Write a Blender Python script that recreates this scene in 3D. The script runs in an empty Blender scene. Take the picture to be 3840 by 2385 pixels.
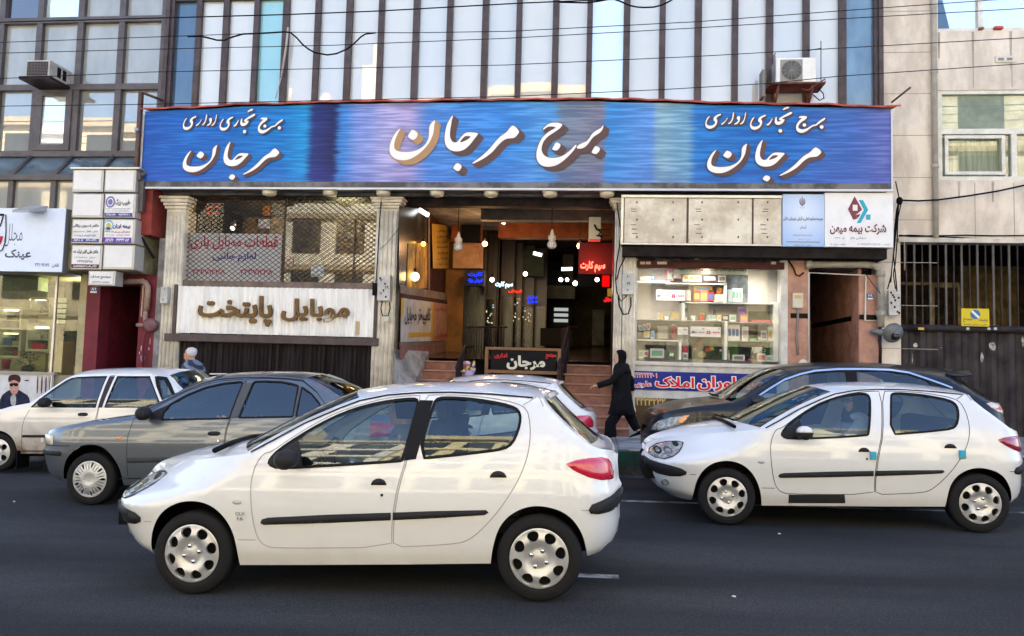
import bpy, bmesh, math, random
from mathutils import Vector, Matrix
from mathutils.geometry import delaunay_2d_cdt, tessellate_polygon
random.seed(7)
sc = bpy.context.scene
COL = sc.collection
# ------------------------------------------------------------------ camera, sky, sun, exposure
CAM_Z = 1.65
YAW, PITCH, ROLL, FPX = math.radians(5.8), math.atan(188/2840), 0.0275, 2840.0
FW = Vector((-math.sin(YAW)*math.cos(PITCH), math.cos(YAW)*math.cos(PITCH), math.sin(PITCH)))
_r0 = Vector((math.cos(YAW), math.sin(YAW), 0)); _u0 = _r0.cross(FW)
RT = _r0*math.cos(ROLL)+_u0*math.sin(ROLL); UP = _u0*math.cos(ROLL)-_r0*math.sin(ROLL)
CAM = Vector((0, 0, CAM_Z))
cd = bpy.data.cameras.new('camera'); cam = bpy.data.objects.new('camera', cd); COL.objects.link(cam)
M3 = Matrix((RT, UP, -FW)).transposed().to_4x4(); M3.translation = CAM
cam.matrix_world = M3
cd.sensor_width = 36.0; cd.lens = 36.0*FPX/3840.0; cd.clip_start = 0.05; cd.clip_end = 800
sc.camera = cam
SUN_EL, SUN_AZ = math.radians(44), math.radians(14)     # azimuth from +Y towards +X: the sun stands behind the tower
w = bpy.data.worlds.new('World'); sc.world = w; w.use_nodes = True
nt = w.node_tree; nt.nodes.clear()
wo = nt.nodes.new('ShaderNodeOutputWorld'); bg = nt.nodes.new('ShaderNodeBackground'); sky = nt.nodes.new('ShaderNodeTexSky')
sky.sky_type = 'NISHITA'; sky.sun_disc = False; sky.sun_elevation = SUN_EL; sky.sun_rotation = SUN_AZ
sky.air_density = 1.0; sky.dust_density = 5.0; sky.ozone_density = 1.0; sky.altitude = 1200
bg.inputs[1].default_value = 0.15
nt.links.new(sky.outputs[0], bg.inputs[0]); nt.links.new(bg.outputs[0], wo.inputs[0])
sd = bpy.data.lights.new('sun', 'SUN'); sd.energy = 5.0; sd.angle = math.radians(0.5); sd.color = (1, 0.955, 0.87)
so = bpy.data.objects.new('sun', sd); COL.objects.link(so)
sdir = Vector((math.sin(SUN_AZ)*math.cos(SUN_EL), math.cos(SUN_AZ)*math.cos(SUN_EL), math.sin(SUN_EL)))
so.rotation_euler = (-sdir).to_track_quat('-Z', 'Y').to_euler(); so.location = sdir*60
vs = sc.view_settings; vs.view_transform = 'Standard'; vs.look = 'None'; vs.exposure = 2.33; vs.gamma = 1.0; vs.use_curve_mapping = False
sc.cycles.max_bounces = 8; sc.cycles.transparent_max_bounces = 16; sc.cycles.glossy_bounces = 4; sc.cycles.diffuse_bounces = 4
sc.cycles.caustics_reflective = False; sc.cycles.caustics_refractive = False
sc.cycles.use_denoising = True; sc.cycles.denoiser = 'OPENIMAGEDENOISE'; sc.cycles.denoising_input_passes = 'RGB_ALBEDO_NORMAL'; sc.cycles.denoising_prefilter = 'ACCURATE'
sc.cycles.sample_clamp_indirect = 4.0

# ------------------------------------------------------------------ survey helper: where a sight line meets the vertical plane at depth Y
ZM = {'A':(0,0,1.8896),'B':(0,600,1.68),'C':(500,350,1.668),'D':(1900,350,1.6233),'E':(560,680,1.8436),'F':(1440,680,1.8436),'G':(2280,680,1.8434),
 'H':(2900,680,1.8436),'K':(2380,1360,2.1605),'L':(3080,1360,2.1605),'M':(0,1280,2.2237),'O':(2160,1260,3.4375),'P':(600,1260,6.0875),
 'Q':(560,0,1.7393),'R':(1900,0,1.7393),'S':(3140,0,2.0429),'T':(3260,680,1.8431),'U':(240,580,2.906),'V':(2900,700,5.073),'W':(2340,940,3.2875),
 'X':(1640,700,2.607),'a':(1440,420,4.6827),'b':(1960,420,6.3),'c':(2620,390,4.87),'n':(0,0,1.0)}
def P(z, x, y, Y):
    a = ZM[z]; px = a[0]+x/a[2]; py = a[1]+y/a[2]
    d = RT*((px-1920)/FPX)-UP*((py-1192.5)/FPX)+FW
    return CAM+d*(Y/d.y)
def RC(z, x0, y0, x1, y1, Y):           # the world rectangle (X0, Z0, X1, Z1) seen between two corners
    a, b, c, d = P(z,x0,y0,Y), P(z,x1,y0,Y), P(z,x0,y1,Y), P(z,x1,y1,Y)
    lo, hi = sorted(((c.z+d.z)/2, (a.z+b.z)/2)); return (a.x+c.x)/2, lo, (b.x+d.x)/2, hi

# ------------------------------------------------------------------ materials
def lin(h):
    if isinstance(h, str):
        v = [int(h[i:i+2], 16)/255 for i in (0, 2, 4)]
        return tuple(c/12.92 if c <= .04045 else ((c+.055)/1.055)**2.4 for c in v)
    return tuple(h)
MATS = {}
def mat(name, color, rough=0.6, metal=0.0, var=0.0, vscale=4.0, bump=0.0, bscale=60.0, coat=0.0, emit=0.0, spec=None, stain=None, stretch=None):
    if name in MATS: return MATS[name]
    m = bpy.data.materials.new(name); m.use_nodes = True; MATS[name] = m
    t = m.node_tree; b = t.nodes['Principled BSDF']; c = lin(color)
    b.inputs['Base Color'].default_value = (*c, 1); b.inputs['Roughness'].default_value = rough; b.inputs['Metallic'].default_value = metal
    L_ = max(c)
    b.inputs['Specular IOR Level'].default_value = spec if spec is not None else .5 if (coat or rough < .36 or metal > .3) else .10 if L_ < .07 else .2
    if coat: b.inputs['Coat Weight'].default_value = coat; b.inputs['Coat Roughness'].default_value = 0.04
    if emit: b.inputs['Emission Color'].default_value = (*c, 1); b.inputs['Emission Strength'].default_value = emit
    if var or bump or stain:
        tc = t.nodes.new('ShaderNodeTexCoord'); src = tc.outputs['Object']
        if stretch:
            mp = t.nodes.new('ShaderNodeMapping'); mp.inputs['Scale'].default_value = stretch; t.links.new(src, mp.inputs['Vector']); src = mp.outputs['Vector']
    if var or stain:
        nz = t.nodes.new('ShaderNodeTexNoise'); nz.inputs['Scale'].default_value = vscale; nz.inputs['Detail'].default_value = 6; nz.inputs['Roughness'].default_value = .65
        t.links.new(src, nz.inputs['Vector'])
        r = t.nodes.new('ShaderNodeValToRGB'); r.color_ramp.elements[0].position = .41; r.color_ramp.elements[1].position = .60
        lo = lin(stain) if stain else tuple(x*(1-var) for x in c)
        hi = c if stain else tuple(min(1, x*(1+var*.6)) for x in c)
        r.color_ramp.elements[0].color = (*lo, 1); r.color_ramp.elements[1].color = (*hi, 1)
        t.links.new(nz.outputs['Fac'], r.inputs[0]); t.links.new(r.outputs[0], b.inputs['Base Color'])
    if bump:
        n2 = t.nodes.new('ShaderNodeTexNoise'); n2.inputs['Scale'].default_value = bscale; n2.inputs['Detail'].default_value = 4; t.links.new(src, n2.inputs['Vector'])
        bp = t.nodes.new('ShaderNodeBump'); bp.inputs['Strength'].default_value = bump; bp.inputs['Distance'].default_value = .01
        t.links.new(n2.outputs['Fac'], bp.inputs['Height']); t.links.new(bp.outputs[0], b.inputs['Normal'])
    return m
def glass(name, tint, k=0.10, kmax=0.9, rough=0.0, refl=(1, 1, 1)):     # thin pane: tinted see-through plus mirror that grows at grazing angles
    if name in MATS: return MATS[name]
    m = bpy.data.materials.new(name); m.use_nodes = True; MATS[name] = m; t = m.node_tree; t.nodes.clear()
    o = t.nodes.new('ShaderNodeOutputMaterial'); mx = t.nodes.new('ShaderNodeMixShader'); tr = t.nodes.new('ShaderNodeBsdfTransparent')
    gl = t.nodes.new('ShaderNodeBsdfGlossy'); lw = t.nodes.new('ShaderNodeLayerWeight'); mr = t.nodes.new('ShaderNodeMapRange')
    tr.inputs[0].default_value = (*lin(tint), 1); gl.inputs[0].default_value = (*refl, 1); gl.inputs['Roughness'].default_value = rough
    lw.inputs[0].default_value = .35; mr.inputs['To Min'].default_value = k; mr.inputs['To Max'].default_value = kmax
    pw = t.nodes.new('ShaderNodeMath'); pw.operation = 'POWER'; pw.inputs[1].default_value = 2.5
    t.links.new(lw.outputs['Facing'], pw.inputs[0]); t.links.new(pw.outputs[0], mr.inputs['Value'])
    t.links.new(mr.outputs[0], mx.inputs[0]); t.links.new(tr.outputs[0], mx.inputs[1]); t.links.new(gl.outputs[0], mx.inputs[2]); t.links.new(mx.outputs[0], o.inputs[0])
    return m
def mirror_pane(name, film, mix=0.5, rough=0.02, tint=(1, 1, 1), var=.12):   # dusty reflective facade glass: film colour under a mirror coat
    if name in MATS: return MATS[name]
    m = bpy.data.materials.new(name); m.use_nodes = True; MATS[name] = m; t = m.node_tree; t.nodes.clear()
    o = t.nodes.new('ShaderNodeOutputMaterial'); mx = t.nodes.new('ShaderNodeMixShader'); df = t.nodes.new('ShaderNodeBsdfDiffuse'); gl = t.nodes.new('ShaderNodeBsdfGlossy')
    tc = t.nodes.new('ShaderNodeTexCoord'); mp = t.nodes.new('ShaderNodeMapping'); mp.inputs['Scale'].default_value = (1.8, 1.8, .7)
    nz = t.nodes.new('ShaderNodeTexNoise'); nz.inputs['Scale'].default_value = 1.3; nz.inputs['Detail'].default_value = 5
    r = t.nodes.new('ShaderNodeValToRGB'); c = lin(film); r.color_ramp.elements[0].position = .3; r.color_ramp.elements[1].position = .7
    r.color_ramp.elements[0].color = (*[x*(1-var) for x in c], 1); r.color_ramp.elements[1].color = (*c, 1)
    t.links.new(tc.outputs['Object'], mp.inputs[0]); t.links.new(mp.outputs[0], nz.inputs['Vector']); t.links.new(nz.outputs['Fac'], r.inputs[0]); t.links.new(r.outputs[0], df.inputs[0])
    gl.inputs[0].default_value = (*tint, 1); gl.inputs['Roughness'].default_value = rough; mx.inputs[0].default_value = mix
    t.links.new(df.outputs[0], mx.inputs[1]); t.links.new(gl.outputs[0], mx.inputs[2]); t.links.new(mx.outputs[0], o.inputs[0])
    return m
def glow(name, color, strength):
    if name in MATS: return MATS[name]
    m = bpy.data.materials.new(name); m.use_nodes = True; MATS[name] = m; t = m.node_tree; t.nodes.clear()
    o = t.nodes.new('ShaderNodeOutputMaterial'); e = t.nodes.new('ShaderNodeEmission'); e.inputs[0].default_value = (*lin(color), 1); e.inputs[1].default_value = strength
    t.links.new(e.outputs[0], o.inputs[0]); return m

# ------------------------------------------------------------------ mesh building
class MB:
    def __init__(s): s.v = []; s.f = []; s.m = []; s.sm = []; s.mats = []
    def mi(s, m):
        if m not in s.mats: s.mats.append(m)
        return s.mats.index(m)
    def add(s, vs, fs, m, smooth=False):
        o = len(s.v); s.v += [tuple(p) for p in vs]; k = s.mi(m)
        for f in fs: s.f.append(tuple(i+o for i in f)); s.m.append(k); s.sm.append(smooth)
        return s
    def box(s, x0, y0, z0, x1, y1, z1, m):
        x0, x1 = sorted((x0, x1)); y0, y1 = sorted((y0, y1)); z0, z1 = sorted((z0, z1))
        return s.add([(x0,y0,z0),(x1,y0,z0),(x1,y1,z0),(x0,y1,z0),(x0,y0,z1),(x1,y0,z1),(x1,y1,z1),(x0,y1,z1)],
                     [(0,3,2,1),(4,5,6,7),(0,1,5,4),(1,2,6,5),(2,3,7,6),(3,0,4,7)], m)
    def bbox(s, x0, y0, z0, x1, y1, z1, m, b=.01):      # box with chamfered edges
        x0, x1 = sorted((x0, x1)); y0, y1 = sorted((y0, y1)); z0, z1 = sorted((z0, z1)); b = min(b, (x1-x0)*.45, (y1-y0)*.45, (z1-z0)*.45)
        bm = bmesh.new(); bmesh.ops.create_cube(bm, size=1)
        for q in bm.verts: q.co = Vector((x0+(q.co.x+.5)*(x1-x0), y0+(q.co.y+.5)*(y1-y0), z0+(q.co.z+.5)*(z1-z0)))
        bmesh.ops.bevel(bm, geom=bm.edges[:], offset=b, segments=2, affect='EDGES', profile=.5)
        bm.verts.index_update(); s.add([q.co[:] for q in bm.verts], [[q.index for q in f.verts] for f in bm.faces], m); bm.free(); return s
    def frame(s, x0, z0, x1, z1, y0, y1, w, m, wb=None):     # four butted bars
        wb = wb or w; s.box(x0, y0, z0, x1, y1, z0+wb, m); s.box(x0, y0, z1-wb, x1, y1, z1, m); s.box(x0, y0, z0+wb, x0+w, y1, z1-wb, m); return s.box(x1-w, y0, z0+wb, x1, y1, z1-wb, m)
    def quad(s, a, b, c, d, m): return s.add([a, b, c, d], [(0, 1, 2, 3)], m)
    def tube(s, pts, r, m, n=8, cap=True):
        pts = [Vector(p) for p in pts]; rs = r if isinstance(r, (list, tuple)) else [r]*len(pts); vs = []; fs = []; prev = None
        for i, p in enumerate(pts):
            t = (pts[min(i+1, len(pts)-1)]-pts[max(i-1, 0)]).normalized()
            if prev is None: prev = t.orthogonal().normalized()
            prev = (prev-t*prev.dot(t)); prev = prev.normalized() if prev.length > 1e-6 else t.orthogonal().normalized()
            bi = t.cross(prev)
            for k in range(n):
                a = 2*math.pi*k/n; vs.append(p+(prev*math.cos(a)+bi*math.sin(a))*rs[i])
        for i in range(len(pts)-1):
            for k in range(n): fs.append((i*n+k, i*n+(k+1) % n, (i+1)*n+(k+1) % n, (i+1)*n+k))
        if cap: fs += [tuple(range(n))[::-1], tuple(range((len(pts)-1)*n, len(pts)*n))]
        return s.add(vs, fs, m, True)
    def lathe(s, prof, c, axis, m, n=24, smooth=True):      # prof: (radius, distance along the axis)
        a = Vector(axis).normalized(); u = a.orthogonal().normalized(); q = a.cross(u); c = Vector(c); vs = []; fs = []
        for r, h in prof:
            for k in range(n):
                t = 2*math.pi*k/n; vs.append(c+a*h+(u*math.cos(t)+q*math.sin(t))*r)
        for i in range(len(prof)-1):
            for k in range(n): fs.append((i*n+k, i*n+(k+1) % n, (i+1)*n+(k+1) % n, (i+1)*n+k))
        if prof[0][0] > 1e-5: fs.append(tuple(range(n))[::-1])
        if prof[-1][0] > 1e-5: fs.append(tuple(range((len(prof)-1)*n, len(prof)*n)))
        return s.add(vs, fs, m, smooth)
    def ball(s, c, r, m, n=12, sc3=(1, 1, 1)):
        c = Vector(c); vs = []; fs = []; k = n//2+1
        for i in range(k+1):
            t = math.pi*i/k
            for j in range(n):
                a = 2*math.pi*j/n; vs.append((c.x+r*sc3[0]*math.sin(t)*math.cos(a), c.y+r*sc3[1]*math.sin(t)*math.sin(a), c.z+r*sc3[2]*math.cos(t)))
        for i in range(k):
            for j in range(n): fs.append((i*n+j, (i+1)*n+j, (i+1)*n+(j+1) % n, i*n+(j+1) % n))
        return s.add(vs, fs, m, True)
    def rings(s, rs, m, cap=True, smooth=True):     # loft through closed rings of equal length
        n = len(rs[0]); vs = [p for r in rs for p in r]; fs = []
        for i in range(len(rs)-1):
            for k in range(n): fs.append((i*n+k, i*n+(k+1) % n, (i+1)*n+(k+1) % n, (i+1)*n+k))
        if cap: fs += [tuple(range(n))[::-1], tuple(range((len(rs)-1)*n, len(rs)*n))]
        return s.add(vs, fs, m, smooth)
    def poly(s, loops, fn, m, back=None):           # flat outline with holes; fn maps (a, b) to a point; back: second fn gives it thickness
        ls = [[Vector((p[0], p[1], 0)) for p in l] for l in loops]
        tris = tessellate_polygon(ls); flat = [p for l in ls for p in l]; fs = []
        for t in tris:
            a, b, c = (flat[i] for i in t); cr = (b.x-a.x)*(c.y-a.y)-(b.y-a.y)*(c.x-a.x)
            if abs(cr) < 1e-12: continue
            fs.append(t if cr > 0 else (t[0], t[2], t[1]))
        s.add([fn(p.x, p.y) for p in flat], fs, m)
        if back:
            o = 0
            for l in ls:
                n = len(l); vs = [fn(p.x, p.y) for p in l]+[back(p.x, p.y) for p in l]
                s.add(vs, [(k, (k+1) % n, n+(k+1) % n, n+k) for k in range(n)], m)
        return s
    def build(s, name, parent=None, local=False, origin=None):
        me = bpy.data.meshes.new(name); off = Vector((0, 0, 0))
        if parent is not None and not local: off = wloc(parent)
        if origin is not None: off = Vector(origin)
        me.from_pydata([Vector(p)-off for p in s.v], [], s.f)
        for m in s.mats: me.materials.append(m)
        me.polygons.foreach_set('material_index', s.m); me.polygons.foreach_set('use_smooth', s.sm); me.update()
        o = bpy.data.objects.new(name, me); COL.objects.link(o)
        if parent is not None: o.parent = parent
        elif origin is not None: o.location = off
        return o
def wloc(o):
    p = Vector((0, 0, 0))
    while o is not None: p += o.location; o = o.parent
    return p
def tag(o, label, cat, group=None):
    o['label'] = label; o['category'] = cat
    if group: o['group'] = group
    return o
def thing(name, label, cat, loc=(0, 0, 0), group=None):
    o = bpy.data.objects.new(name, None); COL.objects.link(o); o.location = loc; o.empty_display_size = .2
    return tag(o, label, cat, group)
def single(mb, name, label, cat, group=None):       # a thing that is one mesh: origin at the middle of its base
    xs = [p[0] for p in mb.v]; ys = [p[1] for p in mb.v]; zs = [p[2] for p in mb.v]
    return tag(mb.build(name, origin=((min(xs)+max(xs))/2, (min(ys)+max(ys))/2, min(zs))), label, cat, group)
def struct(mb, name, kind='structure'):
    o = mb.build(name); o['kind'] = kind; return o

# ------------------------------------------------------------------ lettering (Persian letters joined by hand from their contextual forms)
FORMS = {ch: (c, d) for ch, c, d in [('ا',0xFE8D,0),('آ',0xFE81,0),('ب',0xFE8F,1),('ت',0xFE95,1),('ث',0xFE99,1),('ج',0xFE9D,1),('ح',0xFEA1,1),('خ',0xFEA5,1),('د',0xFEA9,0),('ذ',0xFEAB,0),('ر',0xFEAD,0),('ز',0xFEAF,0),('س',0xFEB1,1),('ش',0xFEB5,1),('ص',0xFEB9,1),('ض',0xFEBD,1),('ط',0xFEC1,1),('ظ',0xFEC5,1),('ع',0xFEC9,1),('غ',0xFECD,1),('ف',0xFED1,1),('ق',0xFED5,1),('ل',0xFEDD,1),('م',0xFEE1,1),('ن',0xFEE5,1),('ه',0xFEE9,1),('و',0xFEED,0),('پ',0xFB56,1),('چ',0xFB7A,1),('ژ',0xFB8A,0),('ک',0xFB8E,1),('گ',0xFB92,1),('ی',0xFBFC,1),('\uE000',0xFEFB,0)]}
def shape(s):
    s = s.replace('لا', '\uE000'); out = []
    for i, ch in enumerate(s):
        if ch not in FORMS: out.append(ch); continue
        c, d = FORMS[ch]; p = s[i-1] if i else ''; n = s[i+1] if i+1 < len(s) else ''
        pj = p in FORMS and FORMS[p][1]; nj = d and n in FORMS
        out.append(chr(c+(3 if pj and nj else 2 if nj else 1 if pj else 0)))
    res = []; run = []
    for ch in out:
        if ch in '۰۱۲۳۴۵۶۷۸۹0123456789/-': run.append(ch)
        else: res.append(run); run = []; res.append([ch])
    res.append(run)
    return ''.join(''.join(r) for r in reversed(res))
def area(l): return sum(l[i][0]*l[(i+1) % len(l)][1]-l[(i+1) % len(l)][0]*l[i][1] for i in range(len(l)))/2
def inside(p, l):
    c = False; j = len(l)-1
    for i in range(len(l)):
        if (l[i][1] > p[1]) != (l[j][1] > p[1]) and p[0] < (l[j][0]-l[i][0])*(p[1]-l[i][1])/(l[j][1]-l[i][1])+l[i][0]: c = not c
        j = i
    return c
def grow(l, d):         # offset a closed outline along its normals (d > 0 grows a counter-clockwise one)
    n = len(l); out = []
    for i in range(n):
        a, b, c = Vector(l[i-1]), Vector(l[i]), Vector(l[(i+1) % n]); e1 = b-a; e2 = c-b
        if e1.length < 1e-7 or e2.length < 1e-7: out.append(tuple(b)); continue
        n1 = Vector((e1.y, -e1.x)).normalized(); n2 = Vector((e2.y, -e2.x)).normalized(); k = n1+n2
        if k.length < .3: out.append(tuple(b)); continue
        k = k.normalized(); out.append(tuple(b+k*(d/max(.5, k.dot(n1)))))
    return out
_TX = {}
def glyphs(text, bold=0.0):     # list of (outer, [holes]) outlines
    key = (text, bold)
    if key in _TX: return _TX[key]
    cu = bpy.data.curves.new('tmp', 'FONT'); cu.body = text; ob = bpy.data.objects.new('tmp', cu); COL.objects.link(ob)
    dg = bpy.context.evaluated_depsgraph_get(); c2 = ob.evaluated_get(dg).to_curve(dg); loops = []
    for sp in c2.splines:
        l = []
        if sp.type == 'BEZIER':
            bp = sp.bezier_points; n = len(bp)
            for i in range(n):
                a, b = bp[i], bp[(i+1) % n]; p0, p1, p2, p3 = a.co.xy, a.handle_right.xy, b.handle_left.xy, b.co.xy
                st = ((p1-p0).cross(p3-p0) == 0 and (p2-p0).cross(p3-p0) == 0); N = 1 if st else 3
                for k in range(N):
                    t = k/N; l.append(tuple(p0*(1-t)**3+p1*3*t*(1-t)**2+p2*3*t*t*(1-t)+p3*t**3))
        else: l = [tuple(p.co.xy) for p in sp.points]
        q = []
        for p in l:
            if not q or (abs(p[0]-q[-1][0])+abs(p[1]-q[-1][1])) > 1e-5: q.append(p)
        if len(q) > 2: loops.append(q)
    bpy.data.objects.remove(ob); bpy.data.curves.remove(cu)
    if not loops: _TX[key] = []; return []
    big = max(loops, key=lambda l: abs(area(l))); sg = 1 if area(big) > 0 else -1
    outs = [l for l in loops if area(l)*sg > 0]; holes = [l for l in loops if area(l)*sg <= 0]; res = []
    for o in outs:
        o2 = o if area(o) > 0 else o[::-1]
        res.append([grow(o2, bold) if bold else o2, []])
    for h in holes:
        cand = [r for r in res if inside(h[0], r[0])]
        if not cand: continue
        r = min(cand, key=lambda r: abs(area(r[0]))); h2 = h if area(h) > 0 else h[::-1]
        h3 = grow(h2, -bold) if bold else h2
        if area(h3) > 1e-4: r[1].append(h3)
    _TX[key] = res; return res
def text(mb, s, rect, Y, m, bold=0.0, depth=0.0, lift=0.003, fn=None, keep=False):   # lettering stretched to fill (X0, Z0, X1, Z1) on a plane facing the street
    g = glyphs(shape(s), bold)
    if not g: return
    xs = [p[0] for o, h in g for p in o]; ys = [p[1] for o, h in g for p in o]; a0, a1, b0, b1 = min(xs), max(xs), min(ys), max(ys)
    X0, Z0, X1, Z1 = rect; kx = (X1-X0)/(a1-a0); kz = (Z1-Z0)/(b1-b0)
    if keep: kx = kz = min(kx, kz)
    ox = (X0+X1)/2-(a0+a1)/2*kx; oz = (Z0+Z1)/2-(b0+b1)/2*kz
    for i, (o, h) in enumerate(g):
        dy = lift+.00025*i
        f = (lambda a, b, dy=dy: (ox+a*kx, Y-dy-depth, oz+b*kz)) if fn is None else (lambda a, b, dy=dy: fn(ox+a*kx, oz+b*kz, dy+depth))
        bk = None
        if depth: bk = (lambda a, b: (ox+a*kx, Y, oz+b*kz)) if fn is None else (lambda a, b: fn(ox+a*kx, oz+b*kz, 0))
        mb.poly([o]+h, f, m, bk)
def smooth_loop(l, it=2):
    for _ in range(it):
        q = []
        for i in range(len(l)):
            a, b = l[i], l[(i+1) % len(l)]; q += [(a[0]*.75+b[0]*.25, a[1]*.75+b[1]*.25), (a[0]*.25+b[0]*.75, a[1]*.25+b[1]*.75)]
        l = q
    return l

# shared paints and materials
BLACK = mat('black_plastic', '0c0c0e', .45); DARK = mat('dark_metal', '2a2326', .45, var=.25); RUBBER = mat('rubber', '111113', .75)
CREAM = mat('cream_stone', (.64, .59, .50), .7, var=.20, vscale=3, bump=.3, bscale=40); WHITE = mat('white_paint', (.78, .78, .77), .45, var=.06)
ALU = mat('aluminium', (.55, .54, .52), .35, .6, var=.1); STEEL = mat('steel', (.42, .42, .43), .4, .8, var=.15)
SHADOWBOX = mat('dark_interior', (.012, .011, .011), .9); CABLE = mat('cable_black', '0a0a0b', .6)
# ================================================================== SETTING: road, kerb, pavement, the street's other side
import numpy as np
_cp = np.array([(-2.73,5.15,.0),(-.29,5.15,.084),(1.45,7.98,.112),(3.89,7.98,.152),(-5.6,8.25,-.066),(-2.95,8.25,.013),(-8.1,10,-.02),(-5.8,10,.04),(.67,11.6,.098),
 (-2.95,9.8,.055),(-.5,9.8,.10),(1.6,9.65,.13),(4.3,9.65,.17),(-30,5,-.6),(-30,10,-.5),(30,5,.62),(30,10,.66),(-5,-5,-.05),(5,-5,.18)])
_A = np.c_[np.ones(len(_cp)), _cp[:,0], _cp[:,1]]; _co = np.linalg.lstsq(_A, _cp[:,2], rcond=None)[0]
_G = np.exp(-((_cp[:,None,:2]-_cp[None,:,:2])**2).sum(2)/(2*2.4**2))+1e-4*np.eye(len(_cp)); _wt = np.linalg.solve(_G, _cp[:,2]-_A@_co)
def zr(X, Y):           # height of the cambered, gently climbing road
    return float(_co[0]+_co[1]*X+_co[2]*Y+(np.exp(-(((_cp[:,:2]-(X, Y))**2).sum(1))/(2*2.4**2))@_wt))
KY = 11.6
def zs(X, Y): return zr(X, KY)+.35+.02*(Y-KY)       # pavement
def sheet(mb, xs, ys, fz, m):
    n = len(ys); vs = [(x, y, fz(x, y)) for x in xs for y in ys]
    return mb.add(vs, [(i*n+j, (i+1)*n+j, (i+1)*n+j+1, i*n+j+1) for i in range(len(xs)-1) for j in range(n-1)], m, True)
def asphalt():
    m = mat('asphalt', (.034, .036, .041), .82); t = m.node_tree; b = t.nodes['Principled BSDF']; tc = t.nodes.new('ShaderNodeTexCoord')
    n1 = t.nodes.new('ShaderNodeTexNoise'); n1.inputs['Scale'].default_value = .55; n1.inputs['Detail'].default_value = 5
    mp = t.nodes.new('ShaderNodeMapping'); mp.inputs['Scale'].default_value = (.22, 1.3, 1); t.links.new(tc.outputs['Object'], mp.inputs[0]); t.links.new(mp.outputs[0], n1.inputs['Vector'])
    n2 = t.nodes.new('ShaderNodeTexVoronoi'); n2.inputs['Scale'].default_value = 90; t.links.new(tc.outputs['Object'], n2.inputs['Vector'])
    r1 = t.nodes.new('ShaderNodeValToRGB'); e = r1.color_ramp.elements; e[0].position = .42; e[1].position = .60; e[0].color = (.024,.025,.0265,1); e[1].color = (.048,.049,.0505,1)
    r2 = t.nodes.new('ShaderNodeValToRGB'); e = r2.color_ramp.elements; e[0].position = .05; e[1].position = .5; e[0].color = (2.1,2.05,2.0,1); e[1].color = (.78,.78,.8,1)
    mx = t.nodes.new('ShaderNodeMix'); mx.data_type = 'RGBA'; mx.blend_type = 'MULTIPLY'; mx.inputs[0].default_value = 1
    t.links.new(n1.outputs['Fac'], r1.inputs[0]); t.links.new(n2.outputs['Distance'], r2.inputs[0]); t.links.new(r1.outputs[0], mx.inputs[6]); t.links.new(r2.outputs[0], mx.inputs[7]); t.links.new(mx.outputs[2], b.inputs['Base Color'])
    bp = t.nodes.new('ShaderNodeBump'); bp.inputs['Strength'].default_value = .5; bp.inputs['Distance'].default_value = .006; t.links.new(n2.outputs['Distance'], bp.inputs['Height']); t.links.new(bp.outputs[0], b.inputs['Normal'])
    return m
def fr(a, b, s):
    n = max(1, int(round((b-a)/s))); return [a+(b-a)*i/n for i in range(n+1)]
xs_long = fr(-60, -14, 4)+fr(-14, 14, .5)[1:]+fr(14, 60, 4)[1:]
struct(sheet(MB(), xs_long, fr(-3, 11.3, .5), zr, asphalt()), 'road')
GUT = mat('gutter_concrete', (.09, .09, .09), .8, var=.4, vscale=2); KERB = mat('kerb_green_paint', (.02, .105, .075), .6, stain=(.045, .07, .06), vscale=5)
PAVE = mat('pavement_tiles', (.26, .26, .27), .75, var=.3, vscale=2, bump=.3)
mb = MB(); sheet(mb, xs_long, [11.3, 11.45, 11.58], lambda x, y: zr(x, y)-(.05 if 11.4 < y < 11.5 else 0), GUT); struct(mb, 'gutter')
mb = MB()
for a, b in zip(xs_long[:-1], xs_long[1:]):
    for y0, y1, z0, z1, m in ((11.58, 11.80, -.06, .13, GUT), (11.575, 11.82, .131, .352, KERB)):
        za, zb = zr(a, KY), zr(b, KY)
        mb.add([(a,y0,za+z0),(b,y0,zb+z0),(b,y1,zb+z0),(a,y1,za+z0),(a,y0,za+z1),(b,y0,zb+z1),(b,y1,zb+z1),(a,y1,za+z1)], [(0,1,5,4),(4,5,6,7),(0,3,2,1)], m)
struct(mb, 'kerb')
mb = MB(); sheet(mb, xs_long, [11.82, 13, 14.7, 15.2], zs, PAVE)
JOINT = mat('paving_joint', (.10, .10, .11), .9)
for i in range(58):         # joints of the paving slabs
    x = -14+i*.5
    for a, b in zip(fr(11.82, 14.6, .7)[:-1], fr(11.82, 14.6, .7)[1:]):
        mb.add([(x,a,zs(x,a)+.003),(x+.012,a,zs(x,a)+.003),(x+.012,b,zs(x,b)+.003),(x,b,zs(x,b)+.003)], [(0,1,2,3)], JOINT)
for y in (12.3, 12.8, 13.3, 13.8, 14.3):
    for i in range(56):
        x = -14+i*.5; mb.add([(x,y,zs(x,y)+.004),(x+.5,y,zs(x+.5,y)+.004),(x+.5,y+.012,zs(x+.5,y)+.004),(x,y+.012,zs(x,y)+.004)], [(0,1,2,3)], JOINT)
struct(mb, 'pavement')
LINE = mat('worn_road_paint', (.42, .43, .43), .7, stain=(.06, .06, .065), vscale=3.5)
mb = MB()
def strip(x0, x1, y, wd):
    xs = fr(x0, x1, .5); vs = [(x, yy, zr(x, yy)+.004) for x in xs for yy in (y, y+wd)]
    mb.add(vs, [(2*i, 2*i+2, 2*i+3, 2*i+1) for i in range(len(xs)-1)], LINE)
strip(-4, 25, 9.15, .10)
for k in range(-4, 5): strip(k*6-.25, k*6+P('n',2322,2114,5.86).x, 5.86, .11)
struct(mb, 'lane_marking')
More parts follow.
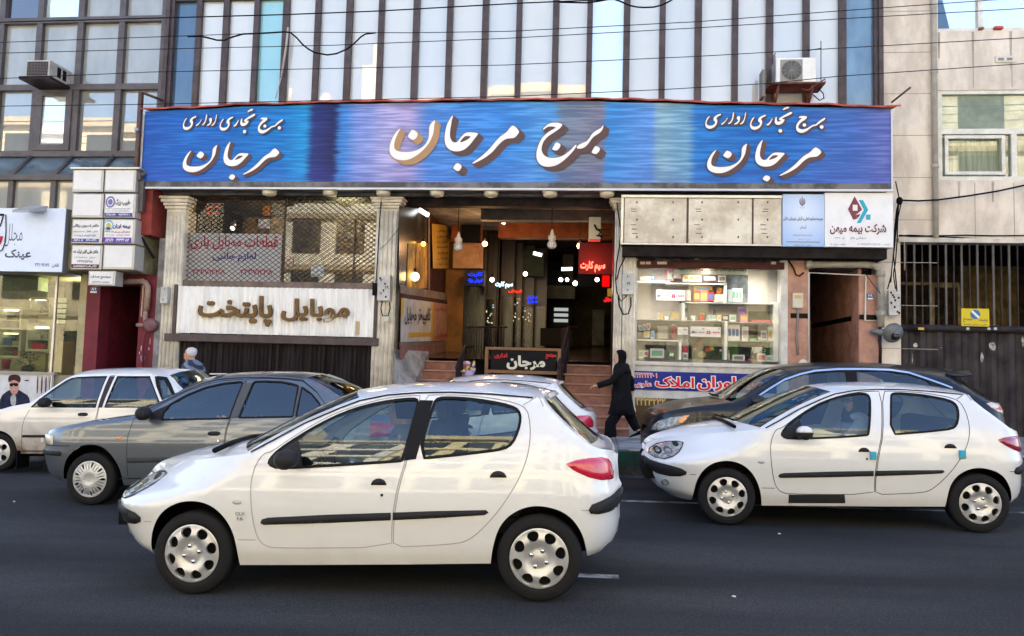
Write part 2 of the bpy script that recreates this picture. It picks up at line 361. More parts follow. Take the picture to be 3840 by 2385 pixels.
for z_, x, y, Y, lb in (('K',1172,1385,6.6,'small white paper scrap on the asphalt below the right hatchback'),('M',118,1335,7.2,'small pale scrap on the asphalt at the left edge'),('n',2752,2236,5.0,'tiny white scrap on the asphalt at the bottom right of the middle')):
    d = P(z_, x, y, 1.0)-CAM; k = 1.0
    for _ in range(20): p = CAM+d*Y; Y += (p.z-zr(p.x, p.y)-.01)/abs(d.z)*.7
    mb = MB(); mb.rings([[p+Vector((r*.016*math.cos(t*1.05+.3), r*.012*math.sin(t*1.05), h*.6)) for t in range(6)] for r, h in ((1,-.006),(.9,.004),(.4,.009))], mat('paper_scrap', (.62,.62,.60), .8)); single(mb, 'paper_scrap', lb, 'litter')
mb = MB(); sheet(mb, xs_long, [-12.2, -8, -3], lambda x, y: zr(x, -3)+.18, mat('far_paving', (.55,.52,.47), .8, var=.15)); struct(mb, 'far_pavement')
mb = MB(); mb.add([(-400,-400,-1.6),(400,-400,-1.6),(400,400,-1.6),(-400,400,-1.6)], [(0,1,2,3)], GUT); struct(mb, 'ground')
# the sunlit blocks across the street, behind the viewer: the photo shows them mirrored in glass and paint
def block(x0, x1, h, col, wcol, label, floors, nwin, band):
    t = thing('apartment_block', label, 'building', ((x0+x1)/2, -12.2, -.2), 'blocks across the street')
    m = mat('facade_'+col, wcol, .75, var=.18, vscale=1.5); dk = mat('dark_window', (.03, .035, .04), .15); fm = mat('facade_band_'+col, band, .7, var=.15)
    MB().box(x0, -22, -1.5, x1, -12.2, h, m).build('wall', t)
    MB().box(x0-.1, -22.2, h, x1+.1, -11.9, h+.5, fm).build('parapet', t)
    fh = (h-4.2)/floors
    for f in range(floors):
        z = 4.2+f*fh
        MB().box(x0, -12.21, z-.25, x1, -12.0, z+.05, fm).build('string_course', t)
        for i in range(nwin):
            a = x0+(x1-x0)*(i+.18)/nwin; b = x0+(x1-x0)*(i+.82)/nwin
            MB().box(a, -12.25, z+.75, b, -12.13, z+fh-.45, dk).build('window', t)
    for i in range(nwin):
        a = x0+(x1-x0)*(i+.1)/nwin; b = x0+(x1-x0)*(i+.9)/nwin
        MB().box(a, -12.25, .3, b, -12.14, 3.1, dk).build('shop_window', t)
    return t
block(-44, -17.5, 15.2, 'ochre', (.70, .60, .42), 'ochre brick apartment block across the street at the far left end', 3, 6, (.5, .42, .3))
_b = block(-17.4, -7.1, 16.0, 'cream', (.76, .69, .55), 'cream apartment block with a roof tower across the street facing the shuttered phone shop', 4, 4, (.45, .36, .24))
MB().box(-13.4, -15.5, 16.4, -12.3, -12.25, 18.7, mat('facade_cream', 'ffffff')).box(-12.9, -15, 18.7, -12.3, -12.6, 20.1, mat('facade_cream', 'ffffff')).box(-15.7, -16, 16.4, -14.3, -12.25, 17.05, mat('facade_cream', 'ffffff')).build('roof_tower', _b)
block(-7, -.4, 16.8, 'yellow', (.78, .65, .36), 'yellow brick apartment block across the street facing the arcade entrance', 4, 4, (.55, .45, .28))
block(-.3, 15, 15.2, 'straw', (.76, .66, .42), 'straw coloured apartment block across the street facing the gift shop', 3, 5, (.5, .42, .27))
block(15.1, 40, 17.2, 'sand', (.72, .62, .46), 'sand coloured apartment block across the street facing the concrete building', 4, 7, (.42, .34, .22))
# ================================================================== THE TOWER
FY = 14.5
xL = P('A',1203,300,FY).x; xR = P('S',318,300,FY).x
tower = thing('office_tower', 'office tower with tall pale mirror windows above a long blue banner and shops', 'building', ((xL+xR)/2, FY, .5))
FRAME = mat('bronze_frame', (.075, .058, .060), .45, .2, var=.2); BROWN = mat('brown_steel', (.10, .058, .052), .5, var=.25)
PANE = mirror_pane('pale_mirror_glass', (.56, .565, .54), .16, .012, (1, .93, .83), .06); PANE2 = mirror_pane('pale_mirror_glass_bluish', (.52, .54, .53), .17, .02, (1, .94, .85), .06)
PCY = mirror_pane('turquoise_glass', (.26, .48, .49), .14, .03, (.8, 1, 1)); PBR = mirror_pane('clean_mirror_glass', (.60, .66, .66), .38, .005, (1, 1, 1), .03)
PBL = mirror_pane('slate_blue_panel', (.060, .105, .16), .10, .08, (.8, .9, 1), .25); PBL2 = mirror_pane('stained_blue_panel', (.16, .26, .33), .12, .1, (.8, .9, 1), .6)
zt = P('Q',1300,0,FY).z+.9; zb = 6.2
MB().box(xL, FY+.05, zt, xR, FY+14, 20, mat('upper_wall', (.30, .29, .28), .6, var=.1)).box(xL, FY+4.6, 5.6, xR, FY+14, zt, SHADOWBOX).build('wall', tower)
mull = [('Q',325),('Q',502),('Q',700),('Q',890),('Q',1097),('Q',1302),('Q',1511),('Q',1739),('Q',1957),('Q',2189),('R',80),('R',319),('R',540),('R',781),('R',1013),('R',1246),('R',1485),('R',1710),('R',1948),('R',2183)]
mx = [xL+.06]+[P(z, x, 350 if z == 'Q' else 300, FY).x for z, x in mull]+[xR-.06]
for i, x in enumerate(mx):
    wd = .055 if i % 2 else .062
    MB().box(x-wd, FY-.10, zb, x+wd, FY+.02, zt, FRAME).build('mullion', tower)
zq = P('Q',520,3,FY).z
for i in range(len(mx)-1):
    m = PBL if i == 0 else PBL2 if i == len(mx)-2 else PCY if i == 3 else PBR if i == 13 else PANE2 if (i*7) % 5 < 2 else PANE
    tilt = random.uniform(-.004, .004); a, b = mx[i], mx[i+1]
    MB().quad((a, FY+tilt*2, zb), (b, FY-tilt*2, zb), (b, FY-tilt*2+random.uniform(-.012,.012), zt), (a, FY+tilt*2+random.uniform(-.012,.012), zt), m).build('window_pane', tower)
MB().box(xL, FY-.085, zq-.03, mx[4]-.06, FY+.01, zq+.05, FRAME).build('transom', tower)
MB().box(xL-.04, FY-.15, 6.0, xL+.05, FY+1, 20, FRAME).build('corner_trim', tower)
MB().box(xR-.05, FY-.15, 6.0, xR+.03, FY+.10, 20, FRAME).build('corner_trim', tower)
# wall band behind the banner, canopy soffit
SOF = mat('grimy_soffit', (.15, .145, .14), .8, var=.45, vscale=2.5)
zso = 5.02
MB().box(xL-.1, FY-.52, zso, xR, FY+.3, zso+.12, SOF).box(xL-.1, FY-.3, zso+.12, xR, FY+4.4, 6.2, SOF).build('soffit', tower)
MB().box(xL-.1, FY-.10, zso-.05, P('F',1590,300,FY).x, FY-.02, zso, mat('soffit_trim', (.11, .105, .10), .7, var=.4)).build('lintel', tower)
# pilasters: fluted stone shafts with stepped capitals
def pilaster(z, a, b, yq, ytop_cap, Yp=14.36, cap=True, bot=.42):
    x0 = P(z, a, yq, Yp).x; x1 = P(z, b, yq, Yp).x; zc = P(z, a, ytop_cap, Yp).z
    m = MB(); m.box(x0, Yp+.02, bot, x1, FY+.35, zc, CREAM); n = 5; wd = (x1-x0)/(n*1.55)
    for i in range(n):
        cx = x0+(x1-x0)*(i+.5)/n; m.tube([(cx, Yp+.02, bot+.5), (cx, Yp+.02, zc-.05)], wd*.55, CREAM, 8)
    m.box(x0-.03, Yp-.04, bot, x1+.03, Yp+.02, bot+.55, CREAM)
    o = m.build('pilaster', tower)
    if cap:
        c = MB(); h = zso-.1-zc
        for k, (f, e) in enumerate(((0, .03), (.25, .055), (.5, .09), (.78, .115))):
            c.bbox(x0-e, Yp-e, zc+h*f, x1+e, FY+.1, zc+h*(f+(.23, .24, .27, .215)[k]), CREAM, .012)
        c.build('capital', o)
    return x0, x1
pL = pilaster('E', 102, 232, 500, 190); pC = pilaster('F', -62, 88, 500, 185); pR = pilaster('F', 1592, 1665, 600, 190, cap=True)
pR2 = pilaster('G', 75, 190, 900, 470, cap=False)
# ---- shuttered phone shop on the left
sx0, sx1 = pL[1], pC[0]
zl0 = P('E',900,695,FY).z; zl1 = P('E',900,110,FY).z
LAT = mat('lattice_steel', (.03, .022, .022), .5)
MB().box(sx0, FY-.02, zl1, sx1, FY+.3, zso, DARK).build('shop_lintel', tower)
def lattice(name, x0, x1, z0, z1, Y, px, pz, r, m, parent):
    mb = MB()
    for s in (1, -1):
        k = math.floor((-(z1-z0)/pz))-1
        while True:
            # lines x = x0 + px*(k + s*(z-z0)/pz ...)
            xa = x0+k*px; k += 1
            if s > 0: p, q = (xa, z0), (xa+(z1-z0)/pz*px, z1)
            else: p, q = (xa, z1), (xa+(z1-z0)/pz*px, z0)
            if xa > x1: break
            pts = []
            dx = q[0]-p[0]; t0 = max(0, (x0-p[0])/dx); t1 = min(1, (x1-p[0])/dx)
            if t1 <= t0: continue
            f = lambda t: (p[0]+dx*t, Y+(.008 if s > 0 else -.008), p[1]+(q[1]-p[1])*t)
            mb.tube([f(t0), f(t1)], r, m, 4)
    return mb.build(name, parent)
lattice('lattice_shutter', sx0+.03, sx1-.02, zl0, zl1, FY-.04, .128, .094, .007, LAT, tower)
SG = glass('shop_glass', 'f2f1ee', .02, .9); SGM = glass('shop_glass_mirrored', 'b0b2a8', .10, .95)
xm = P('E',930,500,FY+.12).x; xa = P('E',275,500,FY+.12).x
MB().box(sx0-.02, FY+.05, zl0-.05, xa, FY+.35, zl1, mat('rust_wall', (.30, .22, .16), .8, var=.5, vscale=12)).build('shop_side_wall', tower)
MB().box(xa, FY+.118, zl0, xm-.02, FY+.122, zl1, SG).build('shop_window', tower)
MB().box(xm+.02, FY+.118, zl0, sx1, FY+.122, zl1, SGM).build('shop_window', tower)
MB().box(xm-.02, FY+.10, zl0, xm+.02, FY+.15, zl1, FRAME).build('window_bar', tower)
xq = P('E',1418,500,FY+.12).x
MB().box(xq-.012, FY+.10, zl0, xq+.012, FY+.15, zl1-.4, FRAME).build('window_bar', tower)
mb = MB(); mb.box(sx0, FY+2.4, .5, sx1, FY+2.5, zso, mat('shop_back_wall', (.34, .24, .14), .8, stain=(.07, .05, .035), vscale=7)); mb.box(sx0, FY+.15, zl0-.4, sx1, FY+2.4, zl0-.3, SHADOWBOX); mb.box(sx0-.15, FY+.3, .5, sx0, FY+2.4, zso, SHADOWBOX); mb.box(sx1, FY+.4, .5, sx1+.02, FY+2.4, zso, SHADOWBOX); mb.build('shop_interior', tower)
mb = MB(); mb.box(sx0-.02, FY-.09, P('E',900,738,FY-.09).z, sx1+.02, FY+.1, zl0-.005, mat('dull_brown_rail', (.16, .12, .10), .6, var=.3)); mb.build('shutter_rail', tower)
# roller shutter half way: white corrugated panel, dark rail, dark folded doors below
xc0, zc0, xc1, zc1 = RC('E', 192, 1062, 1556, 735, FY-.12)
CORR = mat('corrugated_white', (.82, .81, .79), .5, var=.10, vscale=1.2, stretch=(6, 1, .6))
def corrugated(mb, x0, x1, z0, z1, Y, pitch, amp, m, trap=False):
    n = int((x1-x0)/pitch*8); vs = []
    for i in range(n+1):
        x = x0+(x1-x0)*i/n; ph = (x-x0)/pitch*2*math.pi; s = math.sin(ph); s = max(-1, min(1, s*2.6)) if trap else s
        vs += [(x, Y-amp*s, z0), (x, Y-amp*s, z1)]
    mb.add(vs, [(2*i, 2*i+2, 2*i+3, 2*i+1) for i in range(n)], m, not trap); return mb
mb = MB(); corrugated(mb, xc0, xc1, zc0, zc1, FY-.12, .125, .03, CORR); mb.build('corrugated_panel', tower)
MB().box(xc0-.07, FY-.16, zc0-.02, xc0, FY+.05, zc1+.03, FRAME).build('panel_frame', tower); MB().box(xc1, FY-.16, zc0-.02, xc1+.06, FY+.05, zc1+.03, FRAME).build('panel_frame', tower)
MB().bbox(xc0-.2, FY-.2, zc0-.17, xc1+.12, FY+.02, zc0-.02, FRAME, .01).build('panel_rail', tower)
DKP = mat('dark_folding_door', (.020, .015, .016), .6, var=.5, vscale=1.5, stretch=(6, 1, .4))
mb = MB(); corrugated(mb, sx0, sx1, .42, zc0-.17, FY-.06, .09, .012, DKP, True); mb.build('folding_door', tower)
for a, b in ((490, 845), (880, 1215)):
    x0 = P('E',a,1200,FY-.09).x; x1 = P('E',b,1200,FY-.09).x; z1 = P('E',a,1108,FY-.09).z
    mb = MB()
    mb.frame(x0, .5, x1, z1, FY-.11, FY-.075, .05, DKP)
    mb.box(x0+.12, FY-.085, z1+.02, x1-.1, FY-.078, z1+.10, SHADOWBOX); mb.build('door_frame', tower)
kz = RC('E', 1430, 1058, 1455, 968, FY-.14); MB().box(kz[0], FY-.15, kz[1], kz[2], FY-.12, kz[3], mat('brass_lock', (.30, .25, .17), .4, .6)).build('lock_plate', tower)
for s, r in (('موبایل', (910, 972, 1382, 812)), ('پایتخت', (335, 1000, 845, 788))):
    mb = MB(); rc = RC('E', *r, FY-.2); text(mb, s, rc, FY-.14, mat('gold_letter', (.15, .078, .022), .45, var=.2), bold=.028, depth=.06)
    single(mb, 'shop_lettering', 'chunky gold brown raised letters spelling '+('موبایل' if s[0] == 'م' else 'پایتخت')+' on the white corrugated shutter', 'lettering', 'raised letters on the shutter')
_l = bpy.data.lights.new('phone_shop_fill', 'POINT'); _l.energy = 55; _l.color = (1,.80,.55); _l.shadow_soft_size = .3; _o = bpy.data.objects.new('phone_shop_fill', _l); COL.objects.link(_o); _o.location = (sx0+2.9, FY+1.3, zl1-.3)  # added fill light apart from the spot lamps, brightens the back wall
# film with red and blue writing inside the left window
rc = RC('E', 276, 690, 912, 362, FY+.10); mb = MB(); mb.box(rc[0], FY+.09, rc[1], rc[2], FY+.098, rc[3], mat('grey_film', (.50, .50, .51), .6, var=.05))
RED = mat('sign_red', (.42, .02, .05), .5); BLU = mat('sign_blue', (.03, .03, .22), .5)
pl = thing('window_sign', 'grey sheet with red and blue writing and phone numbers behind the lattice', 'sign', (rc[0], FY+.1, rc[1])); mb.build('sheet', pl)
for nm, s, r, m in (('heading','قطعات موبایل یاری',(285,475,890,375),RED),('subheading','لوازم جانبی',(438,562,738,490),BLU),('phone_number','۴۴۲۷۱۲۳۸',(298,645,525,608),RED),('phone_number','۴۴۳۷۱۲۳۸',(630,645,852,608),RED)):
    mb = MB(); text(mb, s, RC('E', *r, FY+.09), FY+.09, m, bold=.02); mb.build(nm, pl)
# poster scraps, spot lamps and red neon inside that shop
rc = RC('E', 325, 232, 480, 165, FY+.6); mb = MB(); text(mb, 'تعمیرات', (rc[0],(rc[1]+rc[3])/2+.02,rc[2],rc[3]), FY+.6, glow('neon_red_dim','d83018',.35), bold=.02); text(mb, '۴۴۰۱۵۲', (rc[0]+.02,rc[1],rc[2],(rc[1]+rc[3])/2-.03), FY+.6, glow('neon_red_dim','d83018',.35), bold=.02)
single(mb, 'neon_sign', 'dim red neon writing at the upper left behind the lattice', 'neon sign')
SPOT = glow('spot_white', 'fff4dd', 1.2)
for x, y, r, lb in ((292,250,.03,'smallest bright spot lamp behind the lattice, nearest the left pilaster'),(432,295,.065,'middle bright spot lamp behind the lattice'),(575,325,.05,'rightmost bright spot lamp behind the lattice')):
    c = P('E', x, y, FY+1.2); mb = MB(); mb.ball(c, r, SPOT, 10); mb.lathe([(r*.7,.02),(r*1.5,.09),(r*.5,.2)], c, (0,.4,1), STEEL, 12); single(mb, 'spot_lamp', lb, 'lamp', 'spot lamps in the phone shop')
for x0,y0,x1,y1,c,lb in ((755,325,835,262,(.55,.50,.48),'pale photo print stuck to the shop window below an orange one'),(785,238,835,170,(.50,.18,.04),'orange flower print at the top of the lattice window'),(940,580,995,520,(.62,.48,.36),'small framed print low behind the right half of the lattice'),(1118,660,1210,580,(.60,.62,.62),'white paper sheet low behind the right half of the lattice')):
    rc = RC('E', x0, y1 if y1 > y0 else y0, x1, y0 if y1 > y0 else y1, FY+.1); mb = MB(); mb.box(rc[0], FY+.095, min(rc[1],rc[3]), rc[2], FY+.1, max(rc[1],rc[3]), mat('print_%d' % x0, c, .5, var=.5, vscale=14)); single(mb, 'photo_print', lb, 'print')

def interp_(xs, ys, x):
    for i in range(1, len(xs)):
        if x <= xs[i]: t = max(0, (x-xs[i-1])/(xs[i]-xs[i-1])); return ys[i-1]+(ys[i]-ys[i-1])*t
    return ys[-1]
# ---- the blue banner
BY = 14.0
bx0, bz0, bx1, bz1 = -8.89, 5.03, 5.345, 6.53
def banner_mat():
    m = mat('banner_print', (.1, .3, .6), .42); t = m.node_tree; b = t.nodes['Principled BSDF']; tc = t.nodes.new('ShaderNodeTexCoord'); sx = t.nodes.new('ShaderNodeSeparateXYZ'); t.links.new(tc.outputs['Object'], sx.inputs[0])
    n0 = t.nodes.new('ShaderNodeTexNoise'); n0.inputs['Scale'].default_value = 1; n0.inputs['Detail'].default_value = 3; mp = t.nodes.new('ShaderNodeMapping'); mp.inputs['Scale'].default_value = (.9, 1, 26); t.links.new(tc.outputs['Object'], mp.inputs[0]); t.links.new(mp.outputs[0], n0.inputs['Vector'])
    ad = t.nodes.new('ShaderNodeMath'); ad.operation = 'MULTIPLY_ADD'; ad.inputs[1].default_value = 1/(bx1-bx0); ad.inputs[2].default_value = -bx0/(bx1-bx0)-.011; t.links.new(sx.outputs[0], ad.inputs[0])
    a2 = t.nodes.new('ShaderNodeMath'); a2.operation = 'MULTIPLY_ADD'; a2.inputs[1].default_value = .022; t.links.new(n0.outputs['Fac'], a2.inputs[0]); t.links.new(ad.outputs[0], a2.inputs[2])
    r = t.nodes.new('ShaderNodeValToRGB'); cr = r.color_ramp; cr.interpolation = 'EASE'
    st = [(0,'1d57ab'),(.08,'1a63b6'),(.2,'1773bd'),(.232,'1b8ac8'),(.245,'22306f'),(.275,'1c2458'),(.285,'3a7cc4'),(.315,'7f8fcc'),(.35,'a29fcd'),(.375,'9a92c0'),(.41,'4d86cf'),(.5,'3a7fcb'),(.57,'4f92d0'),(.585,'67788f'),(.635,'75758a'),(.645,'3f86c9'),(.70,'5a8ccf'),(.71,'7fa3b8'),(.745,'6b9ab8'),(.76,'2470bb'),(.86,'1c66b4'),(.94,'3c66b0'),(1,'5a66aa')]
    while len(cr.elements) < len(st): cr.elements.new(.5)
    for e, (p, c) in zip(cr.elements, st): e.position = p; e.color = (*lin(c), 1)
    t.links.new(a2.outputs[0], r.inputs[0])
    n1 = t.nodes.new('ShaderNodeTexNoise'); n1.inputs['Scale'].default_value = 1; n1.inputs['Detail'].default_value = 4; m2 = t.nodes.new('ShaderNodeMapping'); m2.inputs['Scale'].default_value = (1.2, 1, 21); t.links.new(tc.outputs['Object'], m2.inputs[0]); t.links.new(m2.outputs[0], n1.inputs['Vector'])
    r2 = t.nodes.new('ShaderNodeValToRGB'); e = r2.color_ramp.elements; e[0].position = .43; e[1].position = .5; e[0].color = (.34,.46,.62,1); e[1].color = (.72,.77,.84,1); e2 = r2.color_ramp.elements.new(.60); e2.color = (1.7,1.55,1.4,1); t.links.new(n1.outputs['Fac'], r2.inputs[0])
    mx = t.nodes.new('ShaderNodeMix'); mx.data_type = 'RGBA'; mx.blend_type = 'MULTIPLY'; mx.inputs[0].default_value = .48; t.links.new(r.outputs[0], mx.inputs[6]); t.links.new(r2.outputs[0], mx.inputs[7])
    # purple reflections printed along the foot of the picture
    n3 = t.nodes.new('ShaderNodeMapRange'); n3.inputs['From Min'].default_value = bz0+.55; n3.inputs['From Max'].default_value = bz0; n3.inputs['To Max'].default_value = .5; t.links.new(sx.outputs[2], n3.inputs['Value'])
    mu = t.nodes.new('ShaderNodeMath'); mu.operation = 'MULTIPLY'; t.links.new(n3.outputs[0], mu.inputs[0]); t.links.new(n0.outputs['Fac'], mu.inputs[1])
    m3 = t.nodes.new('ShaderNodeMix'); m3.data_type = 'RGBA'; t.links.new(mu.outputs[0], m3.inputs[0]); t.links.new(mx.outputs[2], m3.inputs[6]); m3.inputs[7].default_value = (*lin('4a4ab0'), 1)
    t.links.new(m3.outputs[2], b.inputs['Base Color']); return m
banner = thing('shop_banner', 'long blue water print banner with white calligraphy over the arcade', 'sign', (0, BY, 0))
btop = lambda x: interp_([-8.9,-7.8,-6.8,-5.2,-3.3,-1.5,-.1,.8,2.0,3.5,5.4], [6.56,6.60,6.645,6.68,6.69,6.70,6.695,6.666,6.616,6.573,6.508], x)
nx = 60; vs = []
for i in range(nx+1):       # the stretched sheet sags and bellies a little along its upper edge
    x = bx0+(bx1-bx0)*i/nx; zz = btop(x)+.008*math.sin(i*.9)
    for k in range(9):
        f = k/8; vs.append((x, BY+.02*math.sin(i*.55+k*.3)*f*(1-f)*2-.02*f*(1-f), bz0+(zz-bz0)*f))
mb = MB(); mb.add(vs, [(i*9+k, (i+1)*9+k, (i+1)*9+k+1, i*9+k+1) for i in range(nx) for k in range(8)], banner_mat(), True); mb.build('printed_sheet', banner)
MB().box(bx0, BY+.03, bz0, bx1, BY+.4, bz1-.14, DARK).build('backing_frame', banner)
WT = mat('banner_trim', (.62, .63, .66), .4)
MB().box(bx0-.02, BY-.025, bz0-.035, bx1+.03, BY+.03, bz0, WT).box(bx1, BY-.025, bz0, bx1+.025, BY+.03, bz1-.1, WT).box(bx0-.035, BY-.02, bz0, bx0, BY+.1, bz1-.05, STEEL).build('trim', banner)
LW = mat('letter_white', (.82, .80, .78), .5); LS = mat('letter_brown', (.11, .065, .062), .55); LSO = mat('letter_tan', (.42, .25, .13), .55)
NUN = [[(295,303),(270,345),(235,420),(205,490),(188,560),(186,620),(200,665),(240,695),(310,710),(400,713),(500,705),(590,680),(680,630),(750,560),(790,470),(800,380),(800,280),(815,240),(850,190),(890,158),(905,160),(900,190),(888,240),(882,320),(868,400),(840,470),(800,550),(740,630),(660,710),(570,780),(480,830),(400,855),(310,857),(230,840),(160,800),(115,740),(102,670),(110,590),(140,500),(185,410),(235,345),(275,310)]]
NDOT = [[(510,318),(575,350),(605,400),(580,460),(530,508),(470,480),(420,440),(450,390),(490,330)]]
JA = [[(1215,70),(1218,90),(1195,150),(1190,200),(1170,300),(1160,420),(1175,480),(1205,530),(1245,545),(1290,540),(1340,470),(1400,400),(1450,370),(1520,365),(1590,370),(1655,378),(1650,410),(1600,470),(1540,550),(1480,620),(1400,680),(1310,703),(1210,695),(1140,660),(1090,600),(1070,520),(1070,430),(1085,330),(1110,230),(1150,150),(1195,80)],[(1330,545),(1400,530),(1480,490),(1530,445),(1510,430),(1440,430),(1410,445),(1370,490)]]
JDOT = [[(1295,900),(1350,930),(1375,965),(1340,1030),(1300,1055),(1250,1020),(1215,995),(1250,930)]]
MR = [[(2260,238),(2320,275),(2365,330),(2378,360),(2350,410),(2290,468),(2220,472),(2150,480),(2080,520),(2000,600),(1930,690),(1850,760),(1750,830),(1650,880),(1570,918),(1545,910),(1600,870),(1700,800),(1790,720),(1870,640),(1950,540),(2030,450),(2100,400),(2160,360),(2210,290)]]
BJ = [[(475,430),(500,390),(570,320),(650,272),(760,262),(860,268),(920,290),(940,315),(920,355),(870,410),(780,470),(680,535),(600,590),(530,660),(480,740),(452,830),(448,920),(480,1000),(540,1060),(620,1090),(720,1098),(840,1085),(960,1040),(1060,970),(1150,890),(1220,810),(1270,775),(1278,790),(1255,850),(1190,940),(1100,1040),(980,1150),(860,1240),(740,1290),(600,1308),(480,1290),(400,1240),(345,1160),(325,1060),(330,950),(360,830),(400,730),(450,640),(520,560),(600,490),(700,430),(790,385),(760,365),(680,352),(600,360),(540,395),(495,438)]]
BR = [[(1900,310),(1908,350),(1890,420),(1840,490),(1760,545),(1680,590),(1620,660),(1560,750),(1500,820),(1420,870),(1340,882),(1280,875),(1280,830),(1330,780),(1420,740),(1510,705),(1570,640),(1620,550),(1690,480),(1790,420),(1860,380)]]
BD1 = [[(790,725),(860,745),(905,790),(870,870),(810,925),(750,920),(690,895),(720,840),(765,765)]]; BD2 = [[(1720,815),(1790,835),(1830,875),(1810,940),(1740,1010),(1680,1000),(1620,970),(1660,900),(1700,830)]]
def disc(x, y, r): return [[(x+r*math.cos(a*math.pi/5), y+r*.95*math.sin(a*math.pi/5)) for a in range(10)]]
SMALL = [[[(1815,270),(1830,235),(1880,228),(1960,232),(1970,260),(1930,300),(1860,345),(1820,390),(1805,430),(1830,465),(1890,478),(1960,460),(2020,425),(2070,390),(2130,385),(2170,340),(2220,300),(2290,262),(2305,270),(2290,300),(2230,335),(2180,375),(2130,410),(2080,415),(2030,450),(1970,500),(1900,535),(1830,535),(1780,500),(1765,440),(1780,380),(1830,310),(1880,265),(1840,262)]],
 disc(1920,395,34), disc(2235,430,36), disc(1482,500,36), [[(1520,118),(1560,75),(1640,55),(1640,90),(1590,100),(1540,124)]],
 [[(1700,165),(1690,190),(1620,225),(1540,260),(1500,285),(1560,290),(1560,310),(1520,370),(1450,395),(1400,385),(1375,340),(1390,260),(1420,235),(1415,300),(1425,330),(1460,335),(1500,315),(1455,300),(1460,275),(1520,235),(1600,190),(1670,155)]],
 [[(1345,275),(1335,300),(1300,370),(1260,405),(1220,395),(1260,370),(1300,330),(1325,280)]],
 [[(860,165),(850,230),(835,300),(800,370),(750,388),(745,375),(790,340),(825,280),(835,200),(845,165)]], [[(745,235),(750,270),(740,330),(700,375),(640,390),(640,375),(690,345),(720,310),(690,285),(690,250),(715,230)]],
 [[(640,165),(635,230),(615,310),(580,365),(530,378),(530,365),(575,335),(605,280),(615,200),(620,165)]], [[(525,260),(515,290),(470,350),(420,390),(395,380),(440,350),(490,310),(510,265)]]]
_ya = [(1020,240),(975,310),(950,370),(960,410),(1010,430),(1070,420),(1110,385),(1110,350),(1075,330),(1080,280),(1130,235),(1215,205),(1220,230),(1160,255),(1125,290),(1150,320),(1150,370),(1120,430),(1060,475),(1000,485),(945,460),(925,400),(940,330),(980,265)]
SMALL += [[_ya], [[(x-815, y-18) for x, y in _ya]]]
def calligraphy(shapes, fn, m_sh, sx, sz, name, edge=.012, steps=6):
    """white letters over a slanted brown relief; fn maps traced units to banner (X, Z)"""
    top = MB(); rel = MB(); q = 0
    for loops in shapes:
        W = [[fn(*p) for p in smooth_loop(l, 2)] for l in loops]
        W = [l if area(l) > 0 else l[::-1] for l in W]
        top.poly(W, lambda a, b, q=q: (a, BY-.034-.0003*q, b), LW)
        G = grow(W[0], edge)
        for k in range(steps+1):
            f = k/steps
            rel.poly([[(a+sx*f, b-sz*f) for a, b in G]], lambda a, b, k=k, q=q: (a, BY-.030+.0012*k+.0001*q, b), m_sh)
        q += 1
    rel.build(name+'_relief', banner); top.build(name, banner)
def fa(x, y): p = P('a', x, y, BY); return p.x, p.z
def fb(x, y): p = P('b', x, y, BY); return p.x, p.z
def fc(x, y): p = P('c', x, y, BY); return p.x, p.z
def fitter(src, dst):
    x0, y0, x1, y1 = src; X0, Z0, X1, Z1 = dst
    return lambda x, y: (X0+(x-x0)/(x1-x0)*(X1-X0), Z1-(y-y0)/(y1-y0)*(Z1-Z0))
calligraphy([NUN, NDOT], fa, LSO, .10, .075, 'calligraphy_letter'); calligraphy([JA, JDOT, MR], fa, LS, .10, .075, 'calligraphy_letter')
calligraphy([BJ, BD1, BR, BD2], fb, LS, .10, .075, 'calligraphy_letter')
low = (102, 70, 2378, 1055)
calligraphy([NUN, NDOT, JA, JDOT, MR], fitter(low, RC('n', 2650, 683, 3078, 527, BY)), LS, .07, .05, 'calligraphy_letter', .010)
calligraphy([NUN, NDOT, JA, JDOT, MR], fitter(low, RC('C', 315, 545, 915, 305, BY)), LS, .06, .045, 'calligraphy_letter', .010)
calligraphy(SMALL, fc, LS, .025, .02, 'small_calligraphy', .008, 2)
calligraphy(SMALL, fitter((105, 55, 2305, 537), RC('C', 315, 255, 940, 100, BY)), LS, .02, .015, 'small_calligraphy', .006, 2)
# buckled red flashing along the top of the banner
RF = mat('faded_red_sheet', (.40, .075, .06), .55, var=.35, vscale=3); vs = []; n = 90
for i in range(n+1):
    x = bx0-.05+(bx1-bx0+.2)*i/n; zz = btop(x)+.012*math.sin(i*.6)*math.sin(i*.13)+.008*math.sin(i*1.7)+.022+.03*math.exp(-((x-.75)/.35)**2)
    vs += [(x, BY-.07-.01*math.sin(i*.8), zz-.012), (x, BY-.08, zz+.018), (x, FY+.0, zz+.10)]
mb = MB(); mb.add(vs, [(i*3+k, (i+1)*3+k, (i+1)*3+k+1, i*3+k+1) for i in range(n) for k in (0, 1)], RF, True)
single(mb, 'roof_flashing', 'buckled faded red metal flashing along the top of the blue banner', 'flashing')
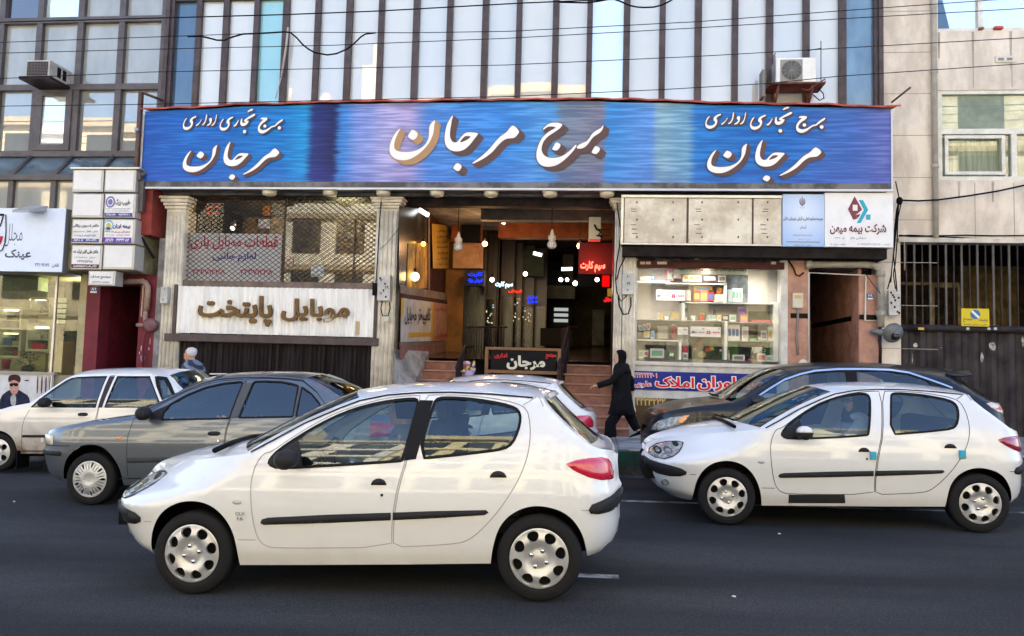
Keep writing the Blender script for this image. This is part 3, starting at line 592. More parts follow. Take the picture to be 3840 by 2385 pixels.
# steel post and arm at the banner's left end, rod at the right end
a = P('A',1003,660,BY-.03); b2 = P('A',988,1190,BY-.03); c = P('A',1170,718,FY-.1)
mb = MB(); mb.box(a.x-.035, BY-.08, b2.z-.3, a.x+.035, BY, a.z+.02, BROWN); single(mb, 'steel_post', 'upright brown steel post at the left end of the blue banner', 'post')
mb = MB(); mb.tube([(a.x+.05, BY-.02, a.z), c], .03, BROWN, 6); mb.ball(P('A',970,920,BY-.1), .05, STEEL, 8); single(mb, 'brace_bar', 'dark brace bar from the top of the post back to the tower corner', 'bar')
a = P('S',415,785,BY); b2 = P('S',562,668,BY-.25); mb = MB(); mb.tube([a, b2], .02, BROWN, 6); single(mb, 'steel_rod', 'rusty steel rod sticking up from the right end of the banner', 'rod')
# seven cream ceiling lamps under the soffit
LMP = mat('lamp_shell', (.60, .55, .42), .4); k = 0
for z, x, y, wh in (('E',830,76,'leftmost, over the lattice window'),('E',1250,80,'over the right half of the lattice window'),('E',1618,88,'over the fluted pilaster left of the entrance'),('F',366,86,'over the left stairs of the entrance'),('F',740,86,'left of the middle of the entrance'),('F',1148,88,'right of the middle of the entrance'),('F',1542,90,'rightmost, over the pilaster right of the entrance')):
    c = P(z, x, y, FY-.34); t = thing('ceiling_lamp', 'cream drum ceiling lamp under the grimy soffit, '+wh, 'lamp', (c.x, FY-.34, zso), 'ceiling lamps under the soffit')
    MB().lathe([(.10,0),(.135,-.03),(.14,-.06),(.12,-.10),(.06,-.125),(0,-.13)], (c.x, FY-.34, zso), (0,0,1), LMP, 20).build('shade', t)
    MB().lathe([(.145,-.002),(.145,-.025)], (c.x, FY-.34, zso), (0,0,1), ALU, 20).build('rim', t)
# ================================================================== RIGHT HALF OF THE GROUND FLOOR
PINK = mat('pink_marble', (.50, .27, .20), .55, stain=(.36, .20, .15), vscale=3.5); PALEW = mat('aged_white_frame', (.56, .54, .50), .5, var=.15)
QY = 14.08
bb = thing('sign_board', 'long bare metal sign board with stained beige panels and empty fixings', 'board', (1.6, QY, 4.0))
b0 = P('G',103,90,QY); b1 = P('G',1203,445,QY); zt_, zb_ = P('G',600,95,QY).z, P('G',600,443,QY).z; xe = P('G',1203,300,QY).x
BLK = mat('bare_panel', (.74, .68, .56), .5, stain=(.50, .43, .33), vscale=1.6)
MB().box(b0.x, QY+.03, zb_, xe, QY+.42, zt_, DARK).build('case', bb)
ps = [112, 543, 556, 996, 1004, 1200]
for i in range(3):
    MB().bbox(P('G',ps[2*i],300,QY).x, QY, zb_+.04, P('G',ps[2*i+1],300,QY).x, QY+.03, zt_-.06, BLK, .008).build('panel', bb)
for g in (549, 1000):
    x = P('G',g,300,QY).x; MB().box(x-.014, QY-.006, zb_+.03, x+.014, QY+.01, zt_-.05, BROWN).build('divider', bb)
mb = MB(); mb.bbox(b0.x-.03, QY-.02, zt_-.055, xe, QY+.03, zt_, ALU, .006); mb.bbox(b0.x-.03, QY-.02, zb_, xe, QY+.03, zb_+.035, ALU, .006); mb.bbox(b0.x-.03, QY-.02, zb_+.036, b0.x+.02, QY+.03, zt_-.056, ALU, .006); mb.build('frame', bb)
mb = MB()
for gx in (175, 625, 1078):
    for gy in (192, 208, 300, 330, 360):
        p = P('G', gx+random.uniform(-12,12), gy, QY); mb.box(p.x-.05, QY-.008, p.z-.005, p.x+.05, QY-.001, p.z+.004, BROWN)
    for gy in (145, 265, 385):
        for dx in (25, 275):
            if gx > 1000 and dx > 100: continue
            p = P('G', gx+dx, gy, QY); mb.box(p.x-.012, QY-.008, p.z-.018, p.x+.012, QY-.001, p.z+.018, BROWN)
mb.build('fixings', bb)
# light blue sign and white company sign
x0, z0, x1, z1 = RC('H', 62, 452, 350, 92, QY); x2 = P('H',824,300,QY).x
SKYB = mat('sign_sky_blue', (.40, .56, .82), .4)
t_ = SKYB.node_tree; _b = t_.nodes['Principled BSDF']; _tc = t_.nodes.new('ShaderNodeTexCoord'); _g = t_.nodes.new('ShaderNodeTexGradient'); _g.gradient_type = 'SPHERICAL'; _mp = t_.nodes.new('ShaderNodeMapping')
_mp.inputs['Location'].default_value = (-.0, 0, -.60); _mp.inputs['Scale'].default_value = (1.2, .1, 1.0); _r = t_.nodes.new('ShaderNodeValToRGB'); _r.color_ramp.elements[0].color = (*lin('6f9fdc'), 1); _r.color_ramp.elements[1].color = (*lin('d5dff0'), 1)
t_.links.new(_tc.outputs['Object'], _mp.inputs[0]); t_.links.new(_mp.outputs[0], _g.inputs[0]); t_.links.new(_g.outputs[0], _r.inputs[0]); t_.links.new(_r.outputs[0], _b.inputs['Base Color'])
s1 = thing('company_sign', 'light blue sign with a small round emblem beside the white company sign', 'sign', ((x0+x1)/2, QY, z0))
MB().box(x0, QY-.03, z0, x1-.004, QY+.40, z1, SKYB).build('panel', s1)
INK = mat('ink_dark', (.05, .055, .10), .5); INK2 = mat('ink_grey', (.22, .24, .30), .5)
for s, r in (('موسسه مشاوره شغلی و کاریابی غیردولتی داخلی',(190,655,940,570)),('آرمان',(505,810,625,735)),('مجوز رسمی از وزارت کار و امور اجتماعی',(370,945,745,900)),('مدیریت : ۴۴۲۰۷۷',(470,1022,705,995)),('تلفن : ۴۴۲۳۳۰۰۷',(395,1135,710,1100))):
    mb = MB(); text(mb, s, RC('V', *r, QY-.03), QY-.03, INK if r[1] < 900 else INK2, bold=.012); mb.build('lettering', s1)
mb = MB(); rc = RC('V', 250, 1062, 880, 1045, QY-.03); mb.box(rc[0], QY-.034, rc[1], rc[2], QY-.031, rc[3], INK2); mb.build('rule', s1)
mb = MB(); EM = mat('emblem_maroon', (.16, .05, .07), .5)
def vq(x, y): p = P('V', x, y, QY-.03); return p.x, p.z
def flat(mb, pts, m, lift=.004, Y=QY-.03, z='V'):
    l = [(P(z, x, y, Y).x, P(z, x, y, Y).z) for x, y in pts]; l = l if area(l) > 0 else l[::-1]; mb.poly([l], lambda a, b: (a, Y-lift, b), m)
for s in (1, -1):       # four crescents and a blade
    flat(mb, [(551+s*a, b) for a, b in ((28,215),(48,240),(56,280),(50,320),(30,350),(8,372),(26,340),(40,300),(42,260))], EM)
    flat(mb, [(551+s*a, b) for a, b in ((14,225),(28,255),(30,300),(20,340),(6,365),(14,330),(18,290),(18,250))], EM)
flat(mb, [(546,205),(556,205),(557,370),(551,380),(545,370)], EM); flat(mb, [(540,195),(551,200),(562,195),(551,188)], EM)
flat(mb, [(505,385),(550,410),(600,385),(598,392),(550,417),(507,392)], INK2); mb.build('emblem', s1)
s2 = thing('company_sign', 'white insurance company sign with a maroon diamond and turquoise chevron logo', 'sign', ((x1+x2)/2, QY, z0))
SW = mat('sign_white', (.76, .76, .78), .4, var=.04)
MB().box(x1+.004, QY-.03, z0, x2, QY+.42, z1+.03, SW).build('panel', s2)
MAR = mat('logo_maroon', (.19, .05, .07), .5); TUR = mat('logo_turquoise', (.03, .36, .50), .5)
mb = MB()
l = [vq(*p) for p in ((1545,180),(1690,440),(1560,545),(1600,608),(1520,632),(1418,430))]; h = [vq(*p) for p in ((1510,345),(1600,345),(1600,458),(1510,458))]
l = l if area(l) > 0 else l[::-1]; mb.poly([l, h], lambda a, b: (a, QY-.034, b), MAR); flat(mb, [(1640,520),(1560,545),(1600,600),(1650,540)], MAR, .0045)
mb.build('logo', s2)
mb = MB(); flat(mb, [(1620,255),(1705,255),(1805,440),(1660,695),(1585,695),(1720,440)], TUR); flat(mb, [(1762,530),(1848,530),(1848,630),(1762,630)], TUR); mb.build('logo', s2)
for s, r, b in (('شرکت بیمه میهن',(1075,915,2145,705),.035),):
    mb = MB(); text(mb, s, RC('V', *r, QY-.03), QY-.03, mat('logo_plum', (.16, .05, .08), .5), bold=b); mb.build('lettering', s2)
for s, r in (('(سهامی عام)',(1465,1018,1760,945)),('کد ۲۲۳۲۰',(1165,995,1350,960)),('طبقه ۵ واحد ۵۲',(1075,1120,1370,1080)),('تلفکس: ۰۲۱-۴۴۲۸۱۹۴۸-۴۴۲۵۱۷',(1590,1120,2215,1080))):
    mb = MB(); text(mb, s, RC('V', *r, QY-.03), QY-.03, INK2, bold=.015); mb.build('lettering', s2)
# dark grimy fascia under the boards
fx0 = P('G',103,470,QY).x; fx1 = P('H',795,470,QY).x; zf = P('H',400,515,QY+.1).z
MB().box(fx0, QY+.06, zf-.05, fx1, FY+.3, z0-.01, mat('soot_black', (.018, .014, .013), .8, var=.4)).build('fascia', tower)
# ---- the right shop window
wx0 = P('W',165,800,FY).x; wx1 = P('W',1922,800,FY).x; wzb = P('W',900,1382,FY).z; wzt = P('W',900,180,FY).z
px1 = pR2[1]; dx0 = P('H',100,800,FY).x
mb = MB(); ww = .06
mb.bbox(wx0-.1, FY-.06, wzb-.07, wx1+.12, FY+.12, wzb, PALEW, .008); mb.bbox(wx0-.1, FY-.05, wzb, wx0-.012, FY+.1, wzt+.2, PALEW, .008); mb.bbox(wx1+.01, FY-.05, wzb, wx1+.13, FY+.1, wzt+.2, PALEW, .008)
mb.build('shop_window_frame', tower)
MB().box(wx0, FY+.02, wzb, wx1, FY+.024, wzt+.35, SG).build('shop_window', tower)
MB().box(px1-.02, FY-.02, wzb-.23, wx1+.15, FY+.3, wzb-.07, PALEW).build('window_sill', tower)
zr1 = P('W',900,135,FY-.05).z
lattice('lattice_shutter', wx0, wx1+.03, zr1, zr1+.28, FY-.05, .19, .115, .007, LAT, tower)
mb = MB(); mb.bbox(wx0-.03, FY-.09, zr1-.13, wx1+.06, FY-.02, zr1, mat('dark_red_bar', (.06, .018, .016), .5, var=.3), .01)
for x in (230, 300, 440, 500, 1845): p = P('W',x,148,FY-.1); mb.box(p.x-.045, FY-.098, p.z-.03, p.x+.045, FY-.085, p.z+.02, mat('scuffed_sticker', (.5, .38, .30), .6))
mb.build('shutter_bar', tower)
for x in (330, 1995): p = P('W',x,55,FY-.1); mb = MB(); mb.tube([(p.x-.09,FY-.1,p.z),(p.x+.09,FY-.1,p.z)], .1, DARK, 12); mb.tube([(p.x-.12,FY-.1,p.z),(p.x+.12,FY-.1,p.z)], .05, BLACK, 10); mb.build('shutter_drum', tower)
# shop interior: room, shelving of stepped white boards
SHG = mat('shop_grey_green', (.40, .38, .37), .7, var=.08); SHELF = mat('shelf_white', (.74, .77, .76), .4)
mb = MB(); Yb = FY+.62
mb.box(wx0-.1, Yb, wzb-.1, wx1+.1, Yb+.03, zr1+.4, SHG); mb.box(wx0-.1, FY+.05, wzb-.12, wx1+.1, Yb, wzb-.01, SHELF); mb.box(wx0-.14, FY+.1, wzb-.1, wx0-.1, Yb, zr1+.4, SHG); mb.box(wx1+.1, FY+.1, wzb-.1, wx1+.14, Yb, zr1+.4, SHELF); mb.box(wx0-.1, FY+.1, zr1+.35, wx1+.1, Yb, zr1+.4, SHG)
mb.build('shop_interior', tower)
shop_lights = 0
for x in (640, 1010, 1365):
    p = P('W', x, 92, FY+.35); t = thing('spot_lamp', ('left','middle','right')[shop_lights]+' small round spot lamp in the ceiling of the gift shop', 'lamp', p, 'spot lamps in the gift shop'); shop_lights += 1
    MB().lathe([(.0,0),(.05,.004)], p, (0,-.3,-1), glow('spot_warm', 'fff1d8', 2), 12).build('bulb', t); MB().lathe([(.05,0),(.065,.0),(.065,.05),(.0,.05)], p-Vector((0,0,-.0)), (0,.3,1), ALU, 12).build('rim', t)
for x in (1.35, 2.2, 3.1):
    _l = bpy.data.lights.new('shop_spot_light', 'SPOT'); _l.energy = 26; _l.spot_size = 2.5; _l.spot_blend = 1; _l.color = (1,.94,.84); _l.shadow_soft_size = .2; _o = bpy.data.objects.new('shop_spot_light', _l); COL.objects.link(_o); _o.location = (x, FY+.06, wzt-.02); _o.rotation_euler = (.30, 0, 0)
unit = thing('shelf_unit', 'stepped white shelving unit filling the gift shop window', 'shelves', (2.2, FY+.4, wzb))
def wp(x, y): p = P('W', x, y, FY+.32); return p.x, p.z
for x0_, y0_, x1_, y1_ in ((165,372,560,400),(520,395,1265,422),(1235,395,1265,640),(715,632,1845,662),(715,632,748,870),(165,845,1265,872),(1240,872,1270,1345),(1270,1105,1850,1122),(165,1092,705,1120),(676,1092,705,1345),(1842,632,1900,1370),(1268,880,1845,895)):
    a = wp(x0_, y0_); b = wp(x1_, y1_); MB().box(a[0], FY+.30, b[1], b[0], Yb, a[1], SHELF).build('shelf_board' if x1_-x0_ > y1_-y0_ else 'shelf_upright', unit)
# goods: (x0, y0, x1, y1 in the survey, colour, what it is, label, depth)
def goods(x0, y0, x1, y1, c, kind, label, dep=.12, dy=0.0, form='box', c2=None):
    Yg = FY+.36+dy; a = P('W', x0, y1, Yg); b = P('W', x1, y0, Yg); m = mat('goods_%02x%02x%02x' % tuple(int(q*255) for q in c), c, .45, var=.08, vscale=9); t = thing(kind, label, {'storage_box':'box','gift_box':'box','carton':'box'}.get(kind, kind.replace('_', ' ')), ((a.x+b.x)/2, Yg, a.z), 'goods in the gift shop window')
    ac = mat('goods_accent_%d' % (int(x0) % 7), [(.55,.1,.12),(.1,.2,.45),(.7,.7,.68),(.15,.15,.17),(.65,.45,.1),(.2,.4,.3),(.45,.42,.40)][int(x0) % 7] if c2 is None else c2, .5)
    cx = (a.x+b.x)/2; r = (b.x-a.x)/2; h = b.z-a.z
    if form == 'box':
        MB().bbox(a.x, Yg, a.z, b.x, Yg+dep, b.z, m, .006).build('carton', t)
        MB().box(a.x+r*.25, Yg-.003, a.z+h*.2, b.x-r*.25, Yg-.0005, b.z-h*.25, ac).build('print', t)
    elif form == 'jar':
        MB().lathe([(r*.75,0),(r,.02),(r*.95,h*.75),(r*.8,h*.8)], (cx, Yg+r, a.z), (0,0,1), m, 16).build('body', t)
        MB().lathe([(r*1.02,h*.8),(r*1.02,h*.95),(r*.3,h)], (cx, Yg+r, a.z), (0,0,1), ac, 16).build('lid', t)
    elif form == 'cup':
        MB().lathe([(r*.7,0),(r*.9,h*.5),(r,h),(r*.93,h),(r*.6,.01)], (cx, Yg+r, a.z), (0,0,1), m, 16).build('body', t)
        MB().tube([(cx+r*.9,Yg+r,a.z+h*.8),(cx+r*1.4,Yg+r,a.z+h*.65),(cx+r*1.4,Yg+r,a.z+h*.35),(cx+r*.85,Yg+r,a.z+h*.2)], .008, m, 6).build('handle', t)
    elif form == 'sphere':
        MB().ball((cx, Yg+.1, a.z+h/2), 1, m, 14, (r, .1, h/2)).build('body', t); MB().box(cx-r*.5, Yg-.01, a.z+h*.1, cx+r*.5, Yg+.01, a.z+h*.3, ac).build('base_plate', t)
    elif form == 'case':
        MB().bbox(a.x, Yg, a.z, b.x, Yg+dep, b.z, m, .015).build('body', t)
        mb = MB()
        for k in (0, 1, 2): mb.box(a.x+r*(.15+.6*k), Yg-.004, a.z+h*.3, a.x+r*(.55+.6*k), Yg-.0005, a.z+h*.75, ac)
        mb.build('windows', t)
    elif form == 'bottle':
        MB().lathe([(r,0),(r,h*.6),(r*.4,h*.78),(r*.4,h),(0,h)], (cx, Yg+r, a.z), (0,0,1), m, 14).build('body', t); MB().lathe([(r*.45,h*.9),(r*.45,h*1.02),(0,h*1.02)], (cx, Yg+r, a.z), (0,0,1), ac, 12).build('cap', t)
    return t
G_ = [(530,240,620,375,(.55,.13,.20),'gift_box','tall pink gift box on the top shelf','box'),(580,270,700,340,(.62,.35,.38),'storage_box','patterned pink storage box on the top shelf right of the tall pink box','box'),
(725,300,955,378,(.70,.72,.70),'desk_organiser','wide white organiser on the top shelf','case'),(968,302,1150,378,(.10,.07,.12),'carton','dark purple carton on the top shelf','box'),(1165,305,1255,385,(.58,.55,.47),'carton','small beige carton at the right end of the top shelf','box'),
(198,322,330,362,(.72,.72,.70),'tray','flat white tray at the left end of the top shelf','box'),(320,285,380,362,(.16,.22,.36),'bottle','small blue bottle at the left end of the top shelf','bottle'),
(762,480,825,615,(.60,.52,.48),'carton','narrow cream carton with red top right of the price card','box'),(862,435,1090,490,(.55,.27,.05),'carton','long orange carton lying on top of red gift boxes','box'),(858,492,940,622,(.42,.07,.08),'gift_box','dark red gift box under the orange carton','box'),(942,495,1030,622,(.40,.22,.24),'gift_box','patterned red gift box in the middle under the orange carton','box'),(1030,510,1110,622,(.50,.05,.09),'gift_box','crimson gift box right of the patterned one','box'),
(1138,460,1228,535,(.62,.20,.07),'canister','orange canister standing on a white carton','jar'),(1115,538,1232,630,(.70,.66,.55),'carton','white carton with a yellow fruit print under the orange canister','box'),(1280,478,1335,630,(.30,.50,.62),'carton','slim light blue carton behind the upright','box'),(1335,465,1462,630,(.60,.64,.68),'appliance_box','white appliance box with pink band beside the blue carton','case'),
(412,760,445,845,(.70,.68,.60),'carton','narrow white carton at the left of the middle shelf','box'),(445,775,478,845,(.62,.45,.12),'carton','narrow yellow carton at the left of the middle shelf','box'),(578,755,690,845,(.45,.38,.30),'toy_box','colourful toy box on the middle shelf','case'),(580,805,655,862,(.62,.52,.04),'toy','bright yellow toy in front of the toy box','sphere'),(490,812,560,862,(.66,.70,.74),'bowl','pale glass bowl on the middle shelf','cup'),
(752,660,780,860,(.62,.66,.72),'carton','tall thin white carton against the middle upright','box'),(820,798,890,868,(.70,.70,.66),'cup','white pot with dark rim on the middle shelf','cup'),(928,765,995,865,(.60,.08,.05),'lantern','red lantern jar on the middle shelf','jar'),(1020,792,1140,862,(.55,.56,.57),'camera_set','grey boxed set on the middle shelf','case'),(1100,725,1135,792,(.10,.10,.11),'bottle','small black topped bottle above the grey set','bottle'),(1145,795,1202,865,(.68,.69,.70),'frame','small white framed box on the middle shelf','box'),(1210,790,1290,862,(.02,.02,.02),'carton','black carton on the middle shelf','box'),(1300,792,1382,872,(.72,.73,.75),'carton','plain white cube carton on the middle shelf','box'),
(1432,780,1530,880,(.55,.20,.42),'gift_box','magenta gift box on the middle shelf','box'),(1408,695,1495,778,(.50,.30,.48),'gift_box','pale violet open box above the magenta one','case'),(1540,850,1830,884,(.22,.02,.02),'tray','long dark red tray at the right end of the middle shelf','box'),
(180,920,222,985,(.70,.70,.66),'carton','left white carton of the row of three at the left edge','box'),(232,905,270,980,(.72,.72,.70),'carton','middle white carton of the row of three at the left edge','box'),(280,895,322,978,(.70,.71,.68),'carton','right white carton of the row of three at the left edge','box'),(235,985,320,1070,(.40,.48,.45),'camera_set','small grey and white gadget box low at the left edge','case'),(330,985,378,1085,(.45,.62,.75),'carton','light blue upright carton low at the left','box'),(412,930,545,1085,(.45,.43,.33),'picture_box','wide beige picture box on the lower left shelf','box'),(590,905,640,1020,(.55,.10,.12),'lantern','red and white lantern on the lower left shelf','jar'),(570,1020,640,1092,(.50,.12,.15),'bag','red bag under the lantern','sphere'),
(1275,915,1432,1112,(.68,.66,.64),'appliance_box','large white box with coloured pictures right of the lower upright','case'),(1455,935,1535,1112,(.70,.69,.68),'carton','tall white carton with dark trim on the lower right shelf','box'),(1552,1080,1635,1118,(.22,.48,.16),'carton','small lime green carton on the lower right shelf','box'),(1655,1050,1690,1108,(.55,.66,.58),'bottle','pale green bottle on the lower right shelf','bottle'),(1690,985,1765,1108,(.62,.62,.60),'frame','left grey framed box at the right end of the lower shelf','box'),(1775,940,1832,1112,(.66,.66,.65),'frame','right grey framed box at the right end of the lower shelf','box'),
(180,1225,240,1325,(.62,.55,.42),'carton','yellowish carton in the bottom left corner','box'),(245,1230,298,1308,(.66,.68,.66),'carton','white carton in the bottom left corner','box'),(320,1208,495,1320,(.62,.62,.60),'carton','wide white carton with dark line drawing at the bottom left','box'),(555,1250,618,1305,(.22,.50,.14),'carton','lime green carton at the bottom beside the low upright','box'),(722,1160,785,1255,(.58,.05,.06),'canister','red canister standing on a pale yellow box','jar'),(722,1258,785,1338,(.60,.56,.34),'carton','pale yellow box at the bottom under the red canister','box'),
(1340,1285,1490,1355,(.66,.62,.62),'carton','flat white carton with red edge at the bottom right','box'),(1505,1275,1610,1362,(.02,.025,.035),'clock','round black clock on a stand at the bottom right','sphere'),(1645,1265,1745,1365,(.62,.66,.60),'carton','white and green carton at the bottom right','box'),(1755,1290,1825,1365,(.66,.64,.60),'carton','small white carton in the bottom right corner','box'),(1590,1190,1730,1262,(.66,.70,.66),'fountain','white tabletop fountain dish above the bottom right cartons','cup'),(1278,1230,1305,1345,(.52,.48,.38),'bottle','slim beige bottle against the lower upright','bottle')]
for g in G_: goods(*g[:7], form=g[7], dy=.05 if g[5] in ('bag','toy') else 0.02)
for x0_, y0_, x1_, y1_, c in ((1280,1122,1410,1340,(.05,.20,.04)),(1410,1122,1690,1340,(.012,.012,.012)),(1690,1122,1842,1340,(.07,.22,.06)),(800,1060,1235,1330,(.015,.03,.012)),(1110,905,1240,1060,(.09,.16,.04)),(175,1125,520,1215,(.06,.075,.085)),(1265,300,1530,630,(.12,.14,.16)),(1535,750,1840,850,(.05,.09,.03)),(1480,890,1650,1110,(.012,.01,.01))):
    a = P('W',x0_,y1_,Yb-.03); b = P('W',x1_,y0_,Yb-.03); MB().box(a.x, Yb-.03, a.z, b.x, Yb-.005, b.z, mat('backing_%d' % x0_, c, .6, var=.5, vscale=8)).build('back_panel', unit)
mb = MB(); p = P('W',950,1240,FY+.45)      # still-life picture of fruit low in the middle
a = P('W',825,1335,FY+.5); b = P('W',1210,1075,FY+.5); mb.box(a.x, FY+.5, a.z, b.x, FY+.52, b.z, mat('picture_dark', (.03, .045, .02), .4, var=.6, vscale=7)); pic = thing('framed_picture', 'dark green fruit still life picture at the foot of the gift shop window', 'picture', ((a.x+b.x)/2, FY+.5, a.z)); mb.build('canvas', pic)
mb = MB()
for x, y, r, c in ((935,1140,28,(.40,.03,.02)),(1030,1220,40,(.38,.06,.03)),(1080,1205,34,(.42,.32,.06)),(870,1210,24,(.30,.05,.02)),(960,1280,60,(.25,.20,.09)),(1195,1230,22,(.5,.42,.36))):
    q = P('W',x,y,FY+.5); pts = [(q.x+r/700*math.cos(k*.63), q.z+r/900*math.sin(k*.63)) for k in range(10)]; mb.poly([pts], lambda a, b, y=y: (a, FY+.498-y*1e-6, b), mat('fruit_%d' % x, c, .5, var=.3, vscale=20))
mb.build('fruit', pic)
PR1 = mat('price_dark', (.03, .05, .07), .5); PR2 = mat('price_magenta', (.62, .02, .18), .5)
for (x0_, y0_, x1_, y1_), lb in (((395,485,755,615),'white price card on the upper left of the gift shop window'),((818,938,1190,1062),'wide white price card in the lower middle of the gift shop window')):
    rc = RC('W', x0_, y1_, x1_, y0_, FY+.3); t = thing('price_card', lb, 'price card', ((rc[0]+rc[2])/2, FY+.3, rc[1])); MB().box(rc[0], FY+.285, rc[1], rc[2], FY+.29, rc[3], SW).build('card', t)
    W_ = rc[2]-rc[0]; H_ = rc[3]-rc[1]; mb = MB()
    text(mb, '۵۰/۰۰۰', (rc[0]+W_*.04, rc[1]+H_*.3, rc[0]+W_*.46, rc[1]+H_*.62), FY+.285, PR1, bold=.04); text(mb, 'تا', (rc[0]+W_*.40, rc[1]+H_*.7, rc[0]+W_*.46, rc[1]+H_*.88), FY+.285, PR1, bold=.03); text(mb, '۵/۰۰۰', (rc[0]+W_*.53, rc[1]+H_*.26, rc[0]+W_*.97, rc[1]+H_*.70), FY+.285, PR2, bold=.045); text(mb, 'از', (rc[0]+W_*.9, rc[1]+H_*.74, rc[0]+W_*.96, rc[1]+H_*.92), FY+.285, PR1, bold=.03)
    mb.build('figures', t)
rc = RC('W', 660, 1035, 788, 945, FY+.3); mb = MB(); mb.box(rc[0], FY+.285, rc[1], rc[2], FY+.29, rc[3], SW); text(mb, 'جدید', (rc[0]+.1, rc[3]-.06, rc[2]-.02, rc[3]-.02), FY+.285, PR1, bold=.02); single(mb, 'price_card', 'small blank white card left of the lower price card', 'price card')
rc = RC('W', 615, 292, 1528, 198, FY+.06); sb = thing('window_banner', 'pale green strip banner with green and red slogan atop the gift shop window', 'banner', ((rc[0]+rc[2])/2, FY+.06, rc[1])); MB().box(rc[0], FY+.05, rc[1], rc[2], FY+.055, rc[3], mat('mint_paper', (.55, .62, .55), .6)).build('strip', sb)
GRN = mat('sign_green', (.02, .16, .07), .5)
for s, r, m in (('با قیمت های باور نکردنی',(1185,262,1510,212),GRN),('خانه خود را راحت و به روز',(805,262,1165,210),RED),('کنید',(675,245,742,205),GRN)):
    mb = MB(); text(mb, s, RC('W', *r, FY+.05), FY+.05, m, bold=.03); mb.build('slogan', sb)
# below the window: estate agent's blue sign and the brown panel with gold digits
rc = (P('G',172,1380,FY-.08).x, P('G',500,1448,FY-.08).z, P('G',172,1380,FY-.08).x+2.62, P('G',500,1318,FY-.08).z)
es = thing('shop_sign', 'blue estate agent sign with red white edged letters under the gift shop window', 'sign', ((rc[0]+rc[2])/2, FY-.1, rc[1])); MB().box(rc[0], FY-.09, rc[1], rc[2], FY, rc[3], mat('deep_blue', (.012, .022, .20), .4)).build('panel', es)
H_ = rc[3]-rc[1]
def outlined(s, r, m_in, b_in, b_out, Y, par, nm):
    mb = MB(); text(mb, s, r, Y, LW, bold=b_out, lift=.002)
    g1 = glyphs(shape(s), b_out); g2 = glyphs(shape(s), b_in); f = lambda g: (min(p[0] for o, h in g for p in o), min(p[1] for o, h in g for p in o), max(p[0] for o, h in g for p in o), max(p[1] for o, h in g for p in o))
    A_, B_ = f(g1), f(g2); kx = (r[2]-r[0])/(A_[2]-A_[0]); kz = (r[3]-r[1])/(A_[3]-A_[1])
    text(mb, s, (r[0]+(B_[0]-A_[0])*kx, r[1]+(B_[1]-A_[1])*kz, r[2]+(B_[2]-A_[2])*kx, r[3]+(B_[3]-A_[3])*kz), Y, m_in, bold=b_in, lift=.008); mb.build(nm, par)
SR = mat('sign_bright_red', (.62, .02, .03), .45)
gx = lambda x: P('G', x, 1400, FY-.09).x; gz = lambda x, y: P('G', x, y, FY-.09).z
outlined('مشاوران', (gx(612), gz(800,1458), gx(1085), gz(800,1345)), SR, .03, .085, FY-.09, es, 'lettering')
outlined('املاک', (gx(322), gz(460,1432), gx(602), gz(460,1345)), SR, .03, .085, FY-.09, es, 'lettering')
outlined('علوی', (gx(182), gz(240,1430), gx(305), gz(240,1378)), SR, .02, .08, FY-.09, es, 'lettering')
outlined('۴۴۲۳۲۳۲۰-۱', (gx(178), gz(250,1358), gx(340), gz(250,1322)), SR, .01, .07, FY-.09, es, 'phone_number')
bx = (rc[0]+.05, P('K',100,538,FY-.02).z, rc[2], rc[1]-.09)
bp_ = thing('shop_sign', 'brown panel with gold phone digits at the foot of the wall behind the walking woman', 'sign', ((bx[0]+bx[2])/2, FY, bx[1])); MB().box(bx[0], FY-.03, bx[1], bx[2], FY+.02, bx[3]-.06, mat('brown_glass', (.075, .042, .018), .3, var=.2)).build('panel', bp_)
MB().box(bx[0]-.05, FY-.07, bx[3]-.06, bx[2], FY+.02, bx[3]+.09, PALEW).box(bx[0]-.07, FY-.06, bx[1]-.05, bx[0], FY+.02, bx[3], PALEW).build('frame', bp_)
GOLD = mat('gold_leaf', (.55, .42, .18), .35, .5)
mb = MB(); k = lambda x, y: P('K', x, y, FY-.03); text(mb, '۴۴۲۳۲۳۲۰', (k(12,300).x, k(120,348).z, k(268,300).x, k(120,285).z), FY-.03, GOLD, bold=.03); text(mb, '۱', (k(312,300).x, k(315,352).z, k(319,300).x, k(315,300).z), FY-.03, GOLD, bold=.03); p = k(275,348); q = k(302,342); mb.box(p.x, FY-.034, p.z, q.x, FY-.031, q.z, GOLD); mb.build('digits', bp_)
mb = MB(); p = k(455,318); mb.poly([[(p.x-.06,p.z-.03),(p.x+.05,p.z-.03),(p.x+.06,p.z+.01),(p.x+.01,p.z+.05),(p.x-.04,p.z+.02)]], lambda a, b: (a, FY-.034, b), mat('leaf_green', (.05,.35,.10), .5)); mb.build('mark', bp_)
MB().box(rc[0]-.06, FY-.05, .42, rc[2]+.1, FY+.2, bx[1]-.02, PALEW).box(rc[0]-.02, FY-.03, bx[3]+.09, wx1+.15, FY+.1, wzb-.2, PALEW).build('plinth', tower)
MB().box(px1, FY+.15, .4, dx0, FY+.2, wzb, PALEW).build('wall', tower)
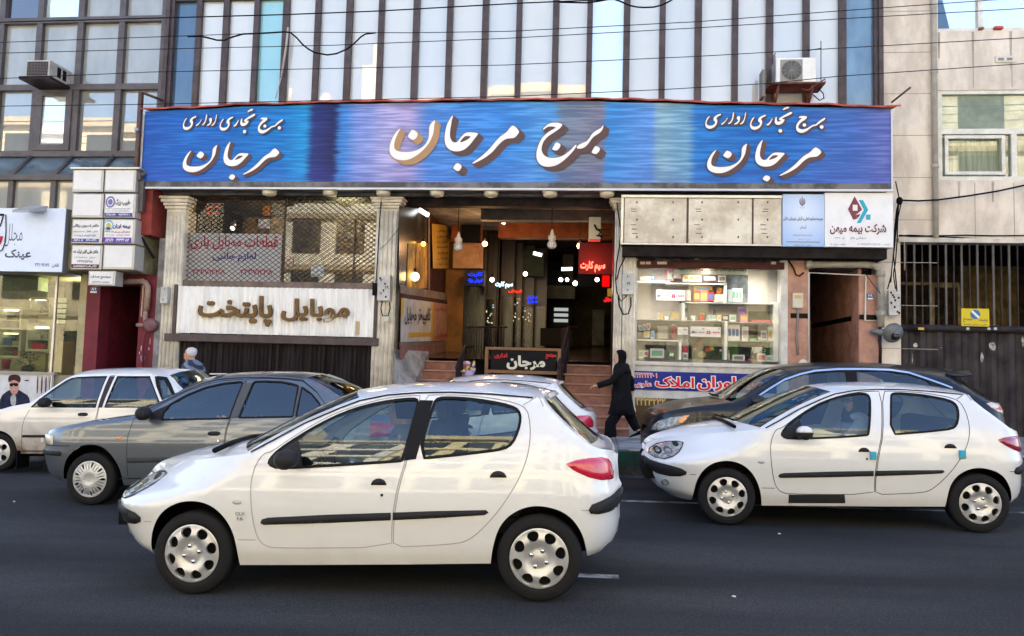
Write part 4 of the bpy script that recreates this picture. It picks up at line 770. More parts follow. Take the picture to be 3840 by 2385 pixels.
# ---- pink marble doorway at the right
ox0 = P('H',243,800,FY).x; ox1 = P('H',592,800,FY).x; ex1 = P('H',735,800,FY).x; zlt = P('H',400,605,FY).z
MB().box(wx1+.13, FY-.02, .4, ox0, FY+.3, zf, PINK).box(ox1, FY, .4, ex1, FY+.4, zf-.3, PINK).build('pink_wall', tower)
MB().box(ox0, FY+.05, zlt, xR-.2, FY+.4, zf, mat('stained_lintel', (.075, .055, .045), .8, var=.5)).build('door_lintel', tower)
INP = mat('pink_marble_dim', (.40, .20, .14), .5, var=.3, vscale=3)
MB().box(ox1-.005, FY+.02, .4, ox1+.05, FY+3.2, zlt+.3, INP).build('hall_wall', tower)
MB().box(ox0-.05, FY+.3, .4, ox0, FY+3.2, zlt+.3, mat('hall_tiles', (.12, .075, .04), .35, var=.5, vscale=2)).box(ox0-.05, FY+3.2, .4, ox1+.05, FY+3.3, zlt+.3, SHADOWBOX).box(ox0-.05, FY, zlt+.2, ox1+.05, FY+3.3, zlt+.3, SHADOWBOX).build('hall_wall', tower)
mb = MB()
for k_ in range(5):
    x = ox0+.02+.07*k_; mb.box(x, FY+1.4, 3.0-.1*k_, x+.05, FY+1.45, 3.62-.05*k_, mat('olive_brass', (.20, .17, .05), .4, .3))
mb.box(ox0, FY+1.42, .5, ox0+.45, FY+1.47, 2.75, mat('hall_door', (.10, .06, .035), .5, var=.3)); mb.build('inner_door', tower)
zbb = P('H',170,947,FY).z; zbt = P('H',170,913,FY).z
MB().box(P('H',117,930,FY).x, FY-.03, zbb, ox0-.005, FY-.02, zbt, BLACK).box(ox1-.012, FY+.4, zbb, ox1-.006, FY+3, zbt, BLACK).box(ox1+.002, FY-.006, zbb, ex1, FY-.002, zbt, BLACK).build('black_band', tower)
MB().tube([P('H',246,1280,FY-.03), P('H',246,632,FY-.03), P('H',640,650,FY-.03), P('H',634,962,FY-.03), P('H',742,968,FY-.03)], .018, mat('thin_white_pipe', (.62,.60,.56), .4), 8).build('thin_pipe', tower)
gp = thing('gas_pipe', 'thick grey pipe bending down beside the pink doorway', 'pipe', (4.6, FY, 1)); PIPE = mat('grey_pipe', (.33, .31, .27), .45, var=.2)
MB().tube([P('H',243,576,FY-.1), P('H',640,576,FY-.1), P('H',700,582,FY-.1), P('H',733,605,FY-.1), P('H',742,650,FY-.1), P('H',742,1010,FY-.1)], .062, PIPE, 12).build('pipe', gp)
for z_, x, y in (('H',742,640),('H',742,915),('H',245,576)):
    p = P(z_, x, y, FY-.1); MB().lathe([(.078,-.05),(.078,.05)], p, (0,0,1) if x > 300 else (1,0,0), PIPE, 14).build('collar', gp)
MB().tube([P('H',740,1010,FY-.1), P('H',736,1110,FY-.1), P('H',740,1160,FY-.1), P('H',738,1260,FY-.1)], .03, DARK, 8).build('lower_pipe', gp)
rg = thing('gas_regulator', 'large round grey gas regulator with a small valve beside the corrugated gate', 'regulator', P('H',828,1100,FY-.15)); RGM = mat('regulator_grey', (.16, .165, .165), .45, .3, var=.2)
c = P('H',828,1048,FY-.18); MB().lathe([(0,-.08),(.085,-.07),(.15,-.04),(.185,-.01),(.185,.01),(.15,.04),(.09,.075),(.045,.085),(.045,.13),(0,.13)], c, (.15,-1,-.35), RGM, 28).build('diaphragm_case', rg)
MB().lathe([(.07,0),(.07,.12),(.0,.12)], c, (.1,-1,-.9), DARK, 16).build('vent_cap', rg)
MB().tube([P('H',672,1035,FY-.15), P('H',705,1040,FY-.15), c], [.03,.055,.06], RGM, 10).ball(P('H',738,1045,FY-.16), .07, RGM, 12).build('valve', rg)
ib = thing('intercom', 'cream intercom box on the pink wall left of the doorway', 'intercom', P('H',170,880,FY-.06)); rc = RC('H', 134, 878, 206, 772, FY-.06)
MB().bbox(rc[0], FY-.08, rc[1], rc[2], FY-.02, rc[3], mat('cream_plastic', (.56,.52,.42), .4), .015).build('case', ib); MB().box(rc[0]+.03, FY-.083, rc[3]-.1, rc[2]-.03, FY-.08, rc[3]-.04, mat('dull_gold', (.45,.36,.12), .5)).build('label_plate', ib)
MB().tube([P('H',170,880,FY-.05), P('H',168,1000,FY-.05), P('H',160,1060,FY-.05), P('H',170,1200,FY-.05)], .02, mat('conduit_grey', (.22,.19,.17), .6), 6).build('conduit', ib)
c = P('H',205,1262,FY-.05); mb = MB(); mb.lathe([(.085,0),(.085,-.03),(.05,-.05),(0,-.05)], c, (0,1,0), mat('cream_plastic', (.56,.52,.42), .4), 16); single(mb, 'wall_socket', 'round cream fitting low on the pink wall beside the door', 'fitting')
def plate(z, r, s, label, col=(.02,.06,.22), Y=FY-.01):
    rc = RC(z, *r, Y); t = thing('number_plate', label, 'number plate', ((rc[0]+rc[2])/2, Y, rc[1])); MB().box(rc[0], Y-.012, rc[1], rc[2], Y, rc[3], mat('plate_blue', col, .35)).build('plate', t)
    mb = MB(); h = rc[3]-rc[1]; mb.box(rc[0]+.01, Y-.015, rc[1]+.01, rc[2]-.01, Y-.0125, rc[1]+h*.32, SW); text(mb, s, (rc[0]+(rc[2]-rc[0])*.2, rc[1]+h*.45, rc[2]-(rc[2]-rc[0])*.2, rc[1]+h*.9), Y-.012, SW, bold=.03); mb.build('digits', t)
plate('H', (646,820,691,778), '۳۵۹', 'blue house number plate on the pink pilaster')
def meter(z, r, digs, label, Y, holes=()):
    rc = RC(z, *r, Y); t = thing('terminal_box', label, 'terminal box', ((rc[0]+rc[2])/2, Y, rc[1]), 'telephone terminal boxes on the facade'); MB().bbox(rc[0], Y-.09, rc[1], rc[2], Y+.02, rc[3], mat('box_grey', (.50,.49,.47), .45, var=.15), .012).build('case', t)
    mb = MB(); W_ = rc[2]-rc[0]; H_ = rc[3]-rc[1]
    for s, fx, fz, h in digs: text(mb, s, (rc[0]+W_*(fx-.16*len(s)), rc[1]+H_*(fz-h/2), rc[0]+W_*(fx+.16*len(s)), rc[1]+H_*(fz+h/2)), Y-.09, BLACK, bold=.03, keep=True)
    for fx, fz in holes: mb.box(rc[0]+W_*fx-.016, Y-.094, rc[1]+H_*fz-.02, rc[0]+W_*fx+.016, Y-.0905, rc[1]+H_*fz+.02, DARK)
    mb.build('markings', t)
meter('G', (97,785,178,642), (('۲۰',.5,.86,.12),('۵۹',.5,.52,.16),('۳۰',.5,.2,.12)), 'grey terminal box numbered 59 on the pilaster right of the entrance', 14.34)
meter('E', (1585,828,1672,652), (('۱۲',.3,.8,.1),('۵۹',.72,.52,.14),('۲۱',.3,.28,.1)), 'grey terminal box numbered 59 on the pilaster left of the entrance, cable loop below', 14.32, ((.2,.88),(.5,.4),(.7,.15),(.6,.66)))
meter('E', (92,845,140,732), (('۲',.6,.85,.12),('۲۱',.5,.2,.12)), 'small grey terminal box on the far left pilaster', 14.33)
meter('H', (786,930,864,756), (), 'pale terminal box with torn stickers on the concrete strip by the gate', FY-.02, ((.2,.9),(.35,.8),(.85,.7),(.45,.72),(.2,.5),(.5,.33),(.75,.15),(.9,.1),(.55,.6)))
# ================================================================== RIGHT: CONCRETE BUILDING, GATE
GY = 14.6
CON = mat('board_marked_concrete', (.74, .66, .57), .8, stain=(.54, .47, .40), vscale=1.5, bump=.25, bscale=25, stretch=(1.2, 1, .55))
rb = thing('concrete_building', 'beige concrete building with white framed windows and a barred garage gate', 'building', (8.5, GY, .5))
rx0 = P('S',322,300,FY).x; xg0 = P('H',880,700,GY).x; zg1 = P('H',1200,418,GY).z; X1 = 22.0
def rect_wall(mb, x0, z0, x1, z1, Y, th, holes, m):
    xs = sorted({x0, x1, *[h[0] for h in holes], *[h[2] for h in holes]}); zs_ = sorted({z0, z1, *[h[1] for h in holes], *[h[3] for h in holes]})
    for a, b in zip(xs[:-1], xs[1:]):
        for c, d in zip(zs_[:-1], zs_[1:]):
            if not any(h[0]-1e-6 <= a and b <= h[2]+1e-6 and h[1]-1e-6 <= c and d <= h[3]+1e-6 for h in holes): mb.box(a, Y, c, b, Y+th, d, m)
w0 = P('S',772,1000,GY).x; wz0 = P('S',1000,1378,GY).z; wz1 = P('S',1000,690,GY).z
u0 = P('S',748,100,GY).x; uz0 = P('S',1000,236,GY).z
w1 = w0+4.2; gx1 = P('H',1703,700,GY).x+2.4
mb = MB(); rect_wall(mb, rx0, .3, X1, 20, GY, .35, [(w0, wz0, w1, wz1), (u0, uz0, u0+4.4, uz0+2.2), (xg0, .3, gx1, zg1), (w0+6, wz0, w0+10, wz1), (w0+6, uz0, w0+10, uz0+2.2)], CON); mb.box(rx0, GY+4.5, .3, X1, GY+12, 20, CON)
mb.build('wall', rb)
mb = MB()
for y in (0,) :
    for k in range(18):
        z = 2.2+k*.80; mb.box(rx0+.02, GY-.004, z, xg0+.65, GY-.001, z+.012, mat('form_joint', (.30,.265,.23), .85))
for k in range(1, 7):
    x = w0-.05+k*.68; mb.box(x, GY-.004, zg1+.05, x+.010, GY-.001, wz0-.05, mat('form_joint', (.30,.265,.23), .85)); mb.box(x, GY-.004, wz1+.05, x+.010, GY-.001, uz0-.05, mat('form_joint', (.30,.265,.23), .85))
mb.build('form_joints', rb)
STN = mat('rain_stain', (.30, .25, .21), .85, stain=(.44, .39, .34), vscale=4, stretch=(3, 1, .6))
mb = MB()
for k in range(14):
    x = w0+.1+k*.3+random.uniform(-.1,.1); h = random.uniform(.25,.8); top = wz0-.03 if k % 2 else uz0-.02
    mb.add([(x,GY-.0025,top),(x+.05,GY-.0025,top),(x+.035,GY-.0025,top-h),(x+.01,GY-.0025,top-h)], [(0,3,2,1)], STN)
mb.build('rain_stains', rb)
MB().box(xg0-.05, GY-.06, zg1-.02, gx1, GY+.05, zg1+.06, mat('pale_ledge', (.55,.51,.45), .7, var=.2)).build('ledge', rb)
WF = mat('white_window_frame', (.66,.64,.58), .45, var=.12); WG = glass('house_glass', 'e6ebe6', .06, .9); CUR = mat('curtain', (.74, .70, .58), .8, var=.25, vscale=2, stretch=(7, 1, .3)); ROOM = mat('room_dark', (.10,.10,.09), .8)
def casement(x0, z0, x1, z1, name):
    wn = MB(); wn.box(x0, GY+.32, z0, x1, GY+1.2, z0+.02, ROOM); wn.box(x0-.2, GY+1.3, z0-.3, x1+.2, GY+1.35, z1+.3, ROOM)
    f = MB(); zt_ = z1-.78
    f.frame(x0, z0, x1, z1, GY+.02, GY+.14, .08, WF, .07); f.box(x0+.08, GY+.018, zt_-.05, x1-.08, GY+.138, zt_+.05, WF)
    for k in (1.35, 2.75): f.box(x0+k-.05, GY+.025, z0+.07, x0+k+.05, GY+.135, zt_-.05, WF)
    f.box(x0+2.55, GY+.025, zt_+.05, x0+2.63, GY+.135, z1-.07, WF)
    for k in (.12, 1.62): 
        if k < 1: f.frame(x0+k, z0+.1, x0+k+1.06, zt_-.08, GY, GY+.017, .06, WF)
    o = f.build(name, rb); wn.build('reveal', o)
    MB().box(x0+.06, GY+.08, z0+.05, x1-.06, GY+.085, z1-.05, WG).build('pane', o)
    MB().box(x0+.08, GY+.10, zt_+.03, x1-.08, GY+.11, z1-.07, mat('frosted_blind', (.70,.71,.67), .6, var=.2, vscale=2)).build('blind', o); c = MB(); n = 160; vs = []
    for i in range(n+1):
        x = x0+.15+(x1-x0-.3)*i/n; y = GY+.16+.03*math.sin(i*.55)+.015*math.sin(i*1.7); vs += [(x, y, z0+.03), (x, y, zt_-.02)]
    c.add(vs, [(2*i, 2*i+2, 2*i+3, 2*i+1) for i in range(n)], CUR, True); c.build('curtain', o)
    return o
casement(w0, wz0, w1, wz1, 'window'); casement(w0+6, wz0, w0+10, wz1, 'window')
f = MB(); x0 = u0; x1 = u0+4.4; z1 = uz0+2.2
f.frame(x0, uz0, x1, z1, GY+.02, GY+.14, .06, WF)
xm_ = P('S',1100,100,GY).x; f.box(xm_-.04, GY+.02, uz0+.06, xm_+.04, GY+.14, z1-.06, WF); o = f.build('window', rb)
MB().box(x0+.05, GY+.08, uz0+.05, x1-.05, GY+.085, z1-.05, mirror_pane('upper_window_glass', (.62,.65,.68), .5, .01, (.95,.98,1))).build('pane', o)
a = [P('S',755,0,GY+.07), P('S',805,0,GY+.07), P('S',862,228,GY+.07), P('S',755,228,GY+.07)]; MB().quad(*[(q.x, GY+.07, q.z) for q in a[::-1]], PBL).build('blue_blind', o)
mb = MB()
for x0_, y0_, x1_, y1_, c in ((1085,212,1118,226,(.25,.12,.08)),(1200,205,1265,224,(.45,.07,.06))): q = RC('S',x0_,y1_,x1_,y0_,GY-.02); mb.box(q[0], GY-.06, q[1], q[2], GY+.04, q[3], mat('sill_object_%d' % x0_, c, .5))
mb.build('sill_blocks', o)
vt = MB(); q = RC('S',1210,478,1355,430,GY-.01); vt.box(q[0], GY-.03, q[1], q[2], GY, q[3], mat('vent_white', (.60,.57,.52), .6))
for a_, b_ in ((.12,.42),(.58,.88)): vt.box(q[0]+(q[2]-q[0])*a_, GY-.034, q[1]+.03, q[0]+(q[2]-q[0])*b_, GY-.031, q[3]-.04, mat('vent_grey', (.22,.21,.20), .7))
vt.build('wall_vent', rb)
dp = MB(); xd = P('S',738,300,GY-.05).x; dp.tube([(xd, GY-.06, 20), (xd, GY-.06, zg1+.06)], .05, mat('down_pipe_grey', (.42,.40,.37), .5, var=.15), 10)
for z in (5.6, 7.4, 9.2): dp.lathe([(.066,-.03),(.066,.03)], (xd, GY-.06, z), (0,0,1), mat('down_pipe_grey', (.42,.40,.37), .5), 12)
single(dp, 'drain_pipe', 'grey drain pipe running down the concrete facade beside the windows', 'pipe')
# garage behind bars
gz = P('H',1200,1000,GY).z
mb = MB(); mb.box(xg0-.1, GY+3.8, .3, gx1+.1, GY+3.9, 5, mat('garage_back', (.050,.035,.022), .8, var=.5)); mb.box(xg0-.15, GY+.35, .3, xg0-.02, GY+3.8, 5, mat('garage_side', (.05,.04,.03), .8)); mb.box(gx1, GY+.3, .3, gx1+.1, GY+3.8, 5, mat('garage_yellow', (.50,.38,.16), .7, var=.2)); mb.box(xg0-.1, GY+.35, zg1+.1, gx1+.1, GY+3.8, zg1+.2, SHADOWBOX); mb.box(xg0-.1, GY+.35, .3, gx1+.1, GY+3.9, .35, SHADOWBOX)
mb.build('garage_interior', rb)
mb = MB(); TAN = mat('tan_frame', (.22,.165,.085), .6, var=.3)
for r in ((880,718,1280,700),(1072,1000,1108,718),(1268,1000,1290,735),(1110,735,1290,718)): q = RC('H', *r, GY+2.6); mb.box(q[0], GY+2.55, q[1], q[2], GY+2.65, q[3], TAN)
mb.build('inner_door_frame', rb); mb = MB(); q = RC('H',1300,1000,1700,640,GY+3.7); mb.box(q[0], GY+3.72, q[1], q[2], GY+3.78, q[3]+.6, mat('garage_ochre', (.17,.115,.04), .7, var=.4)); mb.build('inner_panel', rb)
gate = thing('garage_gate', 'black corrugated garage gate topped with upright bars', 'gate', ((xg0+gx1)/2, GY, .5))
GB = mat('gate_black', (.022,.018,.022), .45, stain=(.05,.042,.045), vscale=2.2); GBAR = mat('gate_bar', (.10,.092,.088), .5, var=.2)
mb = MB(); corrugated(mb, xg0+.02, gx1, .45, gz-.1, GY+.10, .31, .035, GB, True); mb.build('corrugated_leaf', gate)
mb = MB(); mb.tube([(xg0+.01, GY+.04, gz-.04), (gx1, GY+.04, gz-.04)], .065, GB, 10); mb.build('top_rail', gate)
for i, hx in enumerate((920,975,1030,1085,1140,1194,1249,1303,1358,1412,1468,1522,1577,1632,1690,1750,1810,1870,1930,1990,2050,2110,2170,2230,2290,2350)):
    p = P('H', hx, 700, GY+.05); wd = .017 if i % 2 else .010; mb = MB(); mb.box(p.x-wd, GY+.04, gz-.05, p.x+wd, GY+.07, zg1-.03, GBAR if i % 2 else GB); mb.build('bar', gate)
mb = MB()
for x, y, a_, b_ in ((990,1132,34,34),(965,1220,6,90),(1518,1140,44,80),(1448,1218,22,66),(1165,1150,10,10),(1730,1112,16,80)):
    q = P('H', x, y, GY+.03); w_, h_ = a_/340, b_/340; pts = smooth_loop([(q.x+w_/2*math.cos(t)*random.uniform(.6,1.1), q.z+h_/2*math.sin(t)*random.uniform(.6,1.1)) for t in [k*.7 for k in range(9)]], 1); mb.poly([pts], lambda a, b: (a, GY+.058, b), mat('torn_paper', (.50,.50,.48), .8, stain=(.12,.11,.11), vscale=25))
for x, c in ((1022,(.55,.38,.06)),(1345,(.5,.5,.5)),(1490,(.4,.4,.4)),(1535,(.5,.5,.5))): q = P('H', x, 1018, GY-.03); mb.box(q.x-.05*(1 if c[0] > .52 else .5), GY-.035, q.z-.025, q.x+.05*(1 if c[0] > .52 else .5), GY-.024, q.z+.02, mat('gate_sticker_%d' % x, c, .6))
mb.build('torn_stickers', gate)
q = RC('H',1298,1003,1492,880,GY-.05); ns = thing('no_parking_sign', 'yellow no parking sign with a blue barred circle wired to the gate bars', 'sign', ((q[0]+q[2])/2, GY-.05, q[1]))
MB().bbox(q[0], GY-.06, q[1], q[2], GY-.045, q[3], mat('sign_yellow', (.62,.47,.02), .45), .005).build('plate', ns)
mb = MB(); c = P('H',1396,920,GY-.06); r = .085; mb.poly([[(c.x+r*math.cos(k*.2617), c.z+r*math.sin(k*.2617)) for k in range(24)]], lambda a, b: (a, GY-.064, b), mat('plate_blue2', (.04,.16,.36), .4)); mb.poly([[(c.x-.075,c.z+.045),(c.x-.05,c.z+.075),(c.x+.075,c.z-.045),(c.x+.05,c.z-.075)][::-1]], lambda a, b: (a, GY-.067, b), SW); mb.build('barred_circle', ns)
for s, r in (('پارکینگ',(1425,970,1482,950)),('ممنوع',(1312,972,1372,945)),('حتی برای شما',(1318,996,1480,984))): mb = MB(); text(mb, s, RC('H',*r,GY-.06), GY-.06, INK, bold=.03); mb.build('lettering', ns)
# cables down the concrete strip and away to the right
mb = MB()
for pts in ([(845,0),(872,125),(868,150),(850,330),(835,480),(820,600),(812,700)],[(885,150),(862,250),(855,420),(845,560),(830,640),(845,745)],[(870,140),(845,300),(840,420),(815,650),(790,745)],[(868,140),(852,200),(838,330),(832,520),(850,700),(855,760)]):
    mb.tube([P('H', x, y, FY-.06-.02*i) for i, (x, y) in enumerate(pts)], .011, CABLE, 5)
for pts in ([(868,130),(1000,135),(1140,128),(1350,100),(1550,68),(1760,22),(2000,-40)],):
    mb.tube([P('H', x, y, GY-.15) for x, y in pts], .016, CABLE, 6)
for pts in ([(870,372),(960,380),(1140,376),(1330,372),(1520,376),(1760,374)],[(870,378),(940,372),(1140,382),(1300,390),(1530,405),(1760,408)]):
    mb.tube([P('H', x, y, GY-.03) for x, y in pts], .012, CABLE, 5)
mb.ball(P('H',872,135,FY-.1), .06, CABLE, 8, (1,1,1.3)); mb.tube([P('H',905,395,GY-.04), P('H',908,520,GY-.03), P('H',908,615,GY-.03)], .014, mat('old_conduit', (.30,.24,.17), .6), 6)
single(mb, 'cable_bundle', 'tangle of black cables tied to the concrete corner above the terminal box', 'cables')
mb = MB(); mb.tube([P('H',610,600,FY-.08), P('H',680,700,FY-.08), P('H',740,775,FY-.16), P('H',765,830,FY-.06)], .007, CABLE, 5); mb.tube([P('H',100,540,FY-.06), P('H',140,600,FY-.06), P('H',155,645,FY-.06), P('H',180,655,FY-.06), P('H',210,630,FY-.06)], .014, CABLE, 6); single(mb, 'loose_cable', 'loose black cable hanging over the pink doorway', 'cable')
# cables on the entrance pilasters
mb = MB(); mb.tube([P('G',62,150,14.28), P('G',75,250,14.28), P('G',88,330,14.28), P('G',80,450,14.28), P('G',60,560,14.28), P('G',52,680,14.28), P('G',62,770,14.28), P('G',90,830,14.27), P('G',130,790,14.28)], .012, CABLE, 6); mb.tube([P('G',72,790,14.28), P('G',78,860,14.27), P('G',105,920,14.26), P('G',140,915,14.26), P('G',158,860,14.27), P('G',158,800,14.28)], .015, CABLE, 6); mb.tube([P('G',180,490,14.25), P('G',120,520,14.25), P('G',80,600,14.27), P('G',60,680,14.28)], .012, CABLE, 6)
single(mb, 'cable_loop', 'black cables looping under the terminal box right of the entrance', 'cable')
mb = MB(); mb.tube([P('E',1605,110,14.28), P('E',1590,300,14.28), P('E',1580,500,14.3), P('E',1570,650,14.3), P('E',1562,760,14.3), P('E',1610,835,14.28), P('E',1600,880,14.27), P('E',1612,930,14.27), P('E',1650,930,14.27), P('E',1665,880,14.28), P('E',1660,835,14.28)], .012, CABLE, 6); mb.tube([P('E',1725,325,14.25), P('E',1640,430,14.27), P('E',1595,470,14.28)], .006, CABLE, 5); mb.box(P('E',1560,790,14.3).x-.04, 14.24, P('E',1560,790,14.3).z, P('E',1560,790,14.3).x+.04, 14.3, P('E',1560,705,14.3).z, CABLE)
p = P('E',1640,952,14.25); mb.bbox(p.x-.045, 14.22, p.z-.05, p.x+.045, 14.28, p.z+.05, mat('cream_plastic', (.56,.52,.42), .4), .01); single(mb, 'cable_loop', 'black cable and plug hanging under the terminal box left of the entrance', 'cable')
# split air conditioner on a shelf in front of the mirror windows
AY = 13.95
ac = thing('air_conditioner', 'white split air conditioner outdoor unit with a round fan grille above the banner', 'air conditioner', P('R',1880,540,AY))
q = RC('R', 1758, 538, 2018, 374, AY); ACW = mat('ac_white', (.74,.73,.70), .4, var=.05)
MB().bbox(q[0], AY, q[1], q[2], AY+.36, q[3], ACW, .02).build('casing', ac)
g = RC('R', 1784, 532, 1930, 388, AY); mb = MB(); mb.bbox(g[0], AY-.012, g[1], g[2], AY+.002, g[3], mat('grille_grey', (.27,.265,.25), .5), .008)
gc = Vector(((g[0]+g[2])/2, AY-.014, (g[1]+g[3])/2)); gr = (g[2]-g[0])/2-.02; mb.lathe([(0,0),(gr,0)], gc, (0,-1,0), mat('fan_dark', (.07,.066,.06), .5), 32)
for k in range(1, 9): rr = gr*k/8; mb.tube([gc+Vector((rr*math.cos(t*.2618), -.008, rr*math.sin(t*.2618))) for t in range(25)], .005, mat('grille_wire', (.34,.33,.31), .5), 4, False)
for k in range(12): mb.tube([gc+Vector((0,-.006,0)), gc+Vector((gr*math.cos(k*.5236), -.006, gr*math.sin(k*.5236)))], .004, mat('grille_wire', (.34,.33,.31), .5), 4)
mb.build('fan_grille', ac)
mb = MB()
for k in range(9): mb.box(q[0]-.004, AY+.05, q[1]+.08+.06*k, q[0]+.001, AY+.31, q[1]+.11+.06*k, DARK)
mb.build('side_louvres', ac)
sh = thing('ac_bracket', 'rusty brown shelf bracket carrying the split air conditioner', 'bracket', P('R',1880,600,AY)); zb2 = q[1]
RST = mat('rust_brown', (.14,.055,.04), .7, var=.4)
MB().box(q[0]-.12, AY-.04, zb2-.035, q[2]+.16, FY-.1, zb2-.004, RST).build('shelf', sh)
for x in (q[0]+.05, q[2]-.05): MB().tube([(x, AY, zb2-.04), (x, FY-.1, zb2-.42)], .025, RST, 6).tube([(x, FY-.12, zb2-.04), (x, FY-.12, zb2-.45)], .025, RST, 6).build('arm', sh)
mb = MB(); mb.tube([(q[2]+.15, AY-.03, zb2-.01), (q[2]+.15, AY-.03, zb2+.05), (q[2]-.15, AY-.02, zb2-.16), (q[2]-.25, AY, zb2-.12)], .012, RST, 5); mb.build('tie', sh)
mb = MB(); c0 = P('R',2050,268,AY+.1); mb.tube([c0, P('R',2050,540,AY+.1)], .008, CABLE, 5); mb.tube([P('R',1965,330,AY+.2), P('R',2048,316,AY+.1)], .010, CABLE, 5); mb.tube([P('R',2030,575,AY), P('R',2065,610,AY), P('R',2070,640,AY+.1), P('R',2040,655,AY+.2), P('R',1990,610,AY+.2)], .010, CABLE, 5); single(mb, 'antenna_wire', 'thin aerial wire and hanging cable at the right of the split air conditioner', 'wire')
mb = MB(); q2 = RC('R',1662,635,1684,458,FY-.35); mb.bbox(q2[0], FY-.4, q2[1], q2[2], FY-.15, q2[3], mat('duct_grey', (.20,.19,.18), .6), .01); single(mb, 'cable_duct', 'narrow grey duct standing on the banner left of the split air conditioner', 'duct')
# overhead wires along the street
def wire(pts, label, r=.0065, group='overhead wires along the street'):
    mb = MB(); q = []
    for i in range(len(pts)-1):
        n = 8
        for k in range(n+(i == len(pts)-2)):
            t = k/n; a, b = pts[i], pts[i+1]; q.append(a+(b-a)*t)
    mb.tube(q, r, CABLE, 5); return single(mb, 'overhead_wire', label, 'wire', group)
OY = 11.9
def line(ps): return [P(z, x, y, OY) for z, x, y in ps]
def ext(l): a = l[0]+(l[0]-l[1])*1.5; b = l[-1]+(l[-1]-l[-2]).normalized()*16; return [l[0]+(l[0]-l[1]).normalized()*16]+l+[b]
wire(ext(line([('Q',160,115),('Q',900,95),('Q',1500,72),('Q',2435,20),('R',600,0)])), 'topmost overhead wire, thicker and wrapped with a spiral cable', .011)
wire(ext(line([('A',20,300),('Q',910,210),('Q',1700,214),('R',0,205),('R',1240,142),('S',0,85),('S',740,32)])), 'second overhead wire from the top, the one the sagging cable hangs from')
wire(ext(line([('A',20,376),('Q',0,322),('Q',1200,295),('R',0,250),('R',1240,182),('S',0,146),('S',1430,65)])), 'third overhead wire from the top')
wire(ext(line([('A',20,556),('Q',0,470),('Q',1730,436),('R',0,424),('R',1240,368),('S',0,370),('S',1430,290)])), 'fourth overhead wire from the top, crossing the rows of mirror windows at mid height')
wire(ext(line([('A',20,752),('Q',0,680),('R',0,630),('R',1000,585),('R',1700,545),('S',0,585),('S',1430,488)])), 'lowest overhead wire, just above the banner and across the air conditioner')
mb = MB(); mb.tube([P('Q', x, y, OY-.02) for x, y in ((250,238),(340,237),(390,248),(440,262),(490,262),(530,245),(610,222),(750,216),(880,208),(920,212),(960,245),(1000,290),(1040,322),(1080,343),(1160,358),(1220,350),(1290,320),(1340,280),(1380,240),(1410,222),(1475,214))], .014, CABLE, 6); single(mb, 'sagging_cable', 'thick black cable end sagging in a loop before the mirror windows on the left', 'cable')
mb = MB(); mb.tube([P('R', x, y, OY+.02) for x, y in ((340,14),(520,18),(600,8),(640,0),(690,-8),(740,8),(800,35),(850,46),(900,49),(960,46),(1010,33),(1060,10),(1090,-10))], .013, CABLE, 6); single(mb, 'sagging_cable', 'black cable drooping into the top edge of the photo right of the middle', 'cable')
mb = MB(); mb.tube([P('Q',905,180,FY-.16), P('Q',893,300,FY-.16), P('Q',862,495,FY-.16)], .022, mat('grey_wood', (.40,.36,.32), .7), 6); mb.tube([P('Q',862,495,FY-.16), P('Q',822,645,FY-.16)], .010, mat('grey_wood', (.40,.36,.32), .7), 5); single(mb, 'leaning_pole', 'thin broken pole leaning across the turquoise window', 'pole')
# ================================================================== LEFT BUILDING
lb = thing('glass_building', 'dark framed glass building with a sloping glass skirt over the optician shop', 'building', (-12, FY, .5))
LF = mat('grey_brown_frame', (.10,.088,.090), .45, .2, var=.15)
LP1 = mirror_pane('grey_mirror_glass', (.33,.335,.31), .12, .03, (1,.95,.87), .25); LP2 = mirror_pane('clear_mirror_glass', (.25,.255,.24), .20, .005, (1,.95,.87), .15); LP3 = mirror_pane('slate_glass', (.13,.17,.19), .3, .06, (.8,.92,1), .25); LPD = mirror_pane('brown_tinted_glass', (.035,.030,.036), .16, .04)
gxs = [P('A',x,y,FY).x for x, y in ((18,400),(285,450),(562,620),(855,610),(1165,500))]
step = (gxs[4]-gxs[0])/4; lxs = [gxs[0]-step*k for k in range(6,0,-1)]+gxs
hz = [P('A',500,1098,FY).z, P('A',500,628,FY).z, P('A',500,155,FY).z]; hz.append(hz[2]+(hz[2]-hz[1])); hz.append(hz[3]+(hz[2]-hz[1]))
xLL = lxs[0]; xRR = xL-.02
MB().box(xLL, FY+.15, hz[4], xRR, FY+12, 19, mat('left_wall', (.25,.24,.24), .6)).box(xLL, FY+3.5, .3, xRR, FY+12, hz[4], SHADOWBOX).build('wall', lb)
for i, x in enumerate(lxs):
    for r in range(4):
        MB().box(x-.065, FY-.09, hz[r]+.06, x+.065, FY+.03, hz[r+1]-.06, LF).build('mullion', lb)
MB().box(xRR-.10, FY-.14, hz[0]-1.2, xRR, FY+.1, 19, LF).build('mullion', lb)
for r in range(5): MB().box(xLL, FY-.10, hz[r]-.06, xRR, FY+.03, hz[r]+.06, LF).build('transom', lb)
def pane_y(a, b, z0, z1, m, par, nm='window_pane', dy=0.0):
    t, u = random.uniform(-.006,.006), random.uniform(-.010,.010)
    return MB().quad((a,FY+dy+t,z0),(b,FY+dy-t,z0),(b,FY+dy-t+u,z1),(a,FY+dy+t+u,z1), m).build(nm, par)
